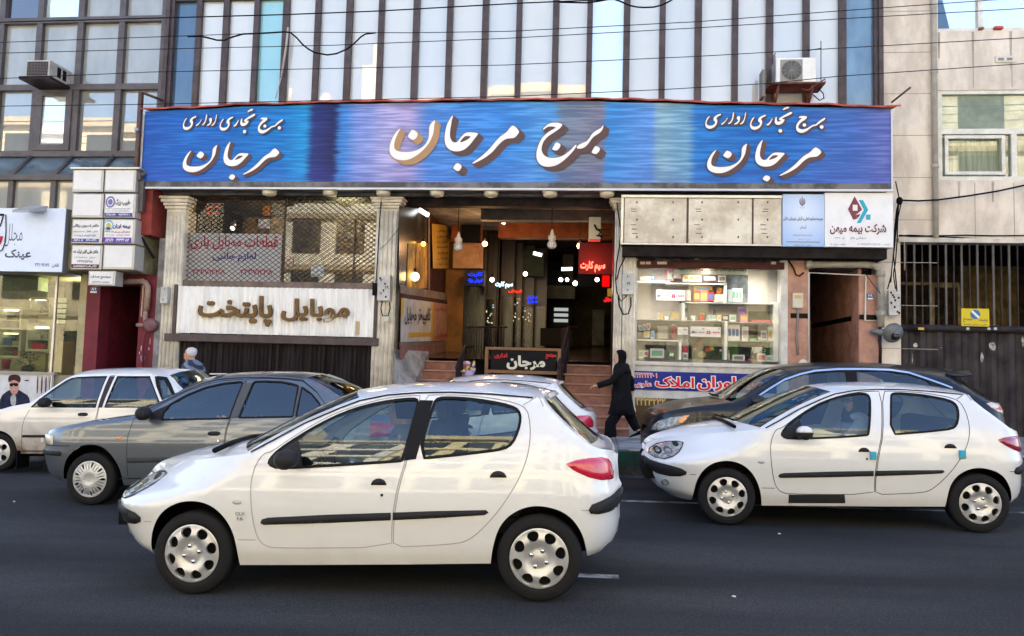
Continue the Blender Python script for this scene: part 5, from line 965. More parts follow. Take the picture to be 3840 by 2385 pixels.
for i in range(len(lxs)-1):
    for r in range(4):
        a, b = lxs[i]+.065, lxs[i+1]-.065
        if i == 7 and r == 0:      # the opened sash with the clear reflection
            f = MB()
            f.frame(a, hz[0]+.065, b, hz[1]-.065, FY-.12, FY-.03, .13, LF)
            o = f.build('opened_sash', lb); MB().quad((a+.1,FY-.09,hz[0]+.1),(b-.1,FY-.07,hz[0]+.1),(b-.1,FY-.05,hz[1]-.1),(a+.1,FY-.07,hz[1]-.1), PBR).build('pane', o)
        else: pane_y(a, b, hz[r]+.06, hz[r+1]-.06, LPD if (i == 6 and r == 2) else PBR if (i == 7 and r == 2) else LP2 if (r == 0) else LP1, lb)
pane_y(lxs[-1]+.065, xRR-.1, hz[0], hz[4], LP1, lb)
zk = P('A',130,1248,FY-.55).z; kx = [P('A',130,1250,FY-.55).x-P('A',230,1105,FY).x]       # sloping glass skirt
for i in range(len(lxs)):
    a = lxs[i]; b = lxs[i+1] if i < len(lxs)-1 else xRR
    MB().quad((a,FY-.55,zk),(b,FY-.55,zk),(b,FY-.04,hz[0]-.06),(a,FY-.04,hz[0]-.06), LP3).build('skirt_pane', lb)
    MB().tube([(a,FY-.57,zk),(a,FY-.06,hz[0]-.05)], .045, LF, 6).build('skirt_bar', lb)
MB().box(xLL, FY-.62, zk-.09, xRR-.05, FY-.5, zk+.02, LF).build('transom', lb)
zbn = P('B',300,310,FY-.5).z-.05
for i in range(len(lxs)):
    a = lxs[i]; b = lxs[i+1] if i < len(lxs)-1 else xRR-.1
    MB().quad((a,FY-.5,zbn),(b,FY-.5,zbn),(b,FY-.5,zk-.08),(a,FY-.5,zk-.08), LP1).build('window_pane', lb); MB().box(a-.055, FY-.57, zbn, a+.055, FY-.48, zk-.08, LF).build('mullion', lb)
SOFL = mat('optician_ceiling', (.22,.19,.10), .7, var=.3)
zop = P('B',200,712,FY).z; MB().box(xLL, FY-.55, zop, xRR-.12, FY+3.5, zbn, SOFL).build('soffit', lb)
# window type air conditioner poking out of the facade
A0 = FY-.62; q = RC('A',185,545,345,425,A0); ac2 = thing('air_conditioner', 'old boxy window air conditioner jutting from the dark framed glass building', 'air conditioner', ((q[0]+q[2])/2, A0, q[1]))
ACO = mat('ac_old_beige', (.42,.39,.36), .5, var=.2); MB().bbox(q[0], A0, q[1], q[2]+.02, FY+.05, q[3], ACO, .012).build('casing', ac2)
mb = MB(); mb.box(q[0]+.03, A0-.012, q[1]+.03, q[2]-.02, A0+.001, q[3]-.04, mat('coil_black', (.04,.032,.032), .6))
for k in range(9): z = q[1]+.05+(q[3]-q[1]-.1)*k/8; mb.box(q[0]+.03, A0-.018, z, q[2]-.02, A0-.013, z+.012, mat('coil_fin', (.11,.10,.10), .5))
for k in range(7): x = q[0]+.06+(q[2]-q[0]-.1)*k/6; mb.box(x, A0-.020, q[1]+.03, x+.008, A0-.0185, q[3]-.04, mat('coil_fin', (.11,.10,.10), .5))
mb.build('coil_grille', ac2)
mb = MB()
for k in range(2): mb.box(q[2]+.018, A0+.22+.16*k, q[1]+.08, q[2]+.03, A0+.32+.16*k, q[3]-.06, BLACK)
mb.build('side_louvres', ac2); MB().box(q[0]-.08, A0-.08, q[1]-.07, q[2]+.1, FY-.1, q[1]-.01, DARK).build('tray', ac2)
# ---- optician: light box sign with lamp, shop window
OYs = 13.8; q = RC('B',-160,702,405,304,OYs); os_ = thing('shop_sign', 'pale blue optician light box sign with thin line writing at the left edge', 'sign', ((q[0]+q[2])/2, OYs, q[1]))
MB().box(q[0], OYs+.004, q[1], q[2], FY-.1, q[3], mat('sign_side_grey', (.17,.17,.18), .5, .2)).build('case', os_)
MB().box(q[0], OYs-.01, q[1], q[2]-.004, OYs+.004, q[3], mat('ice_blue_acrylic', (.62,.70,.86), .35, var=.03)).build('face', os_)
mb = MB(); text(mb, 'عینک', RC('B',32,628,198,562,OYs-.01), OYs-.01, INK, bold=.03); text(mb, 'مجلل', RC('B',30,545,142,400,OYs-.01), OYs-.01, INK, bold=-.012); text(mb, 'تلفن : ۴۴۲۰۹۲۸۹', RC('B',220,678,372,650,OYs-.01), OYs-.01, mat('sign_blue2', (.04,.06,.25), .5), bold=.02)
pp = lambda x, y: P('B', x, y, OYs-.02); mb.tube([pp(36,345), pp(38,450), pp(32,520), pp(15,565), pp(-20,585)], .010, mat('thin_line_black', (.03,.03,.04), .5), 5); mb.tube([pp(-40,345), pp(24,345)], .022, mat('thin_line_black', (.03,.03,.04), .5), 6); mb.tube([pp(0,420), pp(12,380), pp(22,345)], .012, mat('thin_line_black', (.03,.03,.04), .5), 5); mb.tube([pp(-10,530), pp(2,510), pp(10,480)], .03, mat('line_crimson', (.5,.02,.06), .5), 6); mb.build('lettering', os_)
la = thing('sign_lamp', 'grey flood lamp on top of the pale blue optician sign', 'lamp', P('B',165,300,OYs)); q2 = RC('B',108,338,215,268,OYs-.3)
mb = MB(); mb.rings([[(q2[0],OYs-.42,q2[1]),(q2[2],OYs-.42,q2[1]),(q2[2],OYs-.42,q2[1]+.05),(q2[0],OYs-.42,q2[1]+.05)],[(q2[0]+.03,OYs+.0,q2[3]-.1),(q2[2]+.05,OYs+.0,q2[3]-.1),(q2[2]+.05,OYs+.0,q2[3]),(q2[0]+.03,OYs+.0,q2[3])]], mat('lamp_grey', (.36,.36,.36), .4), True, False); mb.build('lamp_housing', la); MB().tube([((q2[0]+q2[2])/2+.05,OYs+.02,q2[3]-.05),((q2[0]+q2[2])/2+.1,OYs+.3,q2[3]-.12)], .02, DARK, 6).build('arm', la)
ox_r = P('B',498,1000,FY).x; oxp = P('B',545,1000,FY).x; ozs = P('B',200,1345,FY).z
SGO = glass('optician_glass', 'e4e4d2', .03, .9)
MB().box(xLL, FY, ozs, ox_r, FY+.01, zop, SGO).build('shop_window', lb); MB().box(ox_r, FY-.03, .4, oxp, FY+.2, zop, mat('ochre_jamb', (.38,.33,.19), .5, var=.15)).build('door_jamb', lb)
x = P('B',345,1000,FY).x; MB().box(x-.02, FY-.02, ozs, x+.02, FY+.03, zop, ALU).build('window_bar', lb)
OB = mat('optician_wall', (.36,.34,.27), .7, var=.3, vscale=2); mb = MB(); mb.box(xLL, FY+2.6, .4, oxp, FY+2.7, zop, OB); mb.box(xLL, FY, .4, oxp, FY+2.7, ozs-.02, mat('optician_sill', (.28,.25,.18), .6)); mb.build('shop_interior', lb)
mb = MB(); a = P('B',0,742,FY+.6); mb.box(xLL, FY+.5, P('B',0,820,FY+.6).z, P('B',260,800,FY+.6).x, FY+.8, P('B',0,735,FY+.6).z, mat('green_bulkhead', (.16,.19,.07), .5, var=.3)); a = RC('B',392,1300,498,770,FY+.8); mb.box(a[0], FY+.8, a[1], a[2], FY+.83, a[3], mat('olive_door', (.07,.065,.035), .3, var=.4)); mb.build('bulkhead', lb)
_l = bpy.data.lights.new('optician_fill', 'POINT'); _l.energy = 30; _l.color = (1,.97,.90); _l.shadow_soft_size = .3; _o = bpy.data.objects.new('optician_fill', _l); COL.objects.link(_o); _o.location = (-11.2, FY+1.2, zop-.3)  # added fill light without a fixture, lifts the optician's interior
CAB = mat('display_white', (.66,.66,.62), .4); TUBE = glow('tube_white', 'fff6e0', 1)
def cabinet(r, label, Y, light, items):
    q = RC('B', *r, Y); t = thing('display_cabinet', label, 'display cabinet', ((q[0]+q[2])/2, Y, q[1]), 'display cabinets in the optician window'); mb = MB(); e = .045
    mb.frame(q[0], q[1], q[2], q[3], Y, Y+.4, e, CAB)
    mb.box(q[0], Y+.4, q[1], q[2], Y+.42, q[3], mat('cabinet_back', (.20,.20,.17), .6)); mb.build('cabinet_frame', t); z = (q[1]+q[3])/2-.05; MB().box(q[0]+e, Y+.02, z, q[2]-e, Y+.38, z+.02, CAB).build('shelf', t)
    if light:
        p = RC('B', *light, Y+.1); MB().box(p[0], Y+.08, p[1], p[2], Y+.12, p[3], TUBE).build('tube_light', t)
    for i, (fx, fz, w_, h_, c, lb2) in enumerate(items):
        x = q[0]+e+(q[2]-q[0]-2*e)*fx; zz = (q[1]+e) if fz == 0 else z+.02; mm = MB(); mm.bbox(x, Y+.06, zz+.002, x+w_, Y+.2, zz+h_, mat('opt_%02x%02x%02x' % tuple(int(k*255) for k in c), c, .4), .01); single(mm, 'glasses_case', lb2, 'case', 'cases in the optician window')
cabinet((-10,1245,130,1075), 'white display cabinet at the left edge of the optician window, lower one', FY+.25, (32,1098,112,1088), [(.05,1,.16,.17,(.06,.16,.34),'blue case in the lower left cabinet'),(.5,1,.2,.1,(.3,.3,.3),'grey case in the lower left cabinet'),(.1,0,.25,.1,(.12,.12,.1),'dark flat case in the lower left cabinet'),(.6,0,.1,.12,(.35,.03,.04),'small red case in the lower left cabinet')])
cabinet((-10,1072,135,925), 'white framed display of small items at the left edge of the optician window, upper one', FY+.25, (32,952,116,940), [(.2,1,.25,.1,(.05,.05,.05),'black case in the upper left display'),(.3,0,.2,.16,(.16,.15,.16),'dark grey case in the upper left display')])
cabinet((165,1205,318,1032), 'white lit display cabinet in the middle of the optician window', FY+.2, (225,1062,310,1050), [(.1,0,.3,.13,(.48,.02,.04),'bright red case at the foot of the middle cabinet'),(.7,0,.1,.08,(.05,.06,.07),'small dark case at the foot of the middle cabinet'),(.15,1,.22,.1,(.55,.55,.53),'white case on the middle cabinet shelf'),(.5,1,.15,.16,(.5,.51,.5),'pale upright case on the middle cabinet shelf')])
cabinet((188,1040,318,865), 'tall upper display case with a lit top and white card in the optician window', FY+.5, (192,885,288,875), [(.3,0,.28,.16,(.6,.6,.58),'white card below the upper display case'),(.35,1,.2,.12,(.07,.07,.06),'black case in the upper display case')])
rk = thing('glasses_rack', 'bright lit rack of spectacles in rows beside the middle cabinet', 'display rack', P('B',375,1130,FY+.6)); q = RC('B',342,1130,408,868,FY+.6); MB().box(q[0], FY+.6, q[1], q[2], FY+.62, q[3], glow('rack_panel', 'cfd0b4', .2)).build('panel', rk); mb = MB()
for i in range(7):
    for k in range(2): x = q[0]+.04+(q[2]-q[0])*.5*k; z = q[1]+.08+(q[3]-q[1]-.1)*i/7; mb.box(x, FY+.57, z, x+.06, FY+.6, z+.03, BLACK); mb.box(x+.075, FY+.57, z, x+.13, FY+.6, z+.03, BLACK)
mb.build('spectacles', rk)
for r, lb2 in (((200,1330,285,1215),'cream pedestal under the middle cabinet'),((345,1290,392,1140),'cream pedestal under the spectacle rack')):
    q = RC('B', *r, FY+.4); mb = MB(); mb.bbox(q[0], FY+.4, q[1]-.4, q[2], FY+.8, q[3], mat('cream_pedestal', (.46,.42,.25), .5, var=.1), .01); single(mb, 'pedestal', lb2, 'pedestal', 'pedestals in the optician window')
pt = thing('potted_plant', 'small green plant in a dark round pot in the optician window', 'plant', P('B',170,1335,FY+.3)); c = P('B',172,1315,FY+.3); MB().ball(c, .11, mat('dark_pot', (.05,.055,.05), .4), 14, (1.2,1,.75)).build('pot', pt); mb = MB()
for k in range(70):
    a = random.uniform(0, 6.28); r = random.uniform(.02,.16); h = random.uniform(.06,.36); b = c+Vector((r*math.cos(a), r*math.sin(a), h)); d = Vector((math.cos(a+1.5),math.sin(a+1.5),.6))*.035; e = Vector((math.cos(a),math.sin(a),.4))*.06
    mb.add([b-d*.3, b+e*.5-d*.5, b+e, b+e*.5+d*.5], [(0,1,2,3)], mat('leaf_dark_green', (.035,.10,.03), .5))
mb.build('foliage', pt)
rb_ = MB(); q = RC('B',22,1318,55,1272,FY+.35); rb_.lathe([(.07,0),(.09,.2),(.085,.21)], ((q[0]+q[2])/2, FY+.35, q[1]), (0,0,1), mat('bin_red', (.35,.03,.03), .4), 14); single(rb_, 'red_bin', 'small red bin behind the optician glass at the left', 'bin')
# poster of a man in sunglasses under the window
PY = FY-.08; q = RC('M',-120,545,430,275,PY); po = thing('poster', 'advertising poster of a dark haired man in sunglasses under the optician window', 'poster', ((q[0]+q[2])/2, PY, q[1]-.6))
MB().box(q[0], PY, q[1]-.5, q[2], PY+.05, q[3], mat('poster_paper', (.58,.58,.60), .45, var=.12, vscale=2)).box(q[0], PY-.012, q[1]-.5, q[2], PY-.001, q[1]-.44, ALU).box(q[2]-.03, PY-.012, q[1]-.44, q[2], PY-.001, q[3], ALU).build('sheet', po)
MB().box(q[0], PY-.03, q[3], q[2]+.05, FY+.05, q[3]+.06, mat('stone_sill', (.34,.31,.26), .6)).build('sill', po)
def pf(mb, pts, m, lf): l = [(P('M',x,y,PY).x, P('M',x,y,PY).z) for x, y in pts]; l = l if area(l) > 0 else l[::-1]; mb.poly([smooth_loop(l,1)], lambda a, b: (a, PY-lf, b), m)
mb = MB(); JK = mat('print_navy', (.02,.022,.055), .5, var=.4, vscale=8); SK = mat('print_skin', (.48,.27,.21), .5, var=.15, vscale=10); HR = mat('print_hair', (.045,.018,.022), .5)
pf(mb, [(-10,560),(5,460),(60,415),(95,400),(150,400),(200,430),(240,455),(255,520),(260,620),(-10,620)], JK, .003); pf(mb, [(85,470),(105,440),(135,445),(135,540),(95,540)], mat('print_shirt', (.40,.41,.42), .5, var=.3, vscale=20), .004)
pf(mb, [(80,330),(82,400),(100,440),(130,448),(152,420),(158,380),(158,330),(120,310)], SK, .005); pf(mb, [(72,345),(70,300),(90,280),(130,276),(170,290),(176,325),(160,350),(150,335),(115,320),(85,335)], HR, .006); pf(mb, [(78,350),(155,346),(152,372),(128,378),(115,362),(105,378),(84,374)], BLACK, .007); pf(mb, [(105,418),(128,414),(126,424),(108,425)], mat('print_lip', (.32,.12,.10), .5), .007)
for i, (x, c) in enumerate(((310,(.16,.05,.05)),(328,(.55,.5,.48)),(345,(.10,.05,.06)),(365,(.5,.42,.4)),(380,(.07,.05,.10)),(400,(.45,.4,.42)),(415,(.05,.03,.06)))): pf(mb, [(x,295),(x+13,290),(x+8,430),(x-6,440)], mat('print_stripe_%d' % i, c, .5), .003+.0002*i)
pf(mb, [(205,322),(245,320),(245,330),(205,332)], DARK, .003); mb.build('picture', po)
# ---- maroon entrance of the left building
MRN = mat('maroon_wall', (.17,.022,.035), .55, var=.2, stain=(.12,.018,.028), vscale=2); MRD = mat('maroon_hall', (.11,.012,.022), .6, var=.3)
m0, m1, m2, m3 = oxp, P('B',630,1000,FY).x, P('B',882,1000,FY).x, P('B',985,1000,FY).x; mzt = P('B',750,788,FY).z
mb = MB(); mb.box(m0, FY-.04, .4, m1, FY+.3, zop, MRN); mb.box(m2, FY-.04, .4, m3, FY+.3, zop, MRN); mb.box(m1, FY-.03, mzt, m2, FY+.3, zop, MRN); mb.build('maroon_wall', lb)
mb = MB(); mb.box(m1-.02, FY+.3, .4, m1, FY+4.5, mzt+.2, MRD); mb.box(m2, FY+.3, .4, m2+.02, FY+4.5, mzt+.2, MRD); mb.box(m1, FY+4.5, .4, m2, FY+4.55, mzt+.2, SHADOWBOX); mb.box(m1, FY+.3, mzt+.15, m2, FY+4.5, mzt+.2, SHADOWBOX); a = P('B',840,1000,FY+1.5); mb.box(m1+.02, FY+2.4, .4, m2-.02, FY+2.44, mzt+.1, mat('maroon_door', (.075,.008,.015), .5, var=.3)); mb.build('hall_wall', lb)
mb = MB(); a0 = P('B',890,205,14.05); a1 = P('B',1048,480,14.3); mb.box(a0.x, BY+.05, P('B',950,478,14.2).z, pL[0]-.12, FY+.3, zop+2.0, mat('red_side_panel', (.20,.03,.025), .5, var=.35, vscale=1.5)); mb.build('red_side_panel', lb)
MB().box(m3, FY-.05, .4, pL[0]-.01, FY+.3, P('B',950,478,14.2).z, mat('grey_concrete_strip', (.26,.25,.26), .8, var=.35, vscale=3)).build('concrete_strip', lb)
mb = MB(); mb.tube([P('B',890,485,14.1), P('B',970,618,14.35)], .03, DARK, 6); single(mb, 'brace_bar', 'short diagonal brace under the red panel behind the directory sign', 'bar')
mb = MB()
for x, y, w_, h_, c in ((890,1185,10,50,(.6,.5,.5)),(878,1215,8,25,(.55,.45,.45)),(945,1140,6,60,(.55,.48,.48)),(895,1250,38,60,(.22,.20,.32)),(938,1190,10,24,(.5,.4,.42))):
    p = P('B', x, y, FY-.045); mb.poly([smooth_loop([(p.x+w_/700*math.cos(k*.8)*random.uniform(.5,1.2), p.z+h_/700*math.sin(k*.8)*random.uniform(.6,1.1)) for k in range(8)],1)], lambda a, b: (a, FY-.044, b), mat('flaked_%d' % x, c, .8))
mb.build('flaked_paint', lb)
gp2 = thing('gas_pipe', 'tan gas pipe with valve and regulator bending over the maroon doorway', 'pipe', P('B',925,1100,FY-.1)); TP = mat('tan_pipe', (.30,.20,.16), .5, var=.15)
MB().tube([P('B',738,768,FY-.12), P('B',880,765,FY-.12), P('B',915,772,FY-.12), P('B',932,800,FY-.12), P('B',930,850,FY-.12), P('B',922,945,FY-.12)], .058, TP, 12).build('pipe', gp2)
MB().tube([P('B',905,752,FY-.1), P('B',900,860,FY-.1), P('B',890,985,FY-.1), P('B',915,988,FY-.1)], .016, mat('thin_tan_pipe', (.5,.38,.32), .5), 6).tube([P('B',735,752,FY-.1), P('B',905,752,FY-.1)], .016, mat('thin_tan_pipe', (.5,.38,.32), .5), 6).build('thin_pipe', gp2)
c = P('B',925,1040,FY-.15); MB().tube([P('B',918,940,FY-.12), P('B',915,1000,FY-.12), c], [.04,.05,.05], TP, 10).lathe([(0,-.08),(.09,-.06),(.145,0),(.09,.055),(.04,.07),(0,.08)], c+Vector((.08,0,0)), (.4,-1,-.1), mat('maroon_regulator', (.20,.10,.10), .5, var=.2), 20).tube([P('B',862,1040,FY-.15), c], .04, TP, 8).build('regulator', gp2); MB().tube([c-Vector((0,0,.1)), P('B',905,1110,FY-.12), P('B',900,1330,FY-.12)], .022, mat('maroon_pipe', (.16,.03,.045), .5), 8).build('lower_pipe', gp2)
plate('B', (570,840,616,800), '۸۵', 'blue house number plate on the maroon jamb', Y=FY-.045)
# ---- directory sign: eight boxes in two columns
DYs = 13.85; ds = thing('directory_sign', 'tall directory sign of eight white light boxes in two columns beside the blue banner', 'sign', P('U',440,1250,DYs)); BX = mat('light_box_white', (.72,.71,.70), .4, var=.04); BXF = mat('light_box_frame', (.42,.41,.39), .4, .3)
LINE_TX = {(0,2): (('دکتر نسرین رزاقی',(92,795,380,755),INK),('داخلی - اطفال - پوست و زیبایی',(92,850,372,825),INK2),('طرف قرارداد با بیمه ها',(115,895,352,868),INK2)), (1,1): (('طبیب بزرگ',(560,560,722,480),mat('ink_olive',(.12,.12,.12),.5)),('مطب پزشک عمومی و جراحی',(455,598,725,580),INK2),('مشاوره تغذیه - پوست - لیزر',(470,622,710,605),INK2)),
 (1,2): (('بیمه ایران',(532,810,726,755),mat('ink_navy',(.02,.03,.14),.5)),('نمایندگی عبیدی کد ۳۴۳۲',(445,852,722,828),RED),('طبقه چهارم - واحد ۱۶',(458,886,722,868),INK2)), (0,3): (('دکتر علی اکبر نیک خو',(98,1085,372,1035),INK),('جراح - دندانپزشک',(110,1132,345,1110),INK2),('۴۴۴۲۸۳۹۵',(145,1178,312,1150),INK2))}
cols = ((90,432),(440,815)); rows = ((158,410),(420,690),(700,972),(982,1255)); sh_ = (0,-4,-10,-16)
for c_ in range(2):
    for r_ in range(4):
        x0, x1 = cols[c_][0]+sh_[r_], cols[c_][1]+sh_[r_]; x1 = x1 if c_ == 0 else x1-30
        q = RC('U', x0, rows[r_][1], x1, rows[r_][0], DYs); b = MB(); b.bbox(q[0]+.008, DYs, q[1]+.008, q[2]-.004, DYs+.32, q[3]-.008, BXF, .006); o = b.build('light_box', ds)
        MB().box(q[0]+.035, DYs-.006, q[1]+.05, q[2]-.05, DYs-.0005, q[3]-.03, BX).build('face', o)
        if (c_, r_) in LINE_TX:
            for s, r, m in LINE_TX[(c_, r_)]: mb = MB(); text(mb, s, RC('U', *r, DYs-.006), DYs-.006, m, bold=.045); mb.build('lettering', o)
def bar_(r, m, txt=None, tm=None, bold=.03):
    q = RC('U', *r, DYs-.006); mb = MB(); mb.box(q[0], DYs-.012, q[1], q[2], DYs-.007, q[3], m)
    if txt: text(mb, txt, (q[0]+.04, q[1]+(q[3]-q[1])*.2, q[2]-.04, q[3]-(q[3]-q[1])*.2), DYs-.012, tm, bold=bold)
    mb.build('coloured_strip', ds)
bar_((442,675,742,635), mat('strip_indigo', (.06,.06,.30), .45), '۰۹۱۲۳۳۲۲۰۱ - ۴۴۸۱۵۴۷', SW); bar_((82,952,380,916), mat('strip_blue', (.04,.07,.36), .45), '۴۴۶۰۰۳۴۹ - ۱۲ ۰۹۱۲۱۵', SW); bar_((432,960,735,903), mat('strip_violet', (.12,.05,.36), .45), '۴۴۳۳۴۵۸۴ - ۸۳۸۴۶', SW); bar_((80,1235,380,1195), mat('strip_plum', (.10,.01,.04), .45), 'Dr.A.Nikkhoo', SW, .02)
mb = MB(); p = P('U',505,515,DYs-.01); 
for rr, m, l_ in ((.115,mat('emblem_violet',(.16,.15,.34),.5),.001),(.08,SW,.002),(.06,mat('emblem_violet',(.16,.15,.34),.5),.003)): mb.poly([[(p.x+rr*.85*math.cos(k*.26), p.z+rr*math.sin(k*.26)) for k in range(24)]], lambda a, b, l_=l_: (a, DYs-.008-l_, b), m)
p = P('U',485,770,DYs-.01)
for rr, m, l_, dz in ((.105,mat('emblem_sky',(.18,.42,.55),.5),.001,0),(.075,SW,.002,0),(.055,mat('emblem_gold',(.5,.42,.12),.5),.003,-.01),(.045,mat('emblem_dark',(.05,.06,.08),.5),.004,-.06)): mb.poly([[(p.x+rr*math.cos(k*.26), p.z+dz+rr*(.55 if dz < -.05 else 1)*math.sin(k*.26)) for k in range(24)]], lambda a, b, l_=l_: (a, DYs-.008-l_, b), m)
mb.build('emblem', ds)
q = RC('U', 76, 156, 828, 140, DYs-.03); MB().box(q[0], DYs-.05, q[1], q[2], DYs+.36, q[3], ALU).build('top_rail', ds); q = RC('U', 60, 1255, 800, 150, DYs+.34); MB().box(q[0]+.1, DYs+.33, q[1], q[2], DYs+.4, q[3], DARK).build('back_frame', ds)
q = RC('U',265,1425,560,1268,DYs); s3 = thing('name_sign', 'small white box sign naming the complex, hung under the directory sign', 'sign', ((q[0]+q[2])/2, DYs, q[1])); MB().bbox(q[0], DYs, q[1], q[2], DYs+.25, q[3], BXF, .006).build('case', s3); MB().box(q[0]+.03, DYs-.006, q[1]+.03, q[2]-.05, DYs-.0005, q[3]-.02, BX).build('face', s3)
for s, r in (('مجتمع صدف',(290,1355,510,1312)),('( ورودی ساختمان )',(305,1398,492,1375))): mb = MB(); text(mb, s, RC('U',*r,DYs-.006), DYs-.006, INK, bold=.03); mb.build('lettering', s3)

# ================================================================== THE ARCADE: stairs, passage, neon
ax0, ax1 = pC[1], pR[0]; fz = lambda Y: 1.8+.065*(Y-15.4)
STEP = mat('red_granite_step', (.33,.155,.11), .5, stain=(.24,.11,.08), vscale=6); TREAD = mat('step_tread', (.36,.19,.14), .35, var=.15)
xg0_, xg1_ = P('F',530,1200,14.6).x, P('F',1212,1200,14.6).x
for nm, a, b in (('left', ax0+.4, xg0_+.05), ('right', xg1_, ax1+.3)):
    for i in range(7):
        z0 = .45+i*.19; Y0 = 13.72+i*.28; z1 = .63+i*.1885
        MB().box(a, Y0+.02, z0-.25, b, 15.75, z1-.03, STEP).bbox(a-.01, Y0-.01, z1-.03, b, 15.75 if i == 6 else Y0+.35, z1, TREAD, .006).build('step', tower)
WL = mat('grey_render', (.27,.26,.245), .8, var=.4, vscale=2.5)
mb = MB(); mb.add([(ax0+.0,FY-.1,.3),(ax0+.42,13.72,.3),(ax0+.42,15.7,.3),(ax0+.0,15.7,.3),(ax0+.0,FY-.1,1.95),(ax0+.42,13.72,.95),(ax0+.42,15.7,1.95),(ax0+.0,15.7,1.95)], [(0,1,5,4),(1,2,6,5),(4,5,6,7)], WL); mb.build('stair_wall', tower)
MB().box(xg0_, 14.62, .3, xg1_, 15.8, 1.45, mat('ramp_dark', (.05,.035,.03), .7, var=.4)).build('ramp_block', tower)
PF = mat('polished_floor', (.06,.04,.025), .2, var=.35, vscale=2); mb = MB(); mb.add([(ax0-.2,15.7,fz(15.7)),(ax1+2.5,15.7,fz(15.7)),(ax1+2.5,27,fz(27)),(ax0-.2,27,fz(27))], [(0,1,2,3)], PF); mb.build('passage_floor', tower)
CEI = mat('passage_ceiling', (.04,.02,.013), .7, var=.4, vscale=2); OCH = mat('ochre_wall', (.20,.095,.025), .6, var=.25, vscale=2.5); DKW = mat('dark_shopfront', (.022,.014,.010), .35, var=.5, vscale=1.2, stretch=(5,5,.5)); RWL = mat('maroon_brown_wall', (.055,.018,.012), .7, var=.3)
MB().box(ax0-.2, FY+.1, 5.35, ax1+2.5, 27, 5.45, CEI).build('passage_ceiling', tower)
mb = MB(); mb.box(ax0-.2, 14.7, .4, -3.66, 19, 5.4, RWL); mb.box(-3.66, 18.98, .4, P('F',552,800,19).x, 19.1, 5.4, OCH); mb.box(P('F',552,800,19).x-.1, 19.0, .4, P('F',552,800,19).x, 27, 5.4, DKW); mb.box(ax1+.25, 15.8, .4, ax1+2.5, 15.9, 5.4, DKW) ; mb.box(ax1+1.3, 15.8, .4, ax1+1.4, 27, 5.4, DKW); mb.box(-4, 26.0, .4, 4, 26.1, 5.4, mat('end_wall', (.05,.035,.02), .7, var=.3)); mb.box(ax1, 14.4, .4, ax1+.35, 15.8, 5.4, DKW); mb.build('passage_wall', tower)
q = RC('F',905,390,1365,205,18.0); mb = MB(); mb.box(q[0]-.4, 18, q[1], ax1+1.3, 18.3, 5.35, mat('orange_brown_fascia', (.20,.055,.016), .6, var=.25)); mb.box(q[0]-.6, 16.4, P('F',900,268,16.4).z, ax1+.2, 16.6, P('F',900,170,16.4).z, mat('grey_duct', (.10,.095,.09), .6, var=.3)); mb.box(P('F',560,300,18.5).x-.3, 18.3, P('F',560,420,18.5).z, P('F',690,300,18.5).x, 18.4, 5.35, mat('orange_brown_fascia', (.20,.055,.016), .6)); mb.build('mezzanine_fascia', tower)
mb = MB(); q = RC('F',535,425,665,285,18.2); mb.box(q[0], 18.2, q[1], q[2], 18.25, q[3], BLACK); mb.build('dark_screen', tower)
# shop window and signs along the left wall of the passage (plane X = -3.6)
def LX(z, x, y):       # meets the side wall
    a = ZM[z]; px = a[0]+x/a[2]; py = a[1]+y/a[2]; d = RT*((px-1920)/FPX)-UP*((py-1192.5)/FPX)+FW; return CAM+d*(-3.62/d.x)
def lpoly(mb, pts, m, off=.0): mb.add([LX('F',*p)+Vector((off,0,0)) for p in pts], [tuple(range(len(pts)))], m)
mb = MB(); lpoly(mb, [(105,170),(310,200),(308,770),(105,740)], mat('side_shop_dark', (.05,.045,.035), .25, var=.6, vscale=2)); mb.build('side_shop_window', tower)
mb = MB()
for pts in ([(105,718),(440,775),(440,825),(105,775)],[(300,200),(312,200),(312,790),(300,790)],[(100,1112),(440,1105),(440,1130),(100,1142)]): lpoly(mb, pts, mat('side_frame', (.20,.15,.12), .5, var=.2), .02)
lpoly(mb, [(100,778),(440,828),(440,850),(100,800)], mat('dark_maroon_trim', (.06,.02,.02), .5), .022); mb.build('side_shop_frame', tower)
mb = MB(); lpoly(mb, [(98,1142),(450,1130),(460,1200),(98,1230)], mat('pink_plinth', (.25,.13,.11), .7, var=.2), .03); mb.build('side_plinth', tower)
sgn = thing('shop_sign', 'white and ochre sign with slanting handwriting low on the left wall of the arcade', 'sign', LX('F',270,1110)); mb = MB(); lpoly(mb, [(108,805),(330,835),(322,1105),(103,1110)], mat('warm_white_sign', (.52,.50,.45), .5, var=.15), .03); lpoly(mb, [(330,835),(438,850),(434,1102),(322,1105)], mat('sign_salmon', (.40,.22,.15), .5, var=.2), .03); lpoly(mb, [(160,1045),(322,1045),(320,1072),(158,1078)], mat('ochre_stripe', (.55,.33,.04), .5), .034); lpoly(mb, [(322,836),(334,836),(326,1104),(314,1104)], mat('ochre_stripe', (.55,.33,.04), .5), .034); lpoly(mb, [(108,806),(130,806),(122,905),(104,950)], mat('ochre_stripe', (.55,.33,.04), .5), .034); mb.build('panel', sgn)
def side_text(s, r, m, nm, par, bold=.02, off=.036):      # lettering lying on the passage's side wall
    x0, y0, x1, y1 = r; a, b = LX('F',x0,y0), LX('F',x1,y0); c, d = LX('F',x0,y1), LX('F',x1,y1); mb = MB()
    text(mb, s, (0,0,1,1), 0, m, bold=bold, fn=lambda u, v, dy: (a*(1-u)*(1-v)+b*u*(1-v)+c*(1-u)*v+d*u*v)+Vector((off+dy*.5,0,0))); mb.build(nm, par)
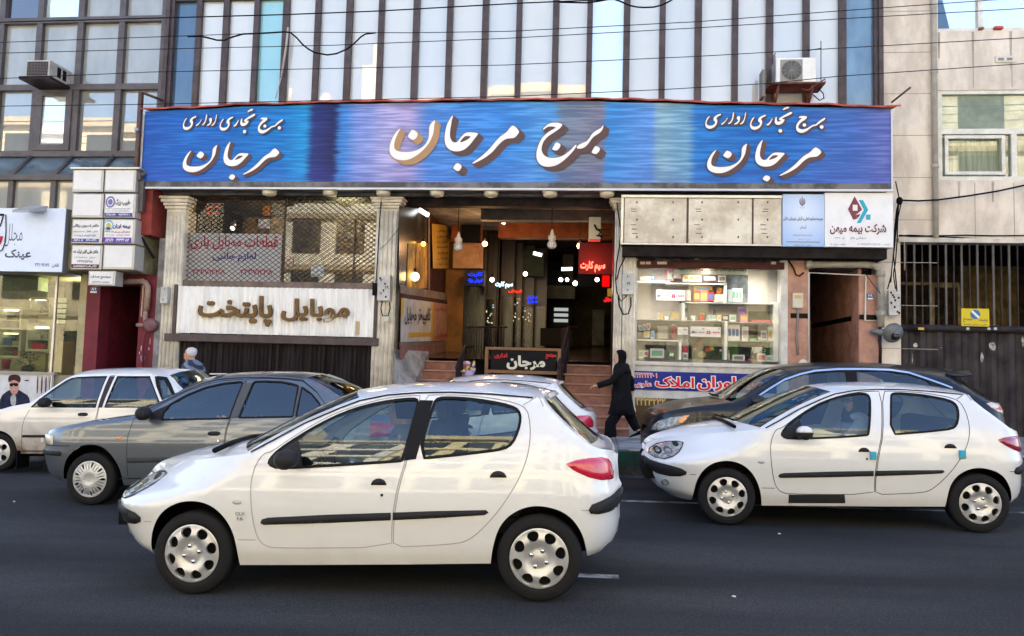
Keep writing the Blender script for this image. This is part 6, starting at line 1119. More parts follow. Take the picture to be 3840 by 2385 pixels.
side_text('کامپیوتر موبایل', (130,1000,310,870), mat('ink_brown', (.06,.03,.04), .5), 'lettering', sgn); side_text('نرم افزار', (345,905,430,868), RED, 'lettering', sgn); side_text('موبایل', (345,1092,425,1035), RED, 'lettering', sgn)
ysn = thing('shop_sign', 'yellow sign with rows of dark writing high on the left wall of the arcade', 'sign', LX('F',390,605)); mb = MB(); lpoly(mb, [(322,292),(455,308),(458,602),(330,602)], mat('yellow_board', (.42,.25,.04), .5, var=.15), .03); mb.build('panel', ysn)
for i, s in enumerate(('فروش','تعویض','کارت','سیم','شارژ','گارانتی','خرید فروش')): side_text(s, (355,352+i*38,432,334+i*38), mat('ink_brown', (.06,.03,.04), .5), 'lettering', ysn, .03)
q = RC('F',478,600,685,425,18.7); wsn = thing('shop_sign', 'pale peach sign with handwriting on the ochre wall beside the warm bulb', 'sign', ((q[0]+q[2])/2, 18.7, q[1])); MB().box(q[0], 18.7, q[1], q[2], 18.75, q[3], mat('peach_board', (.46,.26,.13), .5, var=.2)).build('panel', wsn); mb = MB(); text(mb, 'تعمیرات تخصصی', (q[0]+.5,q[1]+.6,q[2]-.1,q[3]-.2), 18.7, RED, bold=.01); text(mb, 'موبایل', (q[0]+.7,q[1]+.2,q[2]-.1,q[1]+.55), 18.7, RED, bold=.01); mb.build('lettering', wsn)
lpb = MB(); lpoly(lpb, [(165,430),(298,425),(296,740),(150,740)], mat('side_yellow_poster', (.42,.24,.05), .6, var=.5, vscale=3), .012); single(lpb, 'poster', 'worn yellow poster inside the left passage shop window', 'poster')
# shop fronts deeper in the arcade
for i, (x, y0, y1, Y, w_, c) in enumerate(((560,600,1010,19.6,.5,(.05,.06,.04)),(640,740,1005,20,.22,(.06,.065,.045)),(690,800,1010,20.5,.3,(.03,.035,.03)),(745,795,1005,20.8,.14,(.34,.15,.02)),(800,780,1100,21.5,.35,(.025,.018,.014)),(860,790,1000,22,.35,(.02,.03,.05)),(930,850,1120,22.5,.4,(.06,.035,.022)),(1010,850,1130,23,.45,(.018,.012,.01)))):
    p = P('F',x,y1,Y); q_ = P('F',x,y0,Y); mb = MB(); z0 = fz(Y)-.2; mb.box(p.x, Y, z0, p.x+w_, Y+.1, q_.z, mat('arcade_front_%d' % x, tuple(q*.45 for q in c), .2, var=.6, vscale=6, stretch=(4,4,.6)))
    for k in range(2): mb.box(p.x+w_*k-.02, Y-.04, z0, p.x+w_*k+.02, Y, q_.z, mat('door_metal', (.07,.05,.035), .35, .5))
    mb.box(p.x, Y-.04, q_.z-.06, p.x+w_, Y, q_.z, mat('door_metal', (.07,.05,.035), .35, .5))
    if i in (1, 2, 5, 6):
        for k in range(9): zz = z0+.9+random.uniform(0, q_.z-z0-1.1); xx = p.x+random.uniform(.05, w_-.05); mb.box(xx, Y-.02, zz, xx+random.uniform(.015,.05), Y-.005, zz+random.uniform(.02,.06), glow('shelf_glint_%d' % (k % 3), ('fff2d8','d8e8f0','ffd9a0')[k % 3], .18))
    mb.box(p.x-.02, Y-.01, q_.z, p.x+w_+.02, Y+.1, 5.34, DKW); mb.build('arcade_shop_front', tower)
for r, Y, c in (((1105,810,1320,720),24,(.30,.27,.16)),((1235,700,1310,440),24.2,(.24,.20,.12)),((1110,715,1240,612),23.8,(.015,.016,.016)),((935,655,1105,480),22,(.16,.19,.11)),((1335,725,1480,650),22,(.02,.015,.015)),((1140,1010,1290,880),24.5,(.05,.03,.02)),((1080,1140,1300,1015),22,(.035,.018,.014)),((1225,1230,1280,1010),16.6,(.07,.035,.025))):
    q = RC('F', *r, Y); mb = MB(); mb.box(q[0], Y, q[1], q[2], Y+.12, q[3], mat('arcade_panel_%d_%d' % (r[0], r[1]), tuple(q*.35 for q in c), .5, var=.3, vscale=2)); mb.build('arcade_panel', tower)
q = RC('F',1440,1135,1522,888,25); mb = MB(); mb.box(q[0], 25, q[1], q[2], 25.1, q[3], mat('pale_door', (.13,.125,.095), .6, var=.3)); mb.build('far_door', tower)
def neon(words, r, Y, col, st, label, back=None, bg_=(.02,.02,.025)):
    t = thing('neon_sign', label, 'neon sign', P('F',(r[0]+r[2])/2,r[1],Y)); 
    if back: q = RC('F', *back, Y+.05); MB().box(q[0], Y+.05, q[1], q[2], Y+.25, q[3], mat('neon_back_%d' % back[0], bg_, .5)).build('back_box', t)
    mb = MB(); n = len(words); q = RC('F', *r, Y)
    for i, s in enumerate(words): h = (q[3]-q[1])/n; text(mb, s, (q[0], q[3]-h*(i+1)+h*.08, q[2], q[3]-h*i-h*.05), Y, glow('neon_'+col, col, st), bold=.035, depth=.02)
    mb.build('tubing', t); return t
neon(['سیم کارت'], (1358,635,1528,548), 16.0, 'ff5040', 1.6, 'bright red neon SIM card sign at the right side of the arcade', (1345,642,1582,425), (.10,.002,.003))
l_ = bpy.data.lights.new('neon_red_light', 'POINT'); l_.energy = 1.6; l_.color = (1,.05,.04); l_.shadow_soft_size = .12; lo_ = bpy.data.objects.new('neon_red_light', l_); COL.objects.link(lo_); lo_.location = P('F',1440,520,15.7)
neon(['سیم کارت'], (770,745,890,690), 20, 'c8e8ff', .8, 'white blue neon SIM card sign in the middle of the arcade'); neon(['فروش'], (860,775,955,744), 19.8, 'ff2a10', .45, 'red LED strip sign below the white neon'); neon(['کارت','فروش ویژه'], (582,708,682,625), 18.2, '1d3cff', .4, 'blue LED sign on the left inside the arcade', (556,722,690,612)); neon(['موبایل','شارژ'], (988,850,1062,785), 22, '1a36ff', .4, 'blue LED sign deep in the middle of the arcade'); neon(['موبایل'], (1520,838,1582,798), 17, 'ff2020', .5, 'small red neon sign by the right pilaster')
q = RC('F',1508,725,1560,648,16.6); mb = MB(); mb.box(q[0], 16.6, q[1], q[2], 16.7, q[3], glow('red_screen','c80808',.35)); single(mb, 'red_panel_light', 'glowing red panel at the right wall of the arcade', 'light'); q = RC('F',1545,795,1580,742,16.2); mb = MB(); mb.box(q[0], 16.2, q[1], q[2], 16.25, q[3], mat('yellow_card', (.5,.36,.05), .5)); single(mb, 'wall_card', 'small yellow card on the right wall of the arcade', 'card')
# lit bulbs, tubes, hanging unlit LED bulbs
bl = [(697,432,17,'ffb060',16,.06,'warm glowing bulb by the peach sign'),(1355,447,16.5,'ffd090',14,.065,'warm glowing bulb left of the red neon box'),(977,640,20,'fff2da',9,.058,'white glowing bulb in the middle above the white neon'),(748,680,19.5,'fff2da',8,.06,'white glowing bulb left of the white neon'),(1222,680,21,'ffffff',9,.058,'left bulb of the close pair right of the middle'),(1266,680,22,'ffffff',8,.052,'right bulb of the close pair right of the middle'),(1322,705,20,'ffffff',9,.062,'lowest white bulb under the red neon'),(1473,680,19,'ffffff',8,.052,'white bulb at the right under the red neon'),(240,432,17.2,'ffb040',6,.052,'orange bulb inside the left passage window'),(180,658,16.4,'ffe090',6,.09,'pale yellow bulb low inside the left passage window')]
for i, (x, y, Y, c, s, r, lb2) in enumerate(bl):
    if i >= 8: p = LX('F',x,y)+Vector((.10,0,0))
    else: p = P('F',x,y,Y)
    t = thing('light_bulb', lb2, 'light bulb', p, 'lit bulbs in the arcade'); MB().ball(p, r, glow('bulb_%s' % c, c, s*.3), 14).build('globe', t); MB().tube([p+Vector((0,0,r*.9)), p+Vector((0,0,r+.08))], .03, DARK, 8).tube([p+Vector((0,0,r+.08)), (p.x,p.y,5.3)], .005, CABLE, 4).build('holder', t)
    if i in (0, 1, 2, 6):
        l = bpy.data.lights.new('bulb_light', 'POINT'); l.energy = (13, 7, 2.2, 1.8)[(0, 1, 2, 6).index(i)]; l.color = (1,.55,.24) if i < 2 else (1,.74,.46); l.shadow_soft_size = .1; lo = bpy.data.objects.new('bulb_light', l); COL.objects.link(lo); lo.location = p+Vector((.0,-.25,-.15))
for x, y, Y, w_, a, lb2 in ((800,270,18,.28,-.5,'upper tube of the pair below the orange fascia'),(868,326,18.5,.2,-.6,'lower tube of the pair below the orange fascia'),(1062,503,20,.22,-.25,'small tube above the green tilted panel'),(1265,606,21,.3,.05,'thin tube over the close pair of bulbs'),(243,215,16.6,.2,-.6,'white tube at the top of the left passage window')):
    p = P('F',x,y,Y) if x > 300 else LX('F',x,y)+Vector((.1,0,0)); mb = MB(); mb.tube([p+Vector((-w_/2,0,-w_/2*a*1.0)), p+Vector((w_/2,0,w_/2*a))], .045, glow('tube_cool','f4fbff',1), 8); single(mb, 'tube_lamp', lb2, 'tube lamp', 'tube lamps in the arcade')
BUL = mat('bulb_plastic', (.66,.62,.56), .35)
for x, y0, y1, lb2 in ((513,350,482,'left of the two unlit LED bulbs hanging in the entrance'),(1160,332,468,'right of the two unlit LED bulbs hanging in the entrance')):
    Y = 14.9; a = P('F',x,y1,Y); b = P('F',x,y0,Y); h = b.z-a.z; t = thing('hanging_bulb', lb2, 'light bulb', b, 'unlit LED bulbs hanging in the entrance')
    MB().lathe([(0,0),(.045,.006),(.083,.045),(.093,.09),(.08,.128),(.051,.166),(.048,.173)], a, (0,0,1), BUL, 24).build('bulb', t); mb = MB()
    for k in range(16): an = k*.3927; mb.tube([a+Vector((.048*math.cos(an),.048*math.sin(an),.013)), a+Vector((.095*math.cos(an),.095*math.sin(an),.083)), a+Vector((.07*math.cos(an),.07*math.sin(an),.147))], .006, mat('fin_grey',(.16,.15,.14),.4), 4)
    mb.build('fins', t); MB().lathe([(.054,.166),(.075,.19),(.075,h*.66),(.045,h*.7),(.035,h*.82),(.015,h)], a, (0,0,1), mat('holder_cream',(.55,.48,.36),.4), 16).build('holder', t); MB().tube([b-Vector((0,0,.02)), (b.x,b.y,5.34)], .008, CABLE, 5).build('cord', t)
q = RC('F',1415,402,1500,245,15.4); t = thing('air_conditioner', 'small cream wall unit with a black cable above the red neon box', 'air conditioner', ((q[0]+q[2])/2,15.4,q[1])); MB().bbox(q[0], 15.4, q[1], q[2], 15.7, q[3], mat('cream_plastic',(.56,.52,.42),.4), .02).build('casing', t); mb = MB(); mb.box(q[0]+.15, 15.39, q[3]-.28, q[0]+.42, 15.399, q[3]-.25, DARK); mb.box(q[0]+.15, 15.39, q[3]-.4, q[0]+.42, 15.399, q[3]-.38, DARK); mb.build('slots', t); MB().tube([P('F',1455,300,15.36), P('F',1470,330,15.34), P('F',1500,350,15.34), P('F',1480,375,15.36), P('F',1510,385,15.36)], .02, CABLE, 5).build('cable', t)
q = RC('F',1040,170,1075,148,15.0); mb = MB(); mb.box(q[0], 15, q[1], q[2], 15.02, q[3], mat('orange_tag',(.55,.28,.03),.5)); single(mb, 'orange_tag', 'small orange tag on the dark lintel of the arcade', 'tag')
lattice('rolled_shutter', P('F',1180,150,14.8).x, ax1-.05, P('F',1300,150,14.8).z, P('F',1300,105,14.8).z, 14.8, .2, .14, .009, mat('dark_red_lattice',(.12,.02,.03),.5), tower)
MB().box(ax0, 14.75, P('F',700,175,14.8).z, ax1, 14.95, 5.3, mat('entrance_lintel',(.03,.022,.022),.7,var=.4)).build('entrance_lintel', tower)
dc = thing('display_case', 'small lit glass display case at the far end of the arcade', 'display case', P('F',1215,1000,24.4)); q = RC('F',1150,1000,1285,885,24.4); mb = MB()
for k in range(3):
    for j in range(5): mb.box(q[0]+.12+(q[2]-q[0]-.2)*j/5, 24.3, q[1]+.12+(q[3]-q[1])*k/3, q[0]+.12+(q[2]-q[0]-.2)*j/5+.11, 24.35, q[1]+.12+(q[3]-q[1])*k/3+.10, glow('phone_glow','dfe6e2',.12))
mb.build('lit_goods', dc); MB().box(q[0], 24.36, q[1], q[2], 24.4, q[3], BLACK).build('back', dc)
# free standing black sign between the stairs, railings, flower vase
SYs = 14.5; q = RC('F',720,1330,1200,1150,SYs); fs = thing('entrance_sign', 'black sign with white مرجان lettering between the two stairs', 'sign', ((q[0]+q[2])/2,SYs,.6)); MB().box(q[0]+.05, SYs, q[1]+.03, q[2]-.03, SYs+.05, q[3]-.03, mat('sign_black',(.006,.006,.008),.5)).build('panel', fs)
mb = MB(); FRM = mat('wood_trim',(.20,.10,.05),.5)
for b in ((q[0],q[1],q[2],q[1]+.06),(q[0],q[3]-.05,q[2],q[3]),(q[0]-.06,q[1]-.5,q[0],q[3]),(q[2],q[1]-.5,q[2]+.06,q[3])): mb.box(b[0], SYs-.03, b[1], b[2], SYs+.06, b[3], FRM)
mb.build('frame', fs); mb = MB(); text(mb, 'مرجان', RC('F',848,1305,1115,1205,SYs), SYs, mat('letter_cream',(.62,.58,.48),.5), bold=.045); mb.build('lettering', fs); mb = MB(); text(mb, 'مجتمع', RC('F',1118,1228,1190,1192,SYs), SYs, SR, bold=.03); text(mb, 'اداری', RC('F',762,1225,852,1188,SYs), SYs, SR, bold=.03); mb.build('red_lettering', fs)
for x0, x1, y, lb2 in ((500,555,1140,'left dark iron stair railing beside the flower vase'),(1205,1275,1010,'right dark iron railing beside the black sign')):
    rl = thing('stair_railing', lb2, 'railing', P('F',x0,1300,14.4)); a = P('F',x0,1290,14.2); b = P('F',x1,y,15.6); mb = MB(); mb.tube([a, b, P('F',x1+60,y,16.6)], .03, DARK, 8); mb.build('handrail', rl); mb = MB()
    for k in range(7): p = a+(b-a)*(k/6); mb.tube([p, p-Vector((0,0,.8))], .014, DARK, 6)
    mb.build('balusters', rl)
mb = MB()
for k in range(16): p = P('F',575+k*17,1010,17+.3*(k % 3)); mb.tube([p, (p.x,p.y,fz(17))], .014, DARK, 5)
mb.tube([P('F',560,1008,17), P('F',850,1008,17.8)], .025, DARK, 6); single(mb, 'balustrade', 'dark balustrade behind the black sign in the arcade', 'railing')
vz = thing('flower_vase', 'glass vase of pink and yellow flowers beside the left stairs', 'vase', P('F',590,1345,14.1)); c = P('F',590,1350,14.1); MB().lathe([(.07,-.5),(.08,-.1),(.1,.1),(.09,.12)], c, (0,0,1), mat('violet_glass',(.28,.20,.36),.2), 14).build('vase', vz); mb = MB()
for k in range(26):
    o = Vector((random.uniform(-.1,.1), random.uniform(-.08,.08), random.uniform(.1,.27))); m = mat('petal_%d' % (k % 4), [(.6,.15,.35),(.65,.55,.1),(.65,.62,.6),(.35,.15,.45)][k % 4], .6)
    for j in range(5): an = j*1.257; mb.ball(c+o+Vector((.017*math.cos(an),-.006,.017*math.sin(an))), .013, m, 5)
mb.build('blossoms', vz); mb = MB()
for k in range(26): an = random.uniform(0,6.28); mb.tube([c+Vector((0,0,.05)), c+Vector((.07*math.cos(an),.06*math.sin(an),.18))], .004, mat('leaf_dark_green',(.035,.10,.03),.5), 4)
mb.build('stems', vz)
# ================================================================== CARS
def interp(xs, ys, x):
    if x <= xs[0]: return ys[0]
    for i in range(1, len(xs)):
        if x <= xs[i]: t = (x-xs[i-1])/(xs[i]-xs[i-1]); return ys[i-1]+(ys[i]-ys[i-1])*t
    return ys[-1]
def smoothed(xs, ys, s):        # a table blurred so that paint shows no facets
    g = [xs[0]+(xs[-1]-xs[0])*i/120 for i in range(121)]; v = []
    for q in g:
        a = 0; wsum = 0
        for k in range(-6, 7): wk = math.exp(-(k/3)**2); a += wk*interp(xs, ys, q+k*s/6); wsum += wk
        v.append(a/wsum)
    return lambda x: interp(g, v, x)
def paint(name, c, rough=.28, metal=0.0, flake=0.0, dirt=None):
    m = mat(name, c, rough, metal, coat=1.0); b = m.node_tree.nodes['Principled BSDF']; b.inputs['Coat IOR'].default_value = 1.5
    if dirt:
        t = m.node_tree; tc = t.nodes.new('ShaderNodeTexCoord'); sx = t.nodes.new('ShaderNodeSeparateXYZ'); t.links.new(tc.outputs['Object'], sx.inputs[0])
        mr = t.nodes.new('ShaderNodeMapRange'); mr.inputs['From Min'].default_value = dirt[1]; mr.inputs['From Max'].default_value = .15; t.links.new(sx.outputs[2], mr.inputs['Value'])
        nz = t.nodes.new('ShaderNodeTexNoise'); nz.inputs['Scale'].default_value = 5; nz.inputs['Detail'].default_value = 6; t.links.new(tc.outputs['Object'], nz.inputs['Vector'])
        mu = t.nodes.new('ShaderNodeMath'); mu.operation = 'MULTIPLY'; t.links.new(mr.outputs[0], mu.inputs[0]); t.links.new(nz.outputs['Fac'], mu.inputs[1]); m2 = t.nodes.new('ShaderNodeMath'); m2.operation = 'MULTIPLY'; m2.inputs[1].default_value = dirt[2]; m2.use_clamp = True; t.links.new(mu.outputs[0], m2.inputs[0])
        mx = t.nodes.new('ShaderNodeMix'); mx.data_type = 'RGBA'; mx.inputs[6].default_value = (*lin(c), 1); mx.inputs[7].default_value = (*dirt[0], 1); t.links.new(m2.outputs[0], mx.inputs[0]); t.links.new(mx.outputs[2], b.inputs['Base Color'])
        r2 = t.nodes.new('ShaderNodeMapRange'); r2.inputs['To Min'].default_value = rough; r2.inputs['To Max'].default_value = .7; t.links.new(m2.outputs[0], r2.inputs['Value']); t.links.new(r2.outputs[0], b.inputs['Roughness'])
        r3 = t.nodes.new('ShaderNodeMapRange'); r3.inputs['To Min'].default_value = 1; r3.inputs['To Max'].default_value = .15; t.links.new(m2.outputs[0], r3.inputs['Value']); t.links.new(r3.outputs[0], b.inputs['Coat Weight'])
    return m
CG = glass('car_glass', 'c3d3d6', .085, .95, refl=(.90,.97,1)); CGD = glass('car_glass_dark', '55666c', .11, .95, refl=(.90,.97,1)); TRIM = mat('car_trim', (.022,.022,.025), .5); SEAL = mat('window_seal', (.010,.010,.012), .6); GAP = mat('panel_gap', (.02,.02,.022), .8); GAPL = mat('panel_gap_soft', (.30,.30,.305), .8)
SEATM = mat('seat_cloth', (.05,.052,.058), .9); CABIN = mat('cabin_dark', (.022,.022,.025), .8); TYRE = mat('tyre', (.016,.016,.018), .75, bump=.2, bscale=80); HUB = mat('hubcap_silver', (.50,.51,.53), .36, .55, var=.05); LENS_R = mat('tail_red', (.50,.012,.05), .12, coat=1, var=.1, vscale=25); LENS_D = mat('tail_dark_red', (.28,.015,.05), .12, coat=1); LENS_C = mat('lamp_clear', (.30,.31,.31), .2, .0, coat=1, var=.5, vscale=18); LENS_A = mat('lamp_amber', (.70,.22,.01), .15, coat=1); CHR = mat('chrome', (.62,.62,.64), .12, 1.0)
def arc(l, it=2):
    for _ in range(it): l = [l[0]]+[q for a, b in zip(l[:-1], l[1:]) for q in ((a[0]*.75+b[0]*.25, a[1]*.75+b[1]*.25), (a[0]*.25+b[0]*.75, a[1]*.25+b[1]*.75))]+[l[-1]]
    return l
class Body:
    def __init__(s, W, front, rear, edge, cen, inset, Lf, Lr, nf, nr, fil=.05, sharp=None):
        s.sharp = sharp
        s.W = W; f = sorted((z, x) for x, z in front); r = sorted((z, x) for x, z in rear); s.xf = smoothed([q[0] for q in f], [q[1] for q in f], .05); s.xr = smoothed([q[0] for q in r], [q[1] for q in r], .05)
        s.edge = edge; s.cen = cen; s.ins = smoothed(inset[0], inset[1], .10); s.Lf, s.Lr, s.nf, s.nr, s.fil = Lf, Lr, nf, nr, fil
        e = [edge[0]]
        for q in edge[1:]:
            if q[0] > e[-1][0]+1e-4: e.append(q)
        s.ex = [q[0] for q in e]; s.ez = [q[1] for q in e]
    def top(s, x): return interp(s.ex, s.ez, x)
    def f(s, x, z):
        w_ = s.W-s.ins(z); t = s.top(x)-z
        if t < s.fil: u = min(1, max(0, (s.fil-t)/s.fil)); w_ -= s.fil*.55*(1-math.sqrt(max(0, 1-(u*.95)**2)))
        a = s.xf(z)
        Lf, nf = s.Lf, s.nf
        if s.sharp: k = min(1, max(0, (z-s.sharp)/.17)); k = k*k*(3-2*k); Lf += k*.2; nf += k*(1.55-nf)
        if x < a+Lf: u = min(1, max(0, (a+Lf-x)/Lf)); w_ *= max(0, 1-u**nf)**(1/nf)
        b = s.xr(z)
        if x > b-s.Lr: u = min(1, max(0, (x-b+s.Lr)/s.Lr)); w_ *= max(0, 1-u**s.nr)**(1/s.nr)
        return max(w_, .0)
    def nrm(s, x, z, sd):
        h = .006; fx = (s.f(x+h,z)-s.f(x-h,z))/(2*h); fzz = (s.f(x,z+h)-s.f(x,z-h))/(2*h); fx = max(-6, min(6, fx)); fzz = max(-6, min(6, fzz))
        return Vector((-fx, sd, -fzz)).normalized()
    def pt(s, x, z, sd, off=0.0):
        p = Vector((x, sd*s.f(x, z), z)); return p+s.nrm(x, z, sd)*off if off else p
def bbox2(l): return min(p[0] for p in l), min(p[1] for p in l), max(p[0] for p in l), max(p[1] for p in l)
def resample(l, d, closed=True):
    out = []; n = len(l)
    for i in range(n if closed else n-1):
        a, b = l[i], l[(i+1) % n]; L = math.hypot(b[0]-a[0], b[1]-a[1]); k = max(1, int(L/d))
        for j in range(k): out.append((a[0]+(b[0]-a[0])*j/k, a[1]+(b[1]-a[1])*j/k))
    if not closed: out.append(l[-1])
    return out
def cdt(loops, pts):
    vs = []; es = []
    for l in loops:
        o = len(vs); vs += [Vector(p) for p in l]; es += [(o+i, o+(i+1) % len(l)) for i in range(len(l))]
    vs += [Vector(p) for p in pts]
    r = delaunay_2d_cdt(vs, es, [], 0, 1e-6); return r[0], r[2]
def round_loop(l, it=2): return smooth_loop(l, it)
def grid_pts(loop, d, B=None):
    x0, z0, x1, z1 = bbox2(loop); pts = []; x = x0+d*.5
    while x < x1:
        dd = d
        if B is not None:
            if x < x0+.30: dd = d*.45
            elif x > x1-.25: dd = d*.45
        z = z0+d*.5+(0.0 if int(x/d) % 2 else d*.25)
        while z < z1: pts.append((x, z)); z += d
        x += dd
    return pts
def patch(B, mb_out, loop, sd, m, off=.003, bulge=0.0, bw=.02, d=.04, holes=(), keep=None, normals=None):
    """a piece of the body's side seen as a closed outline in the side view"""
    lp = resample(loop, d*.6); hl = [resample(h, d*.6) for h in holes]
    pts = [p for p in grid_pts(lp, d) if inside(p, lp)]
    V, T = cdt([lp]+hl, pts); vs = []; nn = []
    def edge_d(p): return min(math.hypot(p[0]-q[0], p[1]-q[1]) for q in lp)
    for p in V:
        o = off
        if bulge: e = min(1, edge_d(p)/bw); o = off+bulge*math.sqrt(max(0, 1-(1-e)**2))
        vs.append(B.pt(p.x, p.y, sd, o)); nn.append(B.nrm(p.x, p.y, sd))
    fs = []
    for t in T:
        c = ((V[t[0]].x+V[t[1]].x+V[t[2]].x)/3, (V[t[0]].y+V[t[1]].y+V[t[2]].y)/3)
        if not inside(c, lp) or any(inside(c, h) for h in hl): continue
        a, b, c2 = (V[i] for i in t); cr = (b.x-a.x)*(c2.y-a.y)-(b.y-a.y)*(c2.x-a.x); fs.append(tuple(t) if (cr > 0) == (sd < 0) else (t[0], t[2], t[1]))
    o = len(mb_out.v); mb_out.add(vs, fs, m, True)
    if normals is not None: normals += [(o+i, n) for i, n in enumerate(nn)]
def finish(mb, name, parent, normals=None):
    o = mb.build(name, parent, local=True)
    if normals:
        me = o.data; nv = [(0, 0, 0)]*len(me.vertices)
        for i, n in normals: nv[i] = tuple(n)
        me.normals_split_custom_set_from_vertices(nv)
    return o
def ribbon(B, mb, path, sd, wd, m, off=.002, d=.03, closed=False):
    pts = resample(path, d, closed); n = len(pts); vs = []
    for i, p in enumerate(pts):
        a = pts[i-1] if (i or closed) else p; b = pts[(i+1) % n] if (i < n-1 or closed) else p; t = Vector((b[0]-a[0], b[1]-a[1])); t = t.normalized() if t.length else Vector((1, 0)); q = Vector((-t.y, t.x))*wd/2
        vs += [B.pt(p[0]+q.x, p[1]+q.y, sd, off), B.pt(p[0]-q.x, p[1]-q.y, sd, off)]
    fs = [(2*i, 2*i+1, 2*((i+1) % n)+1, 2*((i+1) % n)) for i in range(n if closed else n-1)]
    mb.add(vs, fs if sd < 0 else [f[::-1] for f in fs], m, True)
def strip_mesh(B, i0, i1, j0, j1, m, p=2.2, nj=24, lift=0.0, sub=6, back=0):
    """part of the hood / windscreen / roof / tail skin between edge stations i0..i1 and across j0..j1 (-1..1)"""
    E, C = B.edge, B.cen; mb = MB(); rows = []
    for i in range(i0, i1):
        for k in range(sub+(i == i1-1)):
            t = k/sub
            def cr(L):
                a, b, c, d = L[max(i-1, back if i0 else 0)] if i > i0 else L[i], L[i], L[i+1], L[min(i+2, len(L)-1)] if i+1 < i1 else L[i+1]
                return tuple(.5*((2*b[q])+(-a[q]+c[q])*t+(2*a[q]-5*b[q]+4*c[q]-d[q])*t*t+(-a[q]+3*b[q]-3*c[q]+d[q])*t**3) for q in (0, 1))
            rows.append((cr(E), cr(C)))
    vs = []
    for e, c in rows:
        w_ = B.f(e[0], min(e[1], B.top(e[0])))
        for q in range(nj+1):
            j = j0+(j1-j0)*q/nj; s = 1-abs(j)**p; vs.append((e[0]+(c[0]-e[0])*s, -j*w_, e[1]+(c[1]-e[1])*s+lift))
    n = nj+1; mb.add(vs, [(a*n+b, (a+1)*n+b, (a+1)*n+b+1, a*n+b+1)[::-1] for a in range(len(rows)-1) for b in range(nj)], m, True); return mb
def wheel(parent, c, r, style, sd=-1, tw=.17, nm='wheel'):
    rr = r*.695; y = c[1]; t = MB(); ax = (0, sd, 0); cc = (c[0], y, c[2])
    t.lathe([(rr*.98,-tw),(r*.93,-tw),(r,-tw+.03),(r,-.03),(r*.985,-.012),(r*.93,.0),(r*.80,.006),(rr*1.04,.004),(rr*1.0,-.01),(rr*.98,-.05)], cc, ax, TYRE, 48)
    w_ = t.build(nm, parent, local=True); b = MB(); b.lathe([(0,-.06),(rr*.99,-.06)], cc, ax, BLACK, 32); b.build('dark_backing', w_, local=True)  # plain black disc stands in for the darkness behind the cap openings
    def loop_at(a, ri, ro, wd, n=14): # slot outline
        l = []
        for k in range(n):
            u = 2*math.pi*k/n; rad = (ri+ro)/2+(ro-ri)/2*math.cos(u); s = wd/2*math.sin(u)*(rad/((ri+ro)/2)); l.append((rad*math.cos(a)-s*math.sin(a), rad*math.sin(a)+s*math.cos(a)))
        return l
    hs = []
    if style == 'holes8': hs = [loop_at(2*math.pi*(k+.32)/8, rr*.575, rr*.915, rr*.40) for k in range(8)]
    elif style == 'fins': 
        for k in range(9):
            a = 2*math.pi*k/9; hs += [loop_at(a, rr*.62, rr*.93, rr*.13), loop_at(a+.23, rr*.45, rr*.90, rr*.05), loop_at(a-.23, rr*.45, rr*.90, rr*.05)]
    else: hs = [loop_at(2*math.pi*(k+.5)/5, rr*.35, rr*.88, rr*.42) for k in range(5)]
    out = [(rr*math.cos(2*math.pi*k/64), rr*math.sin(2*math.pi*k/64)) for k in range(64)]; pts = []
    for q in (.05,.16,.27,.38,.47,.58,.66,.77,.89,.95,.975):
        n = max(6, int(q*60))
        for k in range(n): p = (rr*q*math.cos(2*math.pi*k/n+q), rr*q*math.sin(2*math.pi*k/n+q)); pts += [p] if not any(inside(p, h) for h in hs) else []
    V, T = cdt([out]+hs, pts); prof = ([0,.12,.2,.34,.5,.62,.8,.92,.96,1.0],[.012,.012,.008,-.004,.016,.022,.014,.004,.010,.004]) if style != 'fins' else ([0,.1,.13,.2,.4,.7,.9,.96,1],[.016,.016,.01,.018,.022,.014,.004,.010,.004])
    vs = []
    for p in V: q = math.hypot(p.x, p.y)/rr; vs.append((c[0]+p.x, y+sd*(interp(*prof, q)), c[2]+p.y))
    fs = []
    for tri in T:
        g = ((V[tri[0]].x+V[tri[1]].x+V[tri[2]].x)/3, (V[tri[0]].y+V[tri[1]].y+V[tri[2]].y)/3)
        if not inside(g, out) or any(inside(g, h) for h in hs): continue
        a, b2, c2 = (V[i] for i in tri); cr = (b2.x-a.x)*(c2.y-a.y)-(b2.y-a.y)*(c2.x-a.x); fs.append(tuple(tri) if (cr > 0) == (sd < 0) else (tri[0], tri[2], tri[1]))
    h = MB(); h.add(vs, fs, HUB, True)
    for hl in hs:       # the thickness of the cap inside every opening
        n = len(hl); v2 = [(c[0]+q[0], y+sd*interp(*prof, math.hypot(*q)/rr), c[2]+q[1]) for q in hl]+[(c[0]+q[0]*.985, y+sd*(interp(*prof, math.hypot(*q)/rr)-.022), c[2]+q[1]*.985) for q in hl]; h.add(v2, [(k, (k+1) % n, n+(k+1) % n, n+k) for k in range(n)], HUB, True)
    h.build('hubcap', w_, local=True)
    if style == 'holes8':
        for k in range(4): a = math.pi/2*k+.25+c[0]; b = MB(); b.lathe([(.016,.0),(.016,.012),(.008,.018),(0,.018)], (c[0]+rr*.28*math.cos(a), y+sd*.0, c[2]+rr*.28*math.sin(a)), ax, CHR, 10); b.build('wheel_bolt', w_, local=True)
    return w_
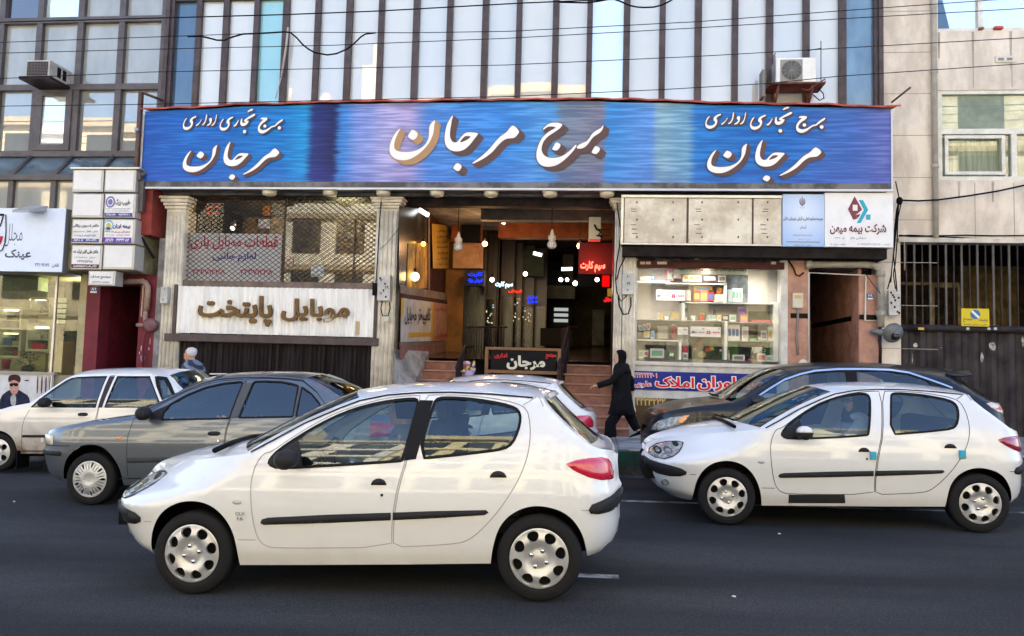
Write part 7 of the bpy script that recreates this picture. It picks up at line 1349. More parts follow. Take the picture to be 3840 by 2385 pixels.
def car(name, label, cat, loc, slope, B, body_loop, pm, windows, doors, hw, glassm, wheels, r, style, stations, group, seam=GAP, both=True, hood_name='bonnet'):
    root = thing(name, label, cat, loc, group); root.rotation_euler = (0, -math.atan(slope), 0)
    sq = (lambda l: l) if name[0] == 'h' else (lambda l: resample(l, .035)); windows = [[smooth_loop(sq(w_), 1) for w_ in ws] for ws in windows]; doors = [smooth_loop(sq(d_), 1) for d_ in doors]; allw = [w_ for ws in windows for w_ in ws]
    for sd in (-1, 1):
        mb = MB(); nn = []; lp = resample(body_loop, .035); inner = [resample(w_, .03) for w_ in allw]+[resample(d_, .03) for d_ in doors]
        pts = [p for p in grid_pts(lp, .05, True) if inside(p, lp)]; V, T = cdt([lp]+inner, pts); wl = inner[:len(allw)]; dl = inner[len(allw):]
        groups = {}
        for t in T:
            c = (sum(V[i].x for i in t)/3, sum(V[i].y for i in t)/3)
            if not inside(c, lp) or any(inside(c, h) for h in wl): continue
            k = next((i for i, d_ in enumerate(dl) if inside(c, d_)), -1); a, b, c2 = (V[i] for i in t); cr = (b.x-a.x)*(c2.y-a.y)-(b.y-a.y)*(c2.x-a.x); groups.setdefault(k, []).append(tuple(t) if (cr > 0) == (sd < 0) else (t[0], t[2], t[1]))
        P3 = [B.pt(p.x, p.y, sd) for p in V]; N3 = [B.nrm(p.x, p.y, sd) for p in V]; parts = {}
        for k, fs in groups.items():
            used = sorted({i for f in fs for i in f}); mp = {u: i for i, u in enumerate(used)}; mb = MB(); mb.add([P3[u] for u in used], [tuple(mp[i] for i in f) for f in fs], pm, True); nn = [(i, N3[u]) for i, u in enumerate(used)]
            if k >= 0: ribbon(B, mb, doors[k], sd, .0065, seam, .0015, closed=True); nn += [(i, Vector((0, sd, .1)).normalized()) for i in range(len(used), len(mb.v))]
            parts[k] = finish(mb, 'body_side' if k < 0 else 'door', root, nn)
        for k, ws in enumerate(windows):
            par = parts.get(k, parts.get(-1))
            for w_ in ws:
                g = MB(); patch(B, g, w_, sd, glassm, -.006); g.build('door_window', par, local=True); g = MB(); ribbon(B, g, w_, sd, .02, SEAL, .003, closed=True); g.build('window_seal', par, local=True)
        root['_%d' % sd] = 0; del root['_%d' % sd]
        if sd < 0: near = parts
    for nm, i0, i1, j, m in stations:
        if nm.endswith('screen') or nm == 'rear_window':
            strip_mesh(B, i0, i1, -1, -j, pm, nj=3).build('pillar', root, local=True); strip_mesh(B, i0, i1, j, 1, pm, nj=3).build('pillar', root, local=True)
            o = strip_mesh(B, i0, i1, -j+.02, j-.02, glassm, lift=0).build(nm, root, local=True); strip_mesh(B, i0, i1, -j, -j+.02, SEAL, nj=2).build('screen_seal', o, local=True); strip_mesh(B, i0, i1, j-.02, j, SEAL, nj=2).build('screen_seal', o, local=True)
        else: strip_mesh(B, i0, i1, -1, 1, m or pm).build(nm, root, local=True)
    x0, z0, x1, z1 = bbox2(body_loop); W = B.W
    mb = MB(); mb.box(x0+.62, -W+.2, .2, x1-.5, W-.2, .5, BLACK)
    for wx, wz in wheels:
        for sd in (-1, 1):
            a = [(wx+r*1.38*math.cos(math.pi*k/14), wz-.02+r*1.38*math.sin(math.pi*k/14)) for k in range(15)]; vs = [(p[0], sd*(min(W-.07, B.f(*p)-.02) if q < .1 else W-q), p[1]) for q in (.07, .34) for p in a]; mb.add(vs, [(k, k+1, k+16, k+15) for k in range(14)]+[tuple(range(15, 30))], BLACK)
    mb.build('underbody', root, local=True)
    for wx, wz in wheels:
        wheel(root, (wx, -W+.025, wz), r, style, -1); wheel(root, (wx, W-.025, wz), r, style, 1)
    return root, near
def handle(B, par, x, z, wd, h, form='dome'):
    mb = MB()
    if form == 'dome': lp = [(x+wd/2*math.cos(a), z-h*.4+h*math.sin(a)) for a in [math.pi*k/10 for k in range(11)]]; patch(B, mb, lp, -1, TRIM, .002, .022, .02, .02)
    else: patch(B, mb, round_loop([(x-wd/2,z-h/2),(x+wd/2,z-h/2),(x+wd/2,z+h/2),(x-wd/2,z+h/2)],1), -1, TRIM, .002, .018, .012, .02)
    return mb.build('door_handle', par, local=True)
def mirror(B, root, x, z, m, w_=.16, h=.12, cap=None):
    y = -B.f(x, z)-.02; mb = MB(); rs = []
    for k, (f, dx) in enumerate(((0.0,0),(.6,.0),(1,.0),(1,.0),(.75,-.0))):
        yy = y-(.0,.05,.09,.17,.205)[k]; s = (.35,.7,1,1,.6)[k]; rs.append([(x+dx+w_*.42*s*math.cos(a)*(.9), yy, z+.03+h*.5*s*math.sin(a)) for a in [6.2832*q/14 for q in range(14)]])
    mb.rings(rs, m); o = mb.build('wing_mirror', root, local=True)
    if cap: c = MB(); c.rings([[(p[0], p[1]-.001, max(p[2], z+.035)+.003) for p in r_] for r_ in rs[1:]], cap); c.build('mirror_cap', o, local=True)
    return o
def seats(root, xs, z0, W, m, head=True, rear=None):
    for x in xs:
        for sy in (-1, 1):
            mb = MB(); y = sy*W*.46; mb.bbox(x-.48, y-.24, z0-.12, x+.05, y+.24, z0+.06, m, .05)
            mb.rings([[(x+dx+.5*t0+.09*math.cos(a)*1.0, y+.23*math.sin(a)*sc, z0+.6*t0) for a in [6.2832*k/16 for k in range(16)]] for t0, sc, dx in ((0,1,.0),(.3,1,-.05),(.6,.96,-.10),(.95,.8,-.22),(1.0,.5,-.24))], m); o = mb.build('seat', root, local=True)
            if head: h = MB(); h.bbox(x+.22, y-.12, z0+.60, x+.31, y+.12, z0+.78, m, .04); h.build('headrest', o, local=True)
    if rear is not None: mb = MB(); mb.bbox(rear-.4, -W*.8, z0-.1, rear+.1, W*.8, z0+.06, m, .05); mb.bbox(rear+.02, -W*.8, z0, rear+.2, W*.8, z0+.52, m, .07); mb.build('rear_bench', root, local=True)
def cabin(root, x0, x1, W, z, xd):
    mb = MB(); mb.box(x0, -W, z-.1, x1, W, z, CABIN); mb.rings([[(xd-.35,-W,z+.2),(xd-.35,W,z+.2),(xd-.35,W,z+.35),(xd-.35,-W,z+.35)],[(xd,-W,z),(xd,W,z),(xd,W,z+.40),(xd,-W,z+.40)]], CABIN, True, False); mb.build('dashboard', root, local=True)
    mb = MB(); c = Vector((xd+.18, -W*.48, z+.34)); mb.tube([c+Vector((.18*math.cos(a)*.35, .19*math.sin(a), .18*math.cos(a))) for a in [6.2832*k/20 for k in range(21)]], .016, BLACK, 6, False); mb.tube([c, c+Vector((-.2,0,-.08))], .025, BLACK, 6); mb.build('steering_wheel', root, local=True)

# ---------------- the small hatchback (three of them stand in the street)
HF = [(-.50,.20),(-.60,.25),(-.69,.31),(-.755,.42),(-.775,.50),(-.815,.57),(-.82,.635),(-.79,.70),(-.735,.75),(-.655,.80),(-.575,.85),(-.50,.90),(-.49,1.5)]
HR = [(2.90,.28),(2.96,.31),(2.995,.38),(3.01,.45),(3.012,.60),(3.032,.69),(3.01,.76),(3.005,.90),(3.01,1.0),(3.0,1.5)]
HE = [(-.79,.68),(-.765,.725),(-.70,.77),(-.60,.81),(-.45,.845),(-.30,.872),(-.10,.905),(.10,.937),(.30,.965),(.39,.978),(.523,1.062),(.76,1.192),(1.007,1.300),(1.142,1.350),(1.34,1.388),(1.55,1.402),(1.8,1.405),(2.1,1.390),(2.38,1.362),(2.47,1.345),(2.50,1.29),(2.573,1.213),(2.694,1.108),(2.79,1.03),(2.86,1.0),(2.955,.975),(3.0,.925)]
HC = [(-.81,.69),(-.795,.745),(-.735,.81),(-.64,.855),(-.49,.90),(-.35,.938),(-.16,.978),(.0,1.004),(.11,1.022),(.15,1.03),(.32,1.115),(.57,1.235),(.82,1.345),(1.0,1.412),(1.25,1.446),(1.5,1.460),(1.8,1.462),(2.1,1.450),(2.38,1.416),(2.50,1.388),(2.55,1.322),(2.65,1.218),(2.765,1.11),(2.86,1.025),(2.91,.985),(2.985,.955),(3.012,.90)]
HIN = ([0,.20,.30,.42,.60,.75,.90,1.0,1.2,1.36,1.5],[.07,.045,.012,.012,.0,.004,.025,.055,.145,.235,.32])
HAF = [(-.338,.219),(-.328,.335),(-.298,.455),(-.235,.56),(-.135,.63),(-.012,.655),(.11,.638),(.21,.578),(.288,.475),(.33,.352),(.345,.205)]
HAR = [(2.114,.245),(2.131,.357),(2.17,.483),(2.24,.568),(2.337,.621),(2.434,.638),(2.529,.625),(2.614,.594),(2.687,.532),(2.738,.437),(2.757,.355),(2.765,.283)]
HLOOP = [(-.50,.205),*arc(HAF),(.9,.215),(1.5,.228),*arc(HAR),(2.90,.285),(2.95,.31),(2.985,.36),(3.005,.44),(3.005,.56),(3.025,.66),(3.025,.70),(3.0,.76),(2.995,.88),*[(x, z) for x, z in HE[::-1]],(-.815,.63),(-.808,.57),(-.77,.50),(-.75,.42),(-.685,.31),(-.60,.25)]
HW1 = [(.62,.876),(.548,.905),(.555,.94),(.61,1.0),(.73,1.085),(.88,1.175),(1.04,1.252),(1.20,1.303),(1.37,1.335),(1.54,1.350),(1.572,1.335),(1.575,1.29),(1.508,.935),(1.49,.927),(1.0,.897)]
HW2 = [(1.612,.943),(1.69,1.32),(1.72,1.352),(1.80,1.354),(1.95,1.345),(2.10,1.324),(2.24,1.295),(2.30,1.265),(2.318,1.21),(2.302,1.125),(2.265,1.045),(2.21,1.008),(2.06,.988),(1.80,.960)]
HW1R = [(.62,.880),(.548,.908),(.555,.945),(.61,1.01),(.73,1.098),(.88,1.19),(1.04,1.265),(1.19,1.315),(1.36,1.345),(1.44,1.346),(1.475,1.325),(1.478,1.27),(1.405,.945),(1.38,.930),(1.0,.90)]
HD1 = [(.50,.975),(.455,.90),(.432,.80),(.432,.70),(.442,.58),(.462,.46),(.492,.385),(.54,.345),(.62,.33),(1.438,.347),(1.436,.46),(1.45,.60),(1.478,.76),(1.528,.935),(1.605,1.368),(1.52,1.372),(1.34,1.355),(1.18,1.318),(1.0,1.26),(.85,1.185),(.70,1.09),(.56,.99)]
HD2 = [(1.450,.348),(1.686,.361),(1.90,.38),(1.965,.402),(2.045,.461),(2.165,.588),(2.263,.725),(2.327,.84),(2.37,.954),(2.388,1.067),(2.385,1.171),(2.36,1.275),(2.28,1.315),(2.12,1.348),(1.95,1.368),(1.72,1.376),(1.617,1.370),(1.54,.935),(1.49,.76),(1.462,.60),(1.448,.46)]
WPAINT = paint('white_car_paint', (.65,.663,.685), .30, dirt=((.34,.29,.23), .62, .6))
def hatch(label, X, Y, z, slope, style, group, pm=WPAINT, black_pillar=True, seam=GAPL, tail=LENS_R):
    B = Body(.826, HF, HR, HE, HC, HIN, .72, .60, 2.6, 3.4, .045, .60)
    w1 = HW1 if black_pillar else HW1R
    root, near = car('hatchback_car', label, 'car', (X, Y+.826, z), slope, B, HLOOP, pm, [[w1],[HW2]], [HD1, HD2], None, CG, [(0,.285),(2.442,.285)], .287, 'holes8',
        [('bonnet',0,9,1,None),('wind_screen',9,13,.93,None),('roof',13,19,1,None),('rear_window',19,23,.90,None),('tailgate',23,26,1,None)], group, seam)
    fd, rd, bs = near[0], near[1], near[-1]
    if black_pillar: mb = MB(); patch(B, mb, [(1.515,.93),(1.60,.94),(1.685,1.335),(1.585,1.338)], -1, SEAL, .003); mb.build('black_pillar', bs, local=True)
    mb = MB(); patch(B, mb, [(.545,.905),(.60,.885),(.80,.888),(.74,1.07),(.61,.99),(.555,.94)], -1, TRIM, .004, .006); mb.build('mirror_sail', fd, local=True)
    mirror(B, root, .735, .925, TRIM, .20, .135, cap=None if black_pillar else pm)
    for par, l in ((fd, [(.503,.503),(.53,.490),(1.0,.508),(1.432,.531),(1.432,.583),(1.0,.566),(.56,.541),(.515,.528)]), (rd, [(1.446,.531),(1.75,.548),(2.08,.572),(2.108,.588),(2.09,.606),(1.75,.597),(1.446,.584)])):
        mb = MB(); patch(B, mb, l, -1, TRIM, .002, .016, .018, .03); mb.build('rub_strip', par, local=True)
    handle(B, fd, 1.345, .785, .11, .045); handle(B, rd, 2.172, .838, .115, .045)
    mb = MB(); patch(B, mb, [(1.369+.011*math.cos(k*.785), .700+.011*math.sin(k*.785)) for k in range(8)], -1, TRIM, .003); mb.build('lock', fd, local=True)
    mb = MB(); patch(B, mb, [(.335+.036*math.cos(k*.5236), .645+.016*math.sin(k*.5236)) for k in range(12)], -1, mat('repeater_clear',(.45,.44,.44),.2), .002, .008, .012, .015); mb.build('side_repeater', bs, local=True)
    if black_pillar:
        mb = MB()
        for s, r_ in (('XLC', (.325,.555,.395,.578)), ('16', (.34,.520,.38,.545))): text(mb, s, r_, 0, mat('badge_grey',(.16,.16,.17),.4), bold=.02, fn=lambda a, b, dy: B.pt(a, b, -1, .002+dy))
        mb.build('badge', bs, local=True)
    mb = MB()
    for pth in ([(-.37,.497),(-.31,.50)],[(2.73,.603),(2.79,.600)],[(.34,.385),(.47,.385)],[(2.33,1.30),(2.42,1.352)],[(2.44,1.36),(2.475,1.29)]): ribbon(B, mb, pth, -1, .006, seam, .0015)
    ribbon(B, mb, [(.40,.985),(.523,1.050),(.76,1.180),(1.007,1.287),(1.142,1.337),(1.34,1.375),(1.55,1.389),(1.8,1.392),(2.1,1.377),(2.40,1.35)], -1, .012, GAP, .0015); mb.build('panel_gaps', bs, local=True)
    mb = MB(); ribbon(B, mb, [(.35,.232),(1.2,.245),(2.11,.27)], -1, .006, seam, .0015)
    for sd in (-1, 1):
        m2 = MB(); patch(B, m2, [(2.633,.912),(2.70,.934),(2.78,.944),(2.87,.944),(2.92,.925),(2.95,.88),(2.955,.81),(2.945,.782),(2.87,.79),(2.786,.816),(2.70,.857),(2.65,.89)], sd, tail, .003, .014, .03, .025); m2.build('tail_light', root, local=True)
        m2 = MB(); patch(B, m2, [(2.778,.602),(2.80,.638),(2.86,.655),(2.93,.678),(2.99,.705),(3.02,.70),(3.02,.64),(2.99,.595),(2.93,.568),(2.84,.566),(2.79,.578)], sd, TRIM, .002, .022, .03, .025); m2.build('bumper_strip', root, local=True)
        m2 = MB(); patch(B, m2, [(-.806,.585),(-.80,.632),(-.74,.607),(-.65,.592),(-.55,.578),(-.45,.556),(-.40,.525),(-.405,.495),(-.46,.472),(-.56,.46),(-.68,.468),(-.76,.50)], sd, TRIM, .002, .020, .03, .03); m2.build('bumper_strip', root, local=True)
        m2 = MB(); hl = [(-.755,.665),(-.735,.70),(-.66,.748),(-.56,.782),(-.46,.797),(-.395,.795),(-.415,.755),(-.46,.71),(-.53,.668),(-.61,.640),(-.70,.640)]; patch(B, m2, hl, sd, LENS_C, .003, .010, .03, .025); ribbon(B, m2, hl, sd, .012, GAP, .004, closed=True); o = m2.build('headlight', root, local=True)
        m2 = MB()
        for hx, hz_, q, mm in ((-.66,.695,.035,BLACK),(-.56,.70,.04,CHR),(-.66,.695,.02,LENS_C),(-.56,.70,.022,LENS_C),(-.47,.765,.028,TRIM)): patch(B, m2, [(hx+q*1.1*math.cos(k*.6283), hz_+q*.9*math.sin(k*.6283)) for k in range(10)], sd, mm, .0165+(.002 if q < .03 else 0)); 
        m2.build('reflector', o, local=True)
        m2 = MB(); patch(B, m2, [(-.60+.038*math.cos(k*.6283), .385+.04*math.sin(k*.6283)) for k in range(10)], sd, LENS_C, .003, .006, .02, .015); m2.build('fog_lamp', root, local=True)
    mb2 = MB(); mb2.box(-.80, -.42, .40, -.60, .42, .52, BLACK); mb2.box(-.818, -.30, .56, -.70, .30, .62, TRIM); mb2.build('grille', root, local=True)
    sp = MB(); rs = []
    for y in (-.56,-.53,-.3,0,.3,.53,.56):
        q = abs(y)/.56; e = 1 if abs(y) < .55 else .5; xa = 2.475-.10*q*q; rs.append([(xa-.06,y,1.40-.05*q*q),(xa+.06*e,y,1.385-.045*q*q),(xa+.085*e,y,1.36-.045*q*q),(xa+.06*e,y,1.340-.05*q*q),(xa-.03,y,1.325-.05*q*q)])
    sp.rings(rs, pm); sp.build('spoiler', root, local=True)
    if not black_pillar: mb2 = MB(); mb2.tube([(.16,-.35,1.035),(.10,-.05,1.06),(.13,.2,1.065)], .010, BLACK, 5); mb2.tube([(.155,.1,1.035),(.08,.45,1.05)], .010, BLACK, 5); mb2.build('wipers', root, local=True)
    mb2 = MB(); mb2.tube([(.10,-.70,.99),(.07,-.35,1.015),(.05,0,1.025),(.07,.35,1.015),(.10,.70,.99)], .02, BLACK, 6); mb2.build('scuttle', root, local=True)
    cabin(root, .4, 2.6, .66, .52, .62); seats(root, (1.45,), .58, .74, SEATM, True, 2.2)
    return root, B, near
Y1 = 5.15
front_car, FB, fnear = hatch('white five door hatchback nearest the camera, black door pillars, driving left in the foreground', -2.729, Y1, .006, .0373, 'holes8', 'white hatchbacks')
right_car, RB, rnear = hatch('white five door hatchback at the right with blue foam blocks on its door edges', 1.446, 7.984, .117, .0171, 'holes8', 'white hatchbacks', black_pillar=False, seam=GAP, tail=LENS_D)
mid_car, MB_, mnear = hatch('white hatchback parked at the kerb, mostly hidden behind the nearest white hatchback', -2.85, 9.80, zr(-2.85,9.8)+.008, .02, 'holes8', 'white hatchbacks')
FOAM = mat('blue_foam', (.06,.36,.50), .7)
for x, z, par in ((1.425,.735,rnear[0]),(2.275,.765,rnear[1])):
    mb = MB(); p = RB.pt(x, z, -1, .012); mb.bbox(p.x-.028, p.y-.02, p.z-.04, p.x+.028, p.y+.015, p.z+.04, FOAM, .006); mb.build('foam_block', par, local=True)
mb = MB(); patch(RB, mb, [(.605,.325),(.605,.238),(1.16,.252),(1.15,.338)], -1, TRIM, .003); mb.build('black_sill_patch', right_car, local=True)

# ---------------- grey saloon
SF = [(-.50,.22),(-.70,.26),(-.80,.32),(-.84,.42),(-.87,.53),(-.88,.60),(-.86,.66),(-.855,.76),(-.85,1.6)]; SR_ = [(3.3,.24),(3.52,.30),(3.60,.42),(3.63,.6),(3.63,.8),(3.62,1.0),(3.6,1.6)]
SE = [(-.84,.70),(-.82,.78),(-.70,.825),(-.50,.875),(-.20,.935),(.10,.975),(.35,1.005),(.48,1.02),(.62,1.11),(.79,1.205),(.99,1.315),(1.2,1.41),(1.38,1.457),(1.6,1.474),(1.9,1.48),(2.2,1.47),(2.42,1.448),(2.52,1.415),(2.64,1.365),(2.80,1.275),(2.96,1.175),(3.10,1.09),(3.25,1.055),(3.48,1.035),(3.58,.99)]
SC = [(-.87,.71),(-.85,.80),(-.74,.855),(-.53,.91),(-.22,.97),(.08,1.008),(.24,1.025),(.30,1.035),(.45,1.14),(.66,1.255),(.87,1.38),(1.05,1.472),(1.3,1.515),(1.6,1.535),(1.95,1.538),(2.28,1.528),(2.50,1.50),(2.60,1.465),(2.74,1.40),(2.92,1.30),(3.06,1.195),(3.16,1.10),(3.26,1.075),(3.5,1.055),(3.61,1.0)]
SIN = ([0,.2,.32,.5,.75,.90,1.0,1.2,1.38,1.55],[.07,.05,.018,.005,.0,.03,.06,.155,.25,.34])
SAF = [(-.358,.254),(-.34,.341),(-.327,.437),(-.28,.547),(-.195,.644),(-.079,.693),(.039,.701),(.158,.675),(.263,.593),(.348,.471),(.388,.377),(.405,.235)]
SAR = [(2.67+x, z) for x, z in ((-.40,.235),(-.385,.377),(-.345,.471),(-.26,.58),(-.155,.645),(-.03,.668),(.09,.655),(.2,.60),(.28,.52),(.325,.42),(.345,.27))]
SLOOP = [(-.68,.262),*arc(SAF),(1.3,.235),*arc(SAR),(3.3,.26),(3.5,.30),(3.58,.42),(3.615,.6),(3.61,.8),(3.60,.93),*SE[::-1],(-.86,.65),(-.875,.60),(-.865,.53),(-.835,.42),(-.795,.32)]
SW1 = [(.83,.982),(.832,1.07),(.885,1.155),(1.065,1.265),(1.257,1.347),(1.47,1.395),(1.66,1.415),(1.705,1.405),(1.70,1.37),(1.645,1.0)]; SW2 = [(1.755,1.008),(1.828,1.395),(1.85,1.418),(2.0,1.42),(2.17,1.412),(2.30,1.39),(2.385,1.368),(2.395,1.022)]; SW3 = [(2.425,1.025),(2.425,1.355),(2.56,1.277),(2.664,1.183),(2.715,1.112),(2.712,1.066),(2.66,1.036),(2.6,1.03)]
SD1 = [(.50,1.015),(.478,.907),(.458,.798),(.455,.66),(.455,.527),(.465,.40),(.47,.318),(1.60,.328),(1.612,.64),(1.625,.88),(1.652,.99),(1.73,1.43),(1.66,1.443),(1.45,1.428),(1.24,1.382),(1.03,1.30),(.85,1.20),(.70,1.10)]
SD2 = [(1.612,.328),(2.25,.34),(2.30,.45),(2.36,.58),(2.45,.66),(2.58,.70),(2.70,.85),(2.755,1.0),(2.765,1.09),(2.74,1.17),(2.63,1.285),(2.43,1.42),(2.2,1.445),(1.95,1.455),(1.742,1.445),(1.664,.99),(1.637,.88),(1.624,.64)]
GREYP = paint('grey_metallic_paint', (.105,.122,.145), .30, .5)
SBd = Body(.86, SF, SR_, SE, SC, SIN, .80, .55, 2.8, 3.4, .05)
sal, sn = car('saloon_car', 'dark grey saloon with spoked wheel covers driving left behind the front hatchback', 'car', (-5.683, 8.3+.86, -.062), .03, SBd, SLOOP, GREYP, [[SW1],[SW2,SW3]], [SD1, SD2], None, CGD, [(0,.30),(2.67,.30)], .30, 'fins',
    [('bonnet',0,7,1,None),('wind_screen',7,11,.92,None),('roof',11,16,1,None),('rear_window',16,21,.90,None),('boot_lid',21,24,1,None)], None)
mb = MB(); patch(SBd, mb, [(1.652,1.0),(1.748,1.008),(1.822,1.40),(1.715,1.40)], -1, mat('grey_pillar',(.07,.075,.085),.4), .003); mb.build('door_pillar', sn[0], local=True)
mb = MB(); patch(SBd, mb, [(2.398,1.03),(2.422,1.03),(2.428,1.36),(2.402,1.366)], -1, mat('grey_pillar',(.07,.075,.085),.4), .004); mb.build('window_bar', sn[1], local=True)
mb = MB(); patch(SBd, mb, [(.56,.99),(.83,.985),(.83,1.07),(.87,1.15),(.76,1.10),(.66,1.05)], -1, TRIM, .004); mb.build('mirror_sail', sn[0], local=True); mirror(SBd, sal, .69, 1.03, TRIM, .22, .15)
for x, z in ((1.49,.832),): handle(SBd, sn[0], x, z, .15, .05, 'bar')
mb = MB(); patch(SBd, mb, [(1.545+.012*math.cos(k*.785), .752+.012*math.sin(k*.785)) for k in range(8)], -1, CHR, .003); mb.build('lock', sn[0], local=True)
for par, l in ((sn[0], [(.462,.49),(1.60,.525),(1.60,.575),(.462,.552)]), (sn[1], [(1.622,.526),(2.27,.55),(2.30,.59),(1.622,.575)])): mb = MB(); patch(SBd, mb, l, -1, mat('grey_rub',(.045,.047,.055),.5), .002, .012, .015, .04); mb.build('rub_strip', par, local=True)
mb = MB(); patch(SBd, mb, [(.32,.755),(.375,.757),(.375,.790),(.325,.788)], -1, LENS_A, .002, .008, .01, .015); mb.build('side_repeater', sn[-1], local=True)
for sd in (-1, 1):
    mb = MB(); patch(SBd, mb, [(-.80,.685),(-.78,.80),(-.53,.798),(-.50,.79),(-.50,.685)], sd, mat('headlamp_pale',(.55,.50,.42),.12,coat=1,var=.1,vscale=12), .003, .012, .02, .03); mb.build('headlight', sal, local=True)
    mb = MB(); patch(SBd, mb, [(-.86,.57),(-.37,.56),(-.355,.60),(-.38,.617),(-.86,.61)], sd, TRIM, .003, .018, .02, .03); mb.build('bumper_strip', sal, local=True)
    mb = MB(); patch(SBd, mb, [(3.3,.80),(3.3,.97),(3.60,.95),(3.60,.80)], sd, LENS_R, .003, .01, .02, .04); mb.build('tail_light', sal, local=True)
mb = MB(); ribbon(SBd, mb, [(-.86,.675),(-.25,.68)], -1, .010, GAP, .002); ribbon(SBd, mb, [(.35,.31),(2.3,.335)], -1, .008, GAP, .002); ribbon(SBd, mb, [(.51,1.03),(.79,1.19),(1.0,1.30),(1.2,1.395),(1.38,1.443),(1.6,1.46),(1.9,1.466),(2.2,1.456),(2.42,1.434),(2.63,1.29)], -1, .010, GAP, .002); mb.build('panel_gaps', sn[-1], local=True)
mb = MB(); mb.box(-.84,-.5,.36,-.7,.5,.48,BLACK); mb.build('grille', sal, local=True); mb = MB(); mb.tube([(.27,-.4,1.055),(.2,0,1.075),(.25,.3,1.075)], .012, BLACK, 5); mb.build('wipers', sal, local=True)
mb = MB(); mb.bbox(1.22,-.46,1.500,1.36,-.30,1.515,mat('sticker_white',(.62,.60,.62),.5),.004); mb.build('roof_sticker', sal, local=True)
cabin(sal, .45, 2.9, .68, .55, .70); seats(sal, (1.6,), .60, .76, SEATM, True, 2.55)

# ---------------- old white saloon at the left edge
PF_ = [(-.45,.2),(-.62,.28),(-.68,.42),(-.70,.55),(-.69,.7),(-.68,1.5)]; PR_ = [(2.9,.24),(3.10,.30),(3.14,.5),(3.14,.75),(3.12,.95),(3.1,1.5)]
PE = [(-.68,.70),(-.62,.76),(-.35,.815),(0,.868),(.17,.916),(.41,.957),(.44,.965),(.651,1.12),(.86,1.27),(.984,1.342),(1.125,1.362),(1.54,1.369),(1.9,1.365),(2.21,1.351),(2.36,1.325),(2.44,1.275),(2.512,1.21),(2.659,1.105),(2.72,1.055),(2.82,1.03),(3.02,1.01),(3.10,.96)]
PC = [(-.70,.71),(-.65,.785),(-.38,.85),(-.03,.90),(.13,.94),(.30,.965),(.33,.975),(.53,1.16),(.72,1.32),(.86,1.415),(1.05,1.445),(1.5,1.462),(1.9,1.462),(2.25,1.445),(2.45,1.42),(2.54,1.35),(2.61,1.275),(2.74,1.14),(2.78,1.075),(2.86,1.05),(3.04,1.03),(3.12,.97)]
PIN = ([0,.2,.32,.48,.55,.75,.90,1.0,1.2,1.36,1.5],[.06,.045,.01,.0,.0,.0,.02,.045,.12,.19,.26])
PAF = [(-.345,.24),(-.33,.36),(-.28,.46),(-.19,.535),(-.08,.575),(.031,.580),(.141,.547),(.236,.472),(.290,.356),(.30,.25)]; PAR = [(2.295+x, z) for x, z in ((-.31,.25),(-.29,.36),(-.24,.47),(-.15,.55),(-.04,.585),(.08,.575),(.19,.535),(.28,.46),(.32,.36),(.335,.25))]
PLOOP = [(-.60,.25),*arc(PAF),(1.0,.26),*arc(PAR),(2.9,.26),(3.08,.31),(3.125,.5),(3.125,.75),(3.11,.90),*PE[::-1],(-.70,.55),(-.675,.42)]
PW1 = [(.474,.900),(.563,.991),(.735,1.142),(.897,1.268),(.97,1.305),(1.06,1.318),(1.30,1.328),(1.497,1.330),(1.478,1.21),(1.445,.902)]; PW2 = [(1.585,.903),(1.655,1.329),(2.136,1.328),(2.20,1.24),(2.383,.965),(2.382,.905)]; PW3 = [(2.42,.97),(2.24,1.30),(2.36,1.295),(2.45,1.20),(2.555,1.065),(2.50,1.0)]
PD1 = [(.475,.895),(.40,.741),(.374,.624),(.371,.49),(.375,.30),(1.455,.305),(1.462,.73),(1.487,.88),(1.535,1.345),(1.06,1.338),(.95,1.322),(.88,1.285),(.70,1.14)]; PD2 = [(1.467,.305),(1.99,.31),(2.03,.45),(2.10,.54),(2.22,.60),(2.38,.68),(2.42,.80),(2.41,.95),(2.22,1.26),(2.165,1.345),(1.62,1.347),(1.548,1.345),(1.499,.88),(1.475,.73)]
WP2 = paint('old_white_paint', (.70,.69,.68), .35, dirt=((.17,.13,.09), .80, 2.1))
PBd = Body(.80, PF_, PR_, PE, PC, PIN, .55, .5, 3.0, 3.6, .05)
old, on = car('saloon_car', 'old dusty white saloon parked at the kerb at the left edge', 'car', (-8.252, 10.8, -.003), .03, PBd, PLOOP, WP2, [[PW1],[PW2,PW3]], [PD1, PD2], None, CG, [(0,.27),(2.295,.27)], .27, 'star',
    [('bonnet',0,5,1,None),('wind_screen',6,9,.92,None),('roof',9,14,1,None),('rear_window',14,18,.88,None),('boot_lid',18,21,1,None)], None)
strip_mesh(PBd,5,6,-1,1,BLACK).build('scuttle', old, local=True)
mb = MB(); patch(PBd, mb, [(1.45,.90),(1.578,.90),(1.648,1.335),(1.505,1.335)], -1, mat('pillar_purple_black',(.035,.03,.04),.5), .003); mb.build('door_pillar', on[0], local=True)
for w_, par in ((PW1,on[0]),(PW2,on[1])): mb = MB(); ribbon(PBd, mb, grow(w_ if area(w_) > 0 else w_[::-1], .022), -1, .032, WP2, .006, closed=True); mb.build('window_frame', par, local=True)
mb = MB(); patch(PBd, mb, [(2.40,.94),(2.21,1.33),(2.25,1.335),(2.44,.96)], -1, SEAL, .004); ribbon(PBd, mb, [(2.24,1.32),(2.38,1.305),(2.47,1.21),(2.58,1.06)], -1, .035, SEAL, .004); mb.build('quarter_seal', on[-1], local=True)
handle(PBd, on[0], 1.27, .805, .15, .05, 'bar'); mirror(PBd, old, .78, .945, TRIM, .2, .14)
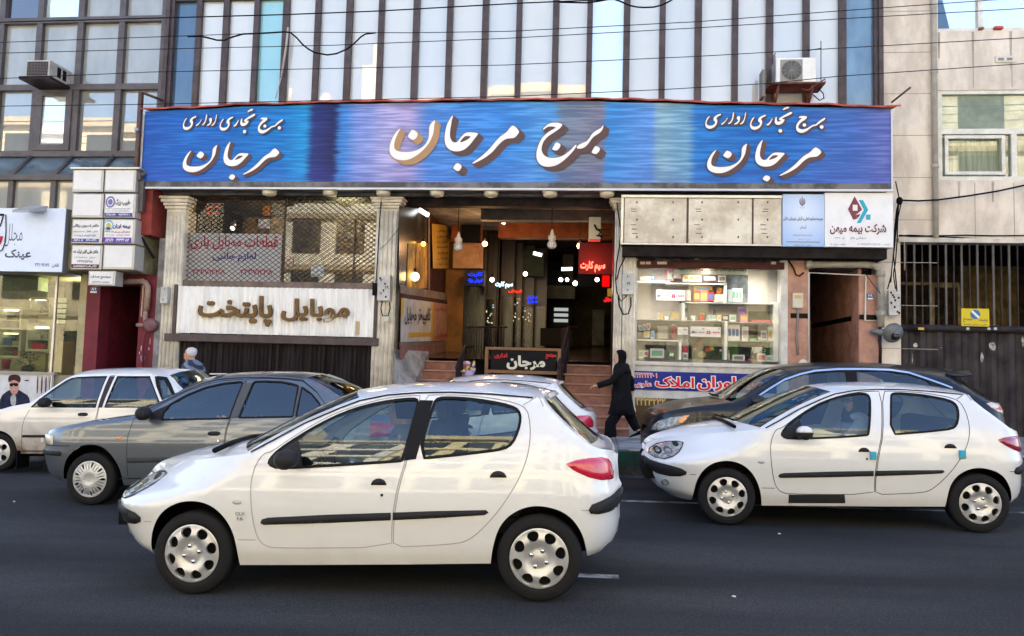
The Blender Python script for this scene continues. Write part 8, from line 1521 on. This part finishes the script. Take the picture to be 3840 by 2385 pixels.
for par, l in ((on[0], [(.378,.480),(1.45,.483),(1.45,.52),(.378,.518)]), (on[1], [(1.475,.483),(2.02,.486),(2.05,.522),(1.475,.52)])): mb = MB(); patch(PBd, mb, l, -1, TRIM, .002, .012, .012, .04); mb.build('rub_strip', par, local=True)
mb = MB(); ribbon(PBd, mb, [(.66,.455),(.70,.455)], -1, .07, mat('primer_patch',(.6,.6,.6),.6), .002); ribbon(PBd, mb, [(.36,.285),(1.98,.29)], -1, .008, GAP, .002); mb.build('panel_gaps', on[-1], local=True)
for sd in (-1, 1): mb = MB(); patch(PBd, mb, [(2.98,.75),(2.98,.93),(3.10,.93),(3.11,.75)], sd, LENS_R, .003, .01, .02, .04); mb.build('tail_light', old, local=True)
mb = MB(); mb.box(.33,-.84,.05,.345,-.60,.30,RUBBER); mb.build('mud_flap', old, local=True); cabin(old, .4, 2.5, .62, .5, .62); seats(old, (1.4,), .55, .70, SEATM, True, 2.2)

# ---------------- black crossover parked behind the right hatchback
XF = [(.25,.24),(.12,.30),(.07,.42),(.05,.58),(.02,.68),(.03,.80),(.06,.88),(.09,1.7)]; XR = [(4.2,.28),(4.42,.36),(4.50,.50),(4.52,.7),(4.46,.85),(4.44,1.0),(4.42,1.15),(4.42,1.7)]
XE = [(.06,.80),(.09,.88),(.15,.945),(.27,1.0),(.48,1.055),(.72,1.095),(.95,1.12),(1.10,1.14),(1.25,1.20),(1.45,1.315),(1.65,1.425),(1.85,1.505),(2.1,1.565),(2.4,1.592),(2.75,1.595),(3.05,1.58),(3.30,1.555),(3.55,1.51),(3.74,1.465),(3.80,1.42),(3.92,1.33),(4.06,1.24),(4.20,1.175),(4.32,1.15),(4.40,1.05),(4.42,.95)]
XC = [(.02,.81),(.05,.91),(.11,.985),(.23,1.05),(.44,1.11),(.68,1.15),(.86,1.17),(.96,1.185),(1.10,1.255),(1.29,1.375),(1.50,1.495),(1.72,1.58),(2.0,1.635),(2.35,1.658),(2.75,1.662),(3.08,1.655),(3.38,1.635),(3.68,1.605),(3.98,1.575),(4.06,1.50),(4.18,1.405),(4.30,1.31),(4.38,1.23),(4.42,1.16),(4.455,1.05),(4.465,.95)]
XIN = ([0,.2,.4,.6,.8,1.0,1.12,1.35,1.55,1.7],[.06,.04,.0,.0,.0,.03,.075,.19,.285,.35])
XLOOP = [(.22,.25),(.53,.26),(.545,.45),(.60,.60),(.72,.71),(.88,.745),(1.04,.71),(1.16,.60),(1.215,.45),(1.23,.26),(3.12,.27),(3.135,.45),(3.19,.60),(3.31,.71),(3.47,.745),(3.63,.71),(3.75,.60),(3.805,.45),(3.82,.28),(4.2,.31),(4.42,.38),(4.49,.5),(4.51,.7),(4.45,.84),*XE[::-1],(.03,.74),(.02,.68),(.05,.58),(.075,.42),(.12,.30)]
XW1 = [(1.34,1.125),(1.36,1.17),(1.50,1.27),(1.72,1.40),(1.92,1.475),(2.12,1.52),(2.40,1.545),(2.515,1.548),(2.49,1.145)]; XW2 = [(2.60,1.15),(2.632,1.552),(2.85,1.553),(3.05,1.545),(3.25,1.515),(3.45,1.44),(3.50,1.40),(3.40,1.18),(3.36,1.165)]; XW3 = [(3.52,1.20),(3.56,1.385),(3.72,1.335),(3.70,1.27)]
XD1 = [(1.28,1.12),(1.24,1.0),(1.23,.75),(1.25,.40),(2.50,.40),(2.50,.75),(2.53,1.12),(2.56,1.575),(2.3,1.57),(2.08,1.545),(1.86,1.48),(1.62,1.38),(1.45,1.28)]; XD2 = [(2.515,.40),(3.12,.41),(3.20,.66),(3.33,.80),(3.45,.95),(3.5,1.15),(3.54,1.39),(3.46,1.46),(3.27,1.54),(3.05,1.568),(2.80,1.577),(2.575,1.577),(2.545,1.12),(2.515,.75)]
BLKP = paint('black_metallic_paint', (.005,.006,.011), .3); BLKP.node_tree.nodes['Principled BSDF'].inputs['Coat Weight'].default_value = .35; BLKP.node_tree.nodes['Principled BSDF'].inputs['Specular IOR Level'].default_value = .25
XBd = Body(.94, XF, XR, XE, XC, XIN, .70, .55, 2.7, 3.2, .06)
suv, xn = car('crossover_car', 'black crossover with chrome window line parked at the kerb behind the right white hatchback', 'car', (.748, 9.65+.94, zr(2.5,9.65)-.0), .018, XBd, XLOOP, BLKP, [[XW1],[XW2,XW3]], [XD1, XD2], None, CG, [(.88,.36),(3.47,.36)], .36, 'star',
    [('bonnet',0,7,1,None),('wind_screen',7,11,.93,None),('roof',11,18,1,None),('rear_window',18,22,.90,None),('tailgate',22,25,1,None)], None)
mb = MB(); ribbon(XBd, mb, [(1.33,1.13),(1.40,1.215),(1.55,1.31),(1.75,1.425),(1.95,1.495),(2.14,1.54),(2.42,1.563),(2.75,1.567),(3.05,1.56),(3.27,1.528),(3.47,1.455),(3.65,1.385),(3.74,1.345)], -1, .022, CHR, .006); mb.build('chrome_line', xn[-1], local=True)
mb = MB(); patch(XBd, mb, [(2.51,1.15),(2.595,1.15),(2.628,1.55),(2.52,1.548)], -1, SEAL, .003); mb.build('door_pillar', xn[0], local=True); mirror(XBd, suv, 1.36, 1.13, BLKP, .22, .16)
mb = MB(); mb.tube([XBd.pt(1.33,1.15,-1,.03), XBd.pt(1.42,1.17,-1,.05)], .022, CHR, 8); mb.build('mirror_trim', suv, local=True)
for sd in (-1, 1):
    mb = MB(); hl = [(.10,.76),(.13,.83),(.20,.89),(.32,.935),(.48,.965),(.545,.975),(.52,.92),(.46,.87),(.36,.82),(.24,.77)]; patch(XBd, mb, hl, sd, LENS_C, .003, .012, .03, .03); o = mb.build('headlight', suv, local=True); mb = MB(); patch(XBd, mb, [(.42,.87),(.44,.94),(.53,.968),(.51,.92),(.46,.875)], sd, LENS_A, .018); mb.build('indicator', o, local=True)
    mb = MB()
    for hx, hz_ in ((.24,.845),(.34,.875)): patch(XBd, mb, [(hx+.035*math.cos(k*.6283), hz_+.032*math.sin(k*.6283)) for k in range(10)], sd, LENS_C, .0185)
    mb.build('reflector', o, local=True)
    mb = MB(); tl = [(4.09,1.165),(4.17,1.18),(4.34,1.165),(4.40,1.12),(4.415,1.03),(4.35,1.03),(4.22,1.065),(4.14,1.115)]; patch(XBd, mb, tl, sd, mat('tail_clear',(.58,.52,.50),.15,coat=1,var=.2,vscale=20), .003, .012, .03, .03); o = mb.build('tail_light', suv, local=True); mb = MB(); patch(XBd, mb, [(4.19,1.10),(4.30,1.135),(4.33,1.115),(4.32,1.085),(4.24,1.08)], sd, LENS_R, .018); mb.build('red_segment', o, local=True)
mb = MB(); mb.box(.035,-.45,.46,.14,.45,.66,DARK)
for k in range(5): mb.box(.03,-.45,.48+.04*k,.05,.45,.49+.04*k,CHR)
mb.build('grille', suv, local=True); mb = MB(); mb.tube([(.98,-.4,1.2),(.93,0,1.22),(.98,.3,1.22)], .012, BLACK, 5); mb.build('wipers', suv, local=True)
sp = MB(); rs = []
for y in (-.60,-.57,-.3,0,.3,.57,.60):
    q = abs(y)/.6; xa = 4.0-.16*q*q; rs.append([(xa-.10,y,1.585-.05*q*q),(xa+.20,y,1.575-.05*q*q),(xa+.21,y,1.55-.05*q*q),(xa-.05,y,1.52-.06*q*q)])
sp.rings(rs, BLKP); sp.build('spoiler', suv, local=True)
cabin(suv, 1.3, 4.0, .75, .65, 1.5); seats(suv, (2.4,), .78, .82, mat('seat_beige',(.30,.26,.20),.8), True, 3.35)
# ================================================================== PEOPLE
SKIN = mat('skin', (.50,.29,.21), .55, var=.08, vscale=12)
def skinned(name, joints, bones, parent, m, sub=2):
    """one continuous surface grown round a skeleton; joints: {name: (x, y, z, radius_a, radius_b)}"""
    keys = list(joints); me = bpy.data.meshes.new(name); me.from_pydata([joints[k][:3] for k in keys], [(keys.index(a), keys.index(b)) for a, b in bones], [])
    o = bpy.data.objects.new(name, me); COL.objects.link(o)
    if not me.skin_vertices: 
        bpy.context.view_layer.objects.active = o
    md = o.modifiers.new('skin', 'SKIN'); md.use_smooth_shade = True
    if not me.skin_vertices:
        bm = bmesh.new(); bm.from_mesh(me); bm.verts.layers.skin.verify(); bm.to_mesh(me); bm.free()
    for i, k in enumerate(keys): sv = me.skin_vertices[0].data[i]; j = joints[k]; sv.radius = (j[3], j[4] if len(j) > 4 else j[3]); sv.use_root = (i == 0)
    s2 = o.modifiers.new('sub', 'SUBSURF'); s2.levels = sub; s2.render_levels = sub
    dg = bpy.context.evaluated_depsgraph_get(); m2 = bpy.data.meshes.new_from_object(o.evaluated_get(dg)); bpy.data.objects.remove(o); bpy.data.meshes.remove(me); m2.name = name; m2.materials.clear(); m2.materials.append(m)
    for p in m2.polygons: p.use_smooth = True
    q = bpy.data.objects.new(name, m2); COL.objects.link(q); q.parent = parent; return q
def hand_bones(j, b, w, d, up, side, s=1.0, pre=''):
    """palm, four unequal bent fingers and a thumb growing from wrist joint w; d: pointing direction, up: back of the hand, side: thumb side"""
    p = Vector(j[w][:3]); d = Vector(d).normalized(); up = Vector(up).normalized(); side = Vector(side).normalized()
    def add(n, v, r): j[pre+n] = (v.x, v.y, v.z, r, r)
    add('palm', p+d*.05*s, .020*s); b.append((w, pre+'palm'))
    for i, (o, l) in enumerate(((.026,.070),(.009,.078),(-.009,.072),(-.025,.056))):
        k = p+d*.085*s+side*o*s; add('kn%d' % i, k, .0095*s); b.append((pre+'palm', pre+'kn%d' % i)); m1 = k+(d*.85-up*.35).normalized()*l*.5*s; add('mf%d' % i, m1, .0082*s); b.append((pre+'kn%d' % i, pre+'mf%d' % i)); t = m1+(d*.45-up*.8).normalized()*l*.45*s; add('tf%d' % i, t, .0068*s); b.append((pre+'mf%d' % i, pre+'tf%d' % i))
    t0 = p+d*.035*s+side*.030*s; add('th0', t0, .0115*s); b.append((pre+'palm', pre+'th0')); t1 = t0+(d*.7+side*.6).normalized()*.034*s; add('th1', t1, .0095*s); b.append((pre+'th0', pre+'th1')); t2 = t1+(d*.95+side*.1-up*.2).normalized()*.028*s; add('th2', t2, .008*s); b.append((pre+'th1', pre+'th2'))
def face(parent, c, fwd, s=1.0, hair=None, m=SKIN, beard=None):
    """shaped head: skull, brow, nose, lips, chin, ears, eyes"""
    f = Vector(fwd).normalized(); z = Vector((0, 0, 1)); r = f.cross(z).normalized(); c = Vector(c); mb = MB(); n = 20; rings_ = []
    prof = [(-.118,.018,.020,.045),(-.112,.040,.040,.030),(-.095,.058,.062,.018),(-.07,.064,.078,.006),(-.04,.068,.088,.0),(-.01,.072,.092,-.004),(.02,.075,.094,-.006),(.05,.074,.092,-.008),(.08,.064,.080,-.008),(.103,.042,.054,-.008),(.112,.012,.018,-.008)]
    for h, a, b_, off in prof:
        ring = []
        for k in range(n):
            t = 2*math.pi*k/n; u = math.cos(t); v = math.sin(t); fr = b_*u+off; q = abs(t if t < math.pi else t-2*math.pi)
            if q < .34 and -.045 < h < .015: fr += .020*(1-q/.34)*(1 if h < -.02 else .55)
            if q < .6 and -.02 < h < .03 and q > .25: fr -= .006
            ring.append(c+f*fr*s+r*a*v*s+z*h*s)
        rings_.append(ring)
    mb.rings(rings_, m); o = mb.build('head', parent, local=True)
    e = MB()
    for sd in (-1, 1): e.ball(c+f*.083*s+r*.030*sd*s+z*.004*s, .011*s, mat('eye_white',(.6,.58,.55),.3), 8); e.ball(c+f*.0915*s+r*.030*sd*s+z*.004*s, .006*s, BLACK, 6); e.tube([c+f*.088*s+r*.018*sd*s+z*.022*s, c+f*.086*s+r*.044*sd*s+z*.020*s], .004*s, hair or BLACK, 5)
    e.tube([c+f*.088*s-r*.02*s-z*.066*s, c+f*.094*s-z*.064*s, c+f*.088*s+r*.02*s-z*.066*s], .005*s, mat('lips',(.36,.14,.12),.5), 5)
    e.build('eyes_and_mouth', o, local=True); er = MB()
    for sd in (-1, 1): er.ball(c+r*.074*sd*s-z*.012*s-f*.004*s, .026*s, m, 8, (.5,.5,1.1))
    er.build('ears', o, local=True)
    return o
def rings_mesh(rs, m, name, parent): mb = MB(); mb.rings(rs, m); return mb.build(name, parent, local=True)
def ell(c, a, b, n=20, th=0.0, fold=0.0, k=7, ph=0.0): return [(c[0]+(a+fold*math.sin(k*2*math.pi*i/n+ph))*math.cos(2*math.pi*i/n+th), c[1]+(b+fold*math.sin(k*2*math.pi*i/n+ph))*math.sin(2*math.pi*i/n+th), c[2]) for i in range(n)]
# ---- woman in black walking left past the stairs
wz = zs(.6, 13.2); wx = P('O',560,700,13.2).x
wm = thing('person', 'woman in black headscarf, long black coat and trousers striding left past the entrance stairs', 'person', (wx, 13.2, wz))
hs = 1.56; hx = P('O',560,275,13.2).x-wx; hzz = P('O',560,275,13.2).z-wz
J = {'pelvis': (.03,0,.82,.13,.12),'waist': (.02,0,.98,.11,.10),'chest': (.02,0,1.15,.10,.10),'neck': (hx+.02,0,1.30,.04,.04),'skull': (hx,0,hzz-.02,.07,.07),
 'shl': (.03,-.145,1.20,.03,.03),'ell': (-.13,-.19,1.00,.04,.04),'wrl': (P('O',285,640,13.0).x-wx,-.20,P('O',285,640,13.0).z-wz,.024,.024),'shr': (.06,.145,1.20,.03,.03),'elr': (.20,.20,1.02,.04,.04),'wrr': (.22,.20,.83,.025,.025),
 'hipl': (.02,-.09,.78,.10,.10),'knl': (-.04,-.08,.46,.062,.062),'anl': (P('O',450,1215,13.2).x-wx-.02,-.08,.10,.040,.040),'hipr': (.06,.09,.78,.10,.10),'knr': (.16,.08,.46,.062,.062),'anr': (P('O',800,1275,13.2).x-wx,.08,.13,.040,.040)}
Bn = [('pelvis','waist'),('waist','chest'),('chest','neck'),('neck','skull'),('chest','shl'),('shl','ell'),('ell','wrl'),('chest','shr'),('shr','elr'),('elr','wrr'),('pelvis','hipl'),('hipl','knl'),('knl','anl'),('pelvis','hipr'),('hipr','knr'),('knr','anr')]
hand_bones(J, Bn, 'wrl', (-.95,0,-.15), (0,-.2,1), (0,-1,0), 1.0, 'l'); hand_bones(J, Bn, 'wrr', (.1,0,-1), (1,0,0), (0,-1,0), 1.0, 'r')
skinned('body', J, Bn, wm, SKIN)
face(wm, (hx-.005,0,hzz-.01), (-1,-.25,-.02), .98)
BKC = mat('black_cloth', (.008,.008,.010), .9, bump=.8, bscale=9); BKS = mat('black_scarf', (.004,.004,.005), .85)
# scarf: open at the face
mb = MB(); rs = []
for h, a, b_, cut, dx in ((-.28,.165,.20,.0,.05),(-.20,.145,.165,.0,.05),(-.155,.105,.12,.0,.035),(-.115,.092,.10,.0,.02),(-.075,.098,.095,.062,.012),(-.03,.108,.098,.075,.012),(.02,.112,.100,.07,.012),(.065,.108,.096,.05,.012),(.10,.090,.080,.02,.015),(.125,.05,.045,0,.02),(.132,.01,.01,0,.02)):
    ring = []
    for k in range(24):
        t = 2*math.pi*k/24; u = math.cos(t); fr = a*u
        ring.append((hx+dx-fr+(cut*max(0,u)**1.5), b_*math.sin(t), hzz+h))
    rs.append(ring)
mb.rings(rs, BKS); mb.build('headscarf', wm, local=True)
# coat: torso and flared skirt, sleeves
rs = [ell((.04,0,1.31),.09,.10,24),ell((.035,0,1.27),.13,.175,24),ell((.03,0,1.20),.145,.195,24),ell((.03,0,1.08),.145,.19,24),ell((.03,0,.95),.15,.185,24),ell((.035,0,.82),.165,.20,24),ell((.045,0,.68),.18,.205,24,0,.006,5),ell((.05,0,.54),.205,.21,24,0,.012,5),ell((.052,0,.43),.235,.215,24,0,.018,5),ell((.052,0,.425),.215,.195,24,0,.018,5)]
rings_mesh(rs, BKC, 'coat', wm)
mb = MB(); mb.tube([J['shl'][:3], (-.05,-.18,1.11), J['ell'][:3], Vector(J['ell'][:3]).lerp(Vector(J['wrl'][:3]),.5), Vector(J['ell'][:3]).lerp(Vector(J['wrl'][:3]),1.04)], [.075,.07,.062,.055,.05], BKC, 12); mb.tube([J['shr'][:3], J['elr'][:3], J['wrr'][:3]], [.078,.068,.05], BKC, 12); mb.build('sleeves', wm, local=True)
mb = MB(); a = Vector(J['anl'][:3]); b = Vector(J['anr'][:3]); mb.tube([(.02,-.09,.80),(-.03,-.08,.46),a+Vector((.01,0,.18)),a+Vector((.01,0,.0)),a+Vector((.01,0,-.045))], [.12,.095,.095,.105,.105], BKC, 14); mb.tube([(.06,.09,.80),(.16,.08,.47),b.lerp(Vector((.16,.08,.47)),.4),b+Vector((-.01,0,.05))], [.12,.095,.08,.072], BKC, 14); mb.build('trousers', wm, local=True)
def shoe(parent, a, pitch, m, L=.24, d=-1, y=0):
    mb = MB(); rs = []; c_, s_ = math.cos(pitch), math.sin(pitch)
    for f, h, w_ in ((-.25,.065,.030),(-.15,.075,.037),(.05,.07,.038),(.3,.05,.042),(.55,.038,.045),(.72,.026,.034),(.77,.015,.015)):
        ring = []
        for k in range(12):
            t = 6.2832*k/12; x = f*L; z = (h*.5)*(1+math.sin(t))-.0; q = Vector((d*(x*c_-z*s_*0), w_*math.cos(t), z+x*s_)); ring.append(Vector(a)+q)
        rs.append(ring)
    mb.rings(rs, m); return mb.build('shoe', parent, local=True)
lf = P('O',395,1290,13.1); shoe(wm, (a.x-.02, a.y, .035), .02, BKS); shoe(wm, (b.x+.03, b.y, .09), -.32, BKS)
# ---- grey haired man on the pavement at the left
mY = 12.4; mh = P('P',690,400,mY); mzz = zs(mh.x, mY); man = thing('person', 'grey haired man in a striped blue grey jacket walking left behind the parked cars', 'person', (mh.x, mY, mzz)); hz2 = mh.z-mzz; q = hz2/1.60
J = {'pelvis': (.08,0,.92*q,.14,.12),'waist': (.07,0,1.08*q,.13,.11),'chest': (.06,0,1.28*q,.15,.12),'neck': (.035,0,1.44*q,.055,.055),'skull': (.01,0,1.56*q,.07,.07),'shl': (.06,-.19,1.36*q,.06,.06),'ell': (.10,-.23,1.09*q,.045,.045),'wrl': (-.02,-.23,.88*q,.028,.028),'shr': (.06,.19,1.36*q,.06,.06),'elr': (.14,.23,1.09*q,.045,.045),'wrr': (.08,.23,.86*q,.028,.028),'hipl': (.08,-.10,.88*q,.10,.10),'knl': (-.02,-.10,.50*q,.065,.065),'anl': (-.10,-.10,.10,.045,.045),'hipr': (.08,.10,.88*q,.10,.10),'knr': (.14,.10,.50*q,.065,.065),'anr': (.30,.10,.13,.045,.045)}
Bn = [('pelvis','waist'),('waist','chest'),('chest','neck'),('neck','skull'),('chest','shl'),('shl','ell'),('ell','wrl'),('chest','shr'),('shr','elr'),('elr','wrr'),('pelvis','hipl'),('hipl','knl'),('knl','anl'),('pelvis','hipr'),('hipr','knr'),('knr','anr')]
hand_bones(J, Bn, 'wrl', (-.2,0,-1), (-1,0,0), (0,1,0), 1.0, 'l'); hand_bones(J, Bn, 'wrr', (-.1,0,-1), (-1,0,0), (0,-1,0), 1.0, 'r'); skinned('body', J, Bn, man, SKIN)
SK2 = mat('skin_ruddy', (.50,.24,.17), .6, var=.1, vscale=12); GH = mat('grey_hair', (.55,.54,.54), .8, var=.15, vscale=30, bump=.4, bscale=60); face(man, (0,0,hz2-.01), (-1,-.1,-.12), 1.02, GH, SK2)
mb = MB(); mb.rings([[(p[0]+(.022 if p[0] < 0 else .0), p[1], p[2]) for p in ell((.012,0,hz2-.01+h),a_,b_,18)] for h, a_, b_ in ((-.045,.070,.074),(-.01,.090,.084),(.03,.104,.088),(.07,.102,.082),(.10,.08,.062),(.118,.03,.025))], GH); mb.build('hair', man, local=True)
STR = mat('striped_jacket', (.10,.12,.17), .8); t = STR.node_tree; b_ = t.nodes['Principled BSDF']; tc = t.nodes.new('ShaderNodeTexCoord'); wv = t.nodes.new('ShaderNodeTexWave'); wv.inputs['Scale'].default_value = 3.2; wv.inputs['Distortion'].default_value = .6; mp = t.nodes.new('ShaderNodeMapping'); mp.inputs['Rotation'].default_value = (0,.9,0); r = t.nodes.new('ShaderNodeValToRGB'); r.color_ramp.elements[0].position = .42; r.color_ramp.elements[1].position = .58; r.color_ramp.elements[0].color = (.035,.042,.075,1); r.color_ramp.elements[1].color = (.17,.20,.25,1); t.links.new(tc.outputs['Object'], mp.inputs[0]); t.links.new(mp.outputs[0], wv.inputs['Vector']); t.links.new(wv.outputs['Fac'], r.inputs[0]); t.links.new(r.outputs[0], b_.inputs['Base Color'])
rings_mesh([ell((.045,0,1.475*q),.07,.08,22),ell((.055,0,1.44*q),.10,.14,22),ell((.06,0,1.39*q),.135,.235,22),ell((.06,0,1.28*q),.155,.25,22),ell((.07,0,1.08*q),.155,.22,22),ell((.08,0,.90*q),.16,.21,22),ell((.085,0,.80*q),.165,.215,22)], STR, 'jacket', man)
mb = MB(); mb.tube([J['shl'][:3], J['ell'][:3], J['wrl'][:3]], [.09,.075,.05], STR, 12); mb.tube([J['shr'][:3], J['elr'][:3], J['wrr'][:3]], [.09,.075,.05], STR, 12); mb.build('sleeves', man, local=True)
NV = mat('navy_trousers', (.025,.028,.045), .8); mb = MB(); mb.tube([J['hipl'][:3], J['knl'][:3], J['anl'][:3]], [.125,.09,.075], NV, 12); mb.tube([J['hipr'][:3], J['knr'][:3], J['anr'][:3]], [.125,.09,.075], NV, 12); mb.build('trousers', man, local=True); shoe(man, (-.11,-.10,.03), 0, BLACK, .27); shoe(man, (.31,.10,.08), -.3, BLACK, .27)
# ---- people inside the two moving hatchbacks, dim behind glass
def sitter(carroot, x, y, z, label, cloth, hairm, scarf=False, glasses=False, face_dir=(-1,-.1,0), wheelman=True):
    p0 = carroot.location; s = math.tan(-carroot.rotation_euler[1]); r = thing('person', label, 'person', (p0.x+x, p0.y+y, p0.z+z+s*x))
    J = {'pelvis': (.02,0,.06,.13,.13),'waist': (.06,0,.2,.12,.12),'chest': (.12,0,.42,.14,.14),'neck': (.10,0,.58,.05,.05),'skull': (.08,0,.68,.07,.07),'shl': (.11,-.18,.48,.06,.06),'ell': (-.08,-.22,.30,.045,.045),'wrl': (-.36,-.12,.36,.026,.026),'shr': (.11,.18,.48,.06,.06),'elr': (-.08,.22,.30,.045,.045),'wrr': (-.36,.12,.36,.026,.026),'hipl': (-.04,-.10,.05,.09,.09),'knl': (-.45,-.12,.12,.07,.07),'hipr': (-.04,.10,.05,.09,.09),'knr': (-.45,.12,.12,.07,.07)}
    if not wheelman: J['wrl'] = (-.28,-.10,.12,.026,.026); J['wrr'] = (-.28,.10,.12,.026,.026)
    Bn = [('pelvis','waist'),('waist','chest'),('chest','neck'),('neck','skull'),('chest','shl'),('shl','ell'),('ell','wrl'),('chest','shr'),('shr','elr'),('elr','wrr'),('pelvis','hipl'),('hipl','knl'),('pelvis','hipr'),('hipr','knr')]
    hand_bones(J, Bn, 'wrl', (-.8,.2,.3), (-.3,0,.9), (0,1,0), .95, 'l'); hand_bones(J, Bn, 'wrr', (-.8,-.2,.3), (-.3,0,.9), (0,-1,0), .95, 'r'); skinned('body', J, Bn, r, SKIN, 1)
    face(r, (.07,0,.70), face_dir, .98, hairm)
    if scarf: mb = MB(); mb.rings([[(.085+dx-a_*math.cos(6.2832*k/20)+(cut*max(0,math.cos(6.2832*k/20))**1.5), b_*math.sin(6.2832*k/20), .70+h) for k in range(20)] for h, a_, b_, cut, dx in ((-.22,.15,.19,0,.02),(-.13,.10,.10,0,.01),(-.07,.10,.096,.06,0),(0,.11,.1,.075,0),(.07,.108,.096,.05,0),(.11,.07,.06,.0,.01),(.13,.02,.02,0,.01))], hairm); mb.build('headscarf', r, local=True)
    else: mb = MB(); mb.rings([[(p[0]+(.030 if p[0] < .03 and h < .06 else 0), p[1], p[2]) for p in ell((.085,0,.70+h),a_,b_,18)] for h, a_, b_ in ((-.06,.078,.078),(-.01,.096,.088),(.04,.108,.092),(.08,.098,.08),(.105,.07,.055),(.122,.02,.02))], hairm); mb.build('hair', r, local=True)
    mb = MB(); mb.rings([ell((.10,0,.60),.06,.075,18),ell((.11,0,.55),.11,.17,18),ell((.12,0,.42),.15,.21,18),ell((.07,0,.2),.14,.18,18),ell((.02,0,.04),.16,.19,18)], cloth); mb.tube([J['shl'][:3],J['ell'][:3],J['wrl'][:3]], [.08,.065,.045], cloth, 10); mb.tube([J['shr'][:3],J['elr'][:3],J['wrr'][:3]], [.08,.065,.045], cloth, 10); mb.build('top', r, local=True)
    if glasses:
        mb = MB(); f = Vector(face_dir).normalized(); rt = f.cross(Vector((0,0,1))).normalized(); c = Vector((.07,0,.704))
        for sd in (-1, 1): mb.tube([c+f*.098+rt*.032*sd+rt*.022*math.cos(k*.7854)+Vector((0,0,.017*math.sin(k*.7854))) for k in range(9)], .0035, BLACK, 5); mb.tube([c+f*.095+rt*.054*sd, c+rt*.078*sd], .0035, BLACK, 5)
        mb.build('glasses', r, local=True)
    return r
HB = mat('dark_hair', (.016,.013,.012), .7)
sitter(front_car, 1.28, -.36, .56, 'driver of the nearest white hatchback, dim behind the front door glass', mat('shirt_grey',(.16,.15,.15),.8), HB, face_dir=(-1,-.2,-.1))
sitter(right_car, 1.30, -.36, .56, 'woman driver with glasses and dark scarf in the right white hatchback', mat('coat_pale',(.34,.36,.40),.8), mat('scarf_dark',(.03,.03,.035),.8), True, True, (-1,-.55,0))
sitter(front_car, 1.50, .36, .56, 'passenger in dark clothes beyond the driver of the nearest hatchback', BKC, BKS, True, face_dir=(-1,.1,0), wheelman=False)
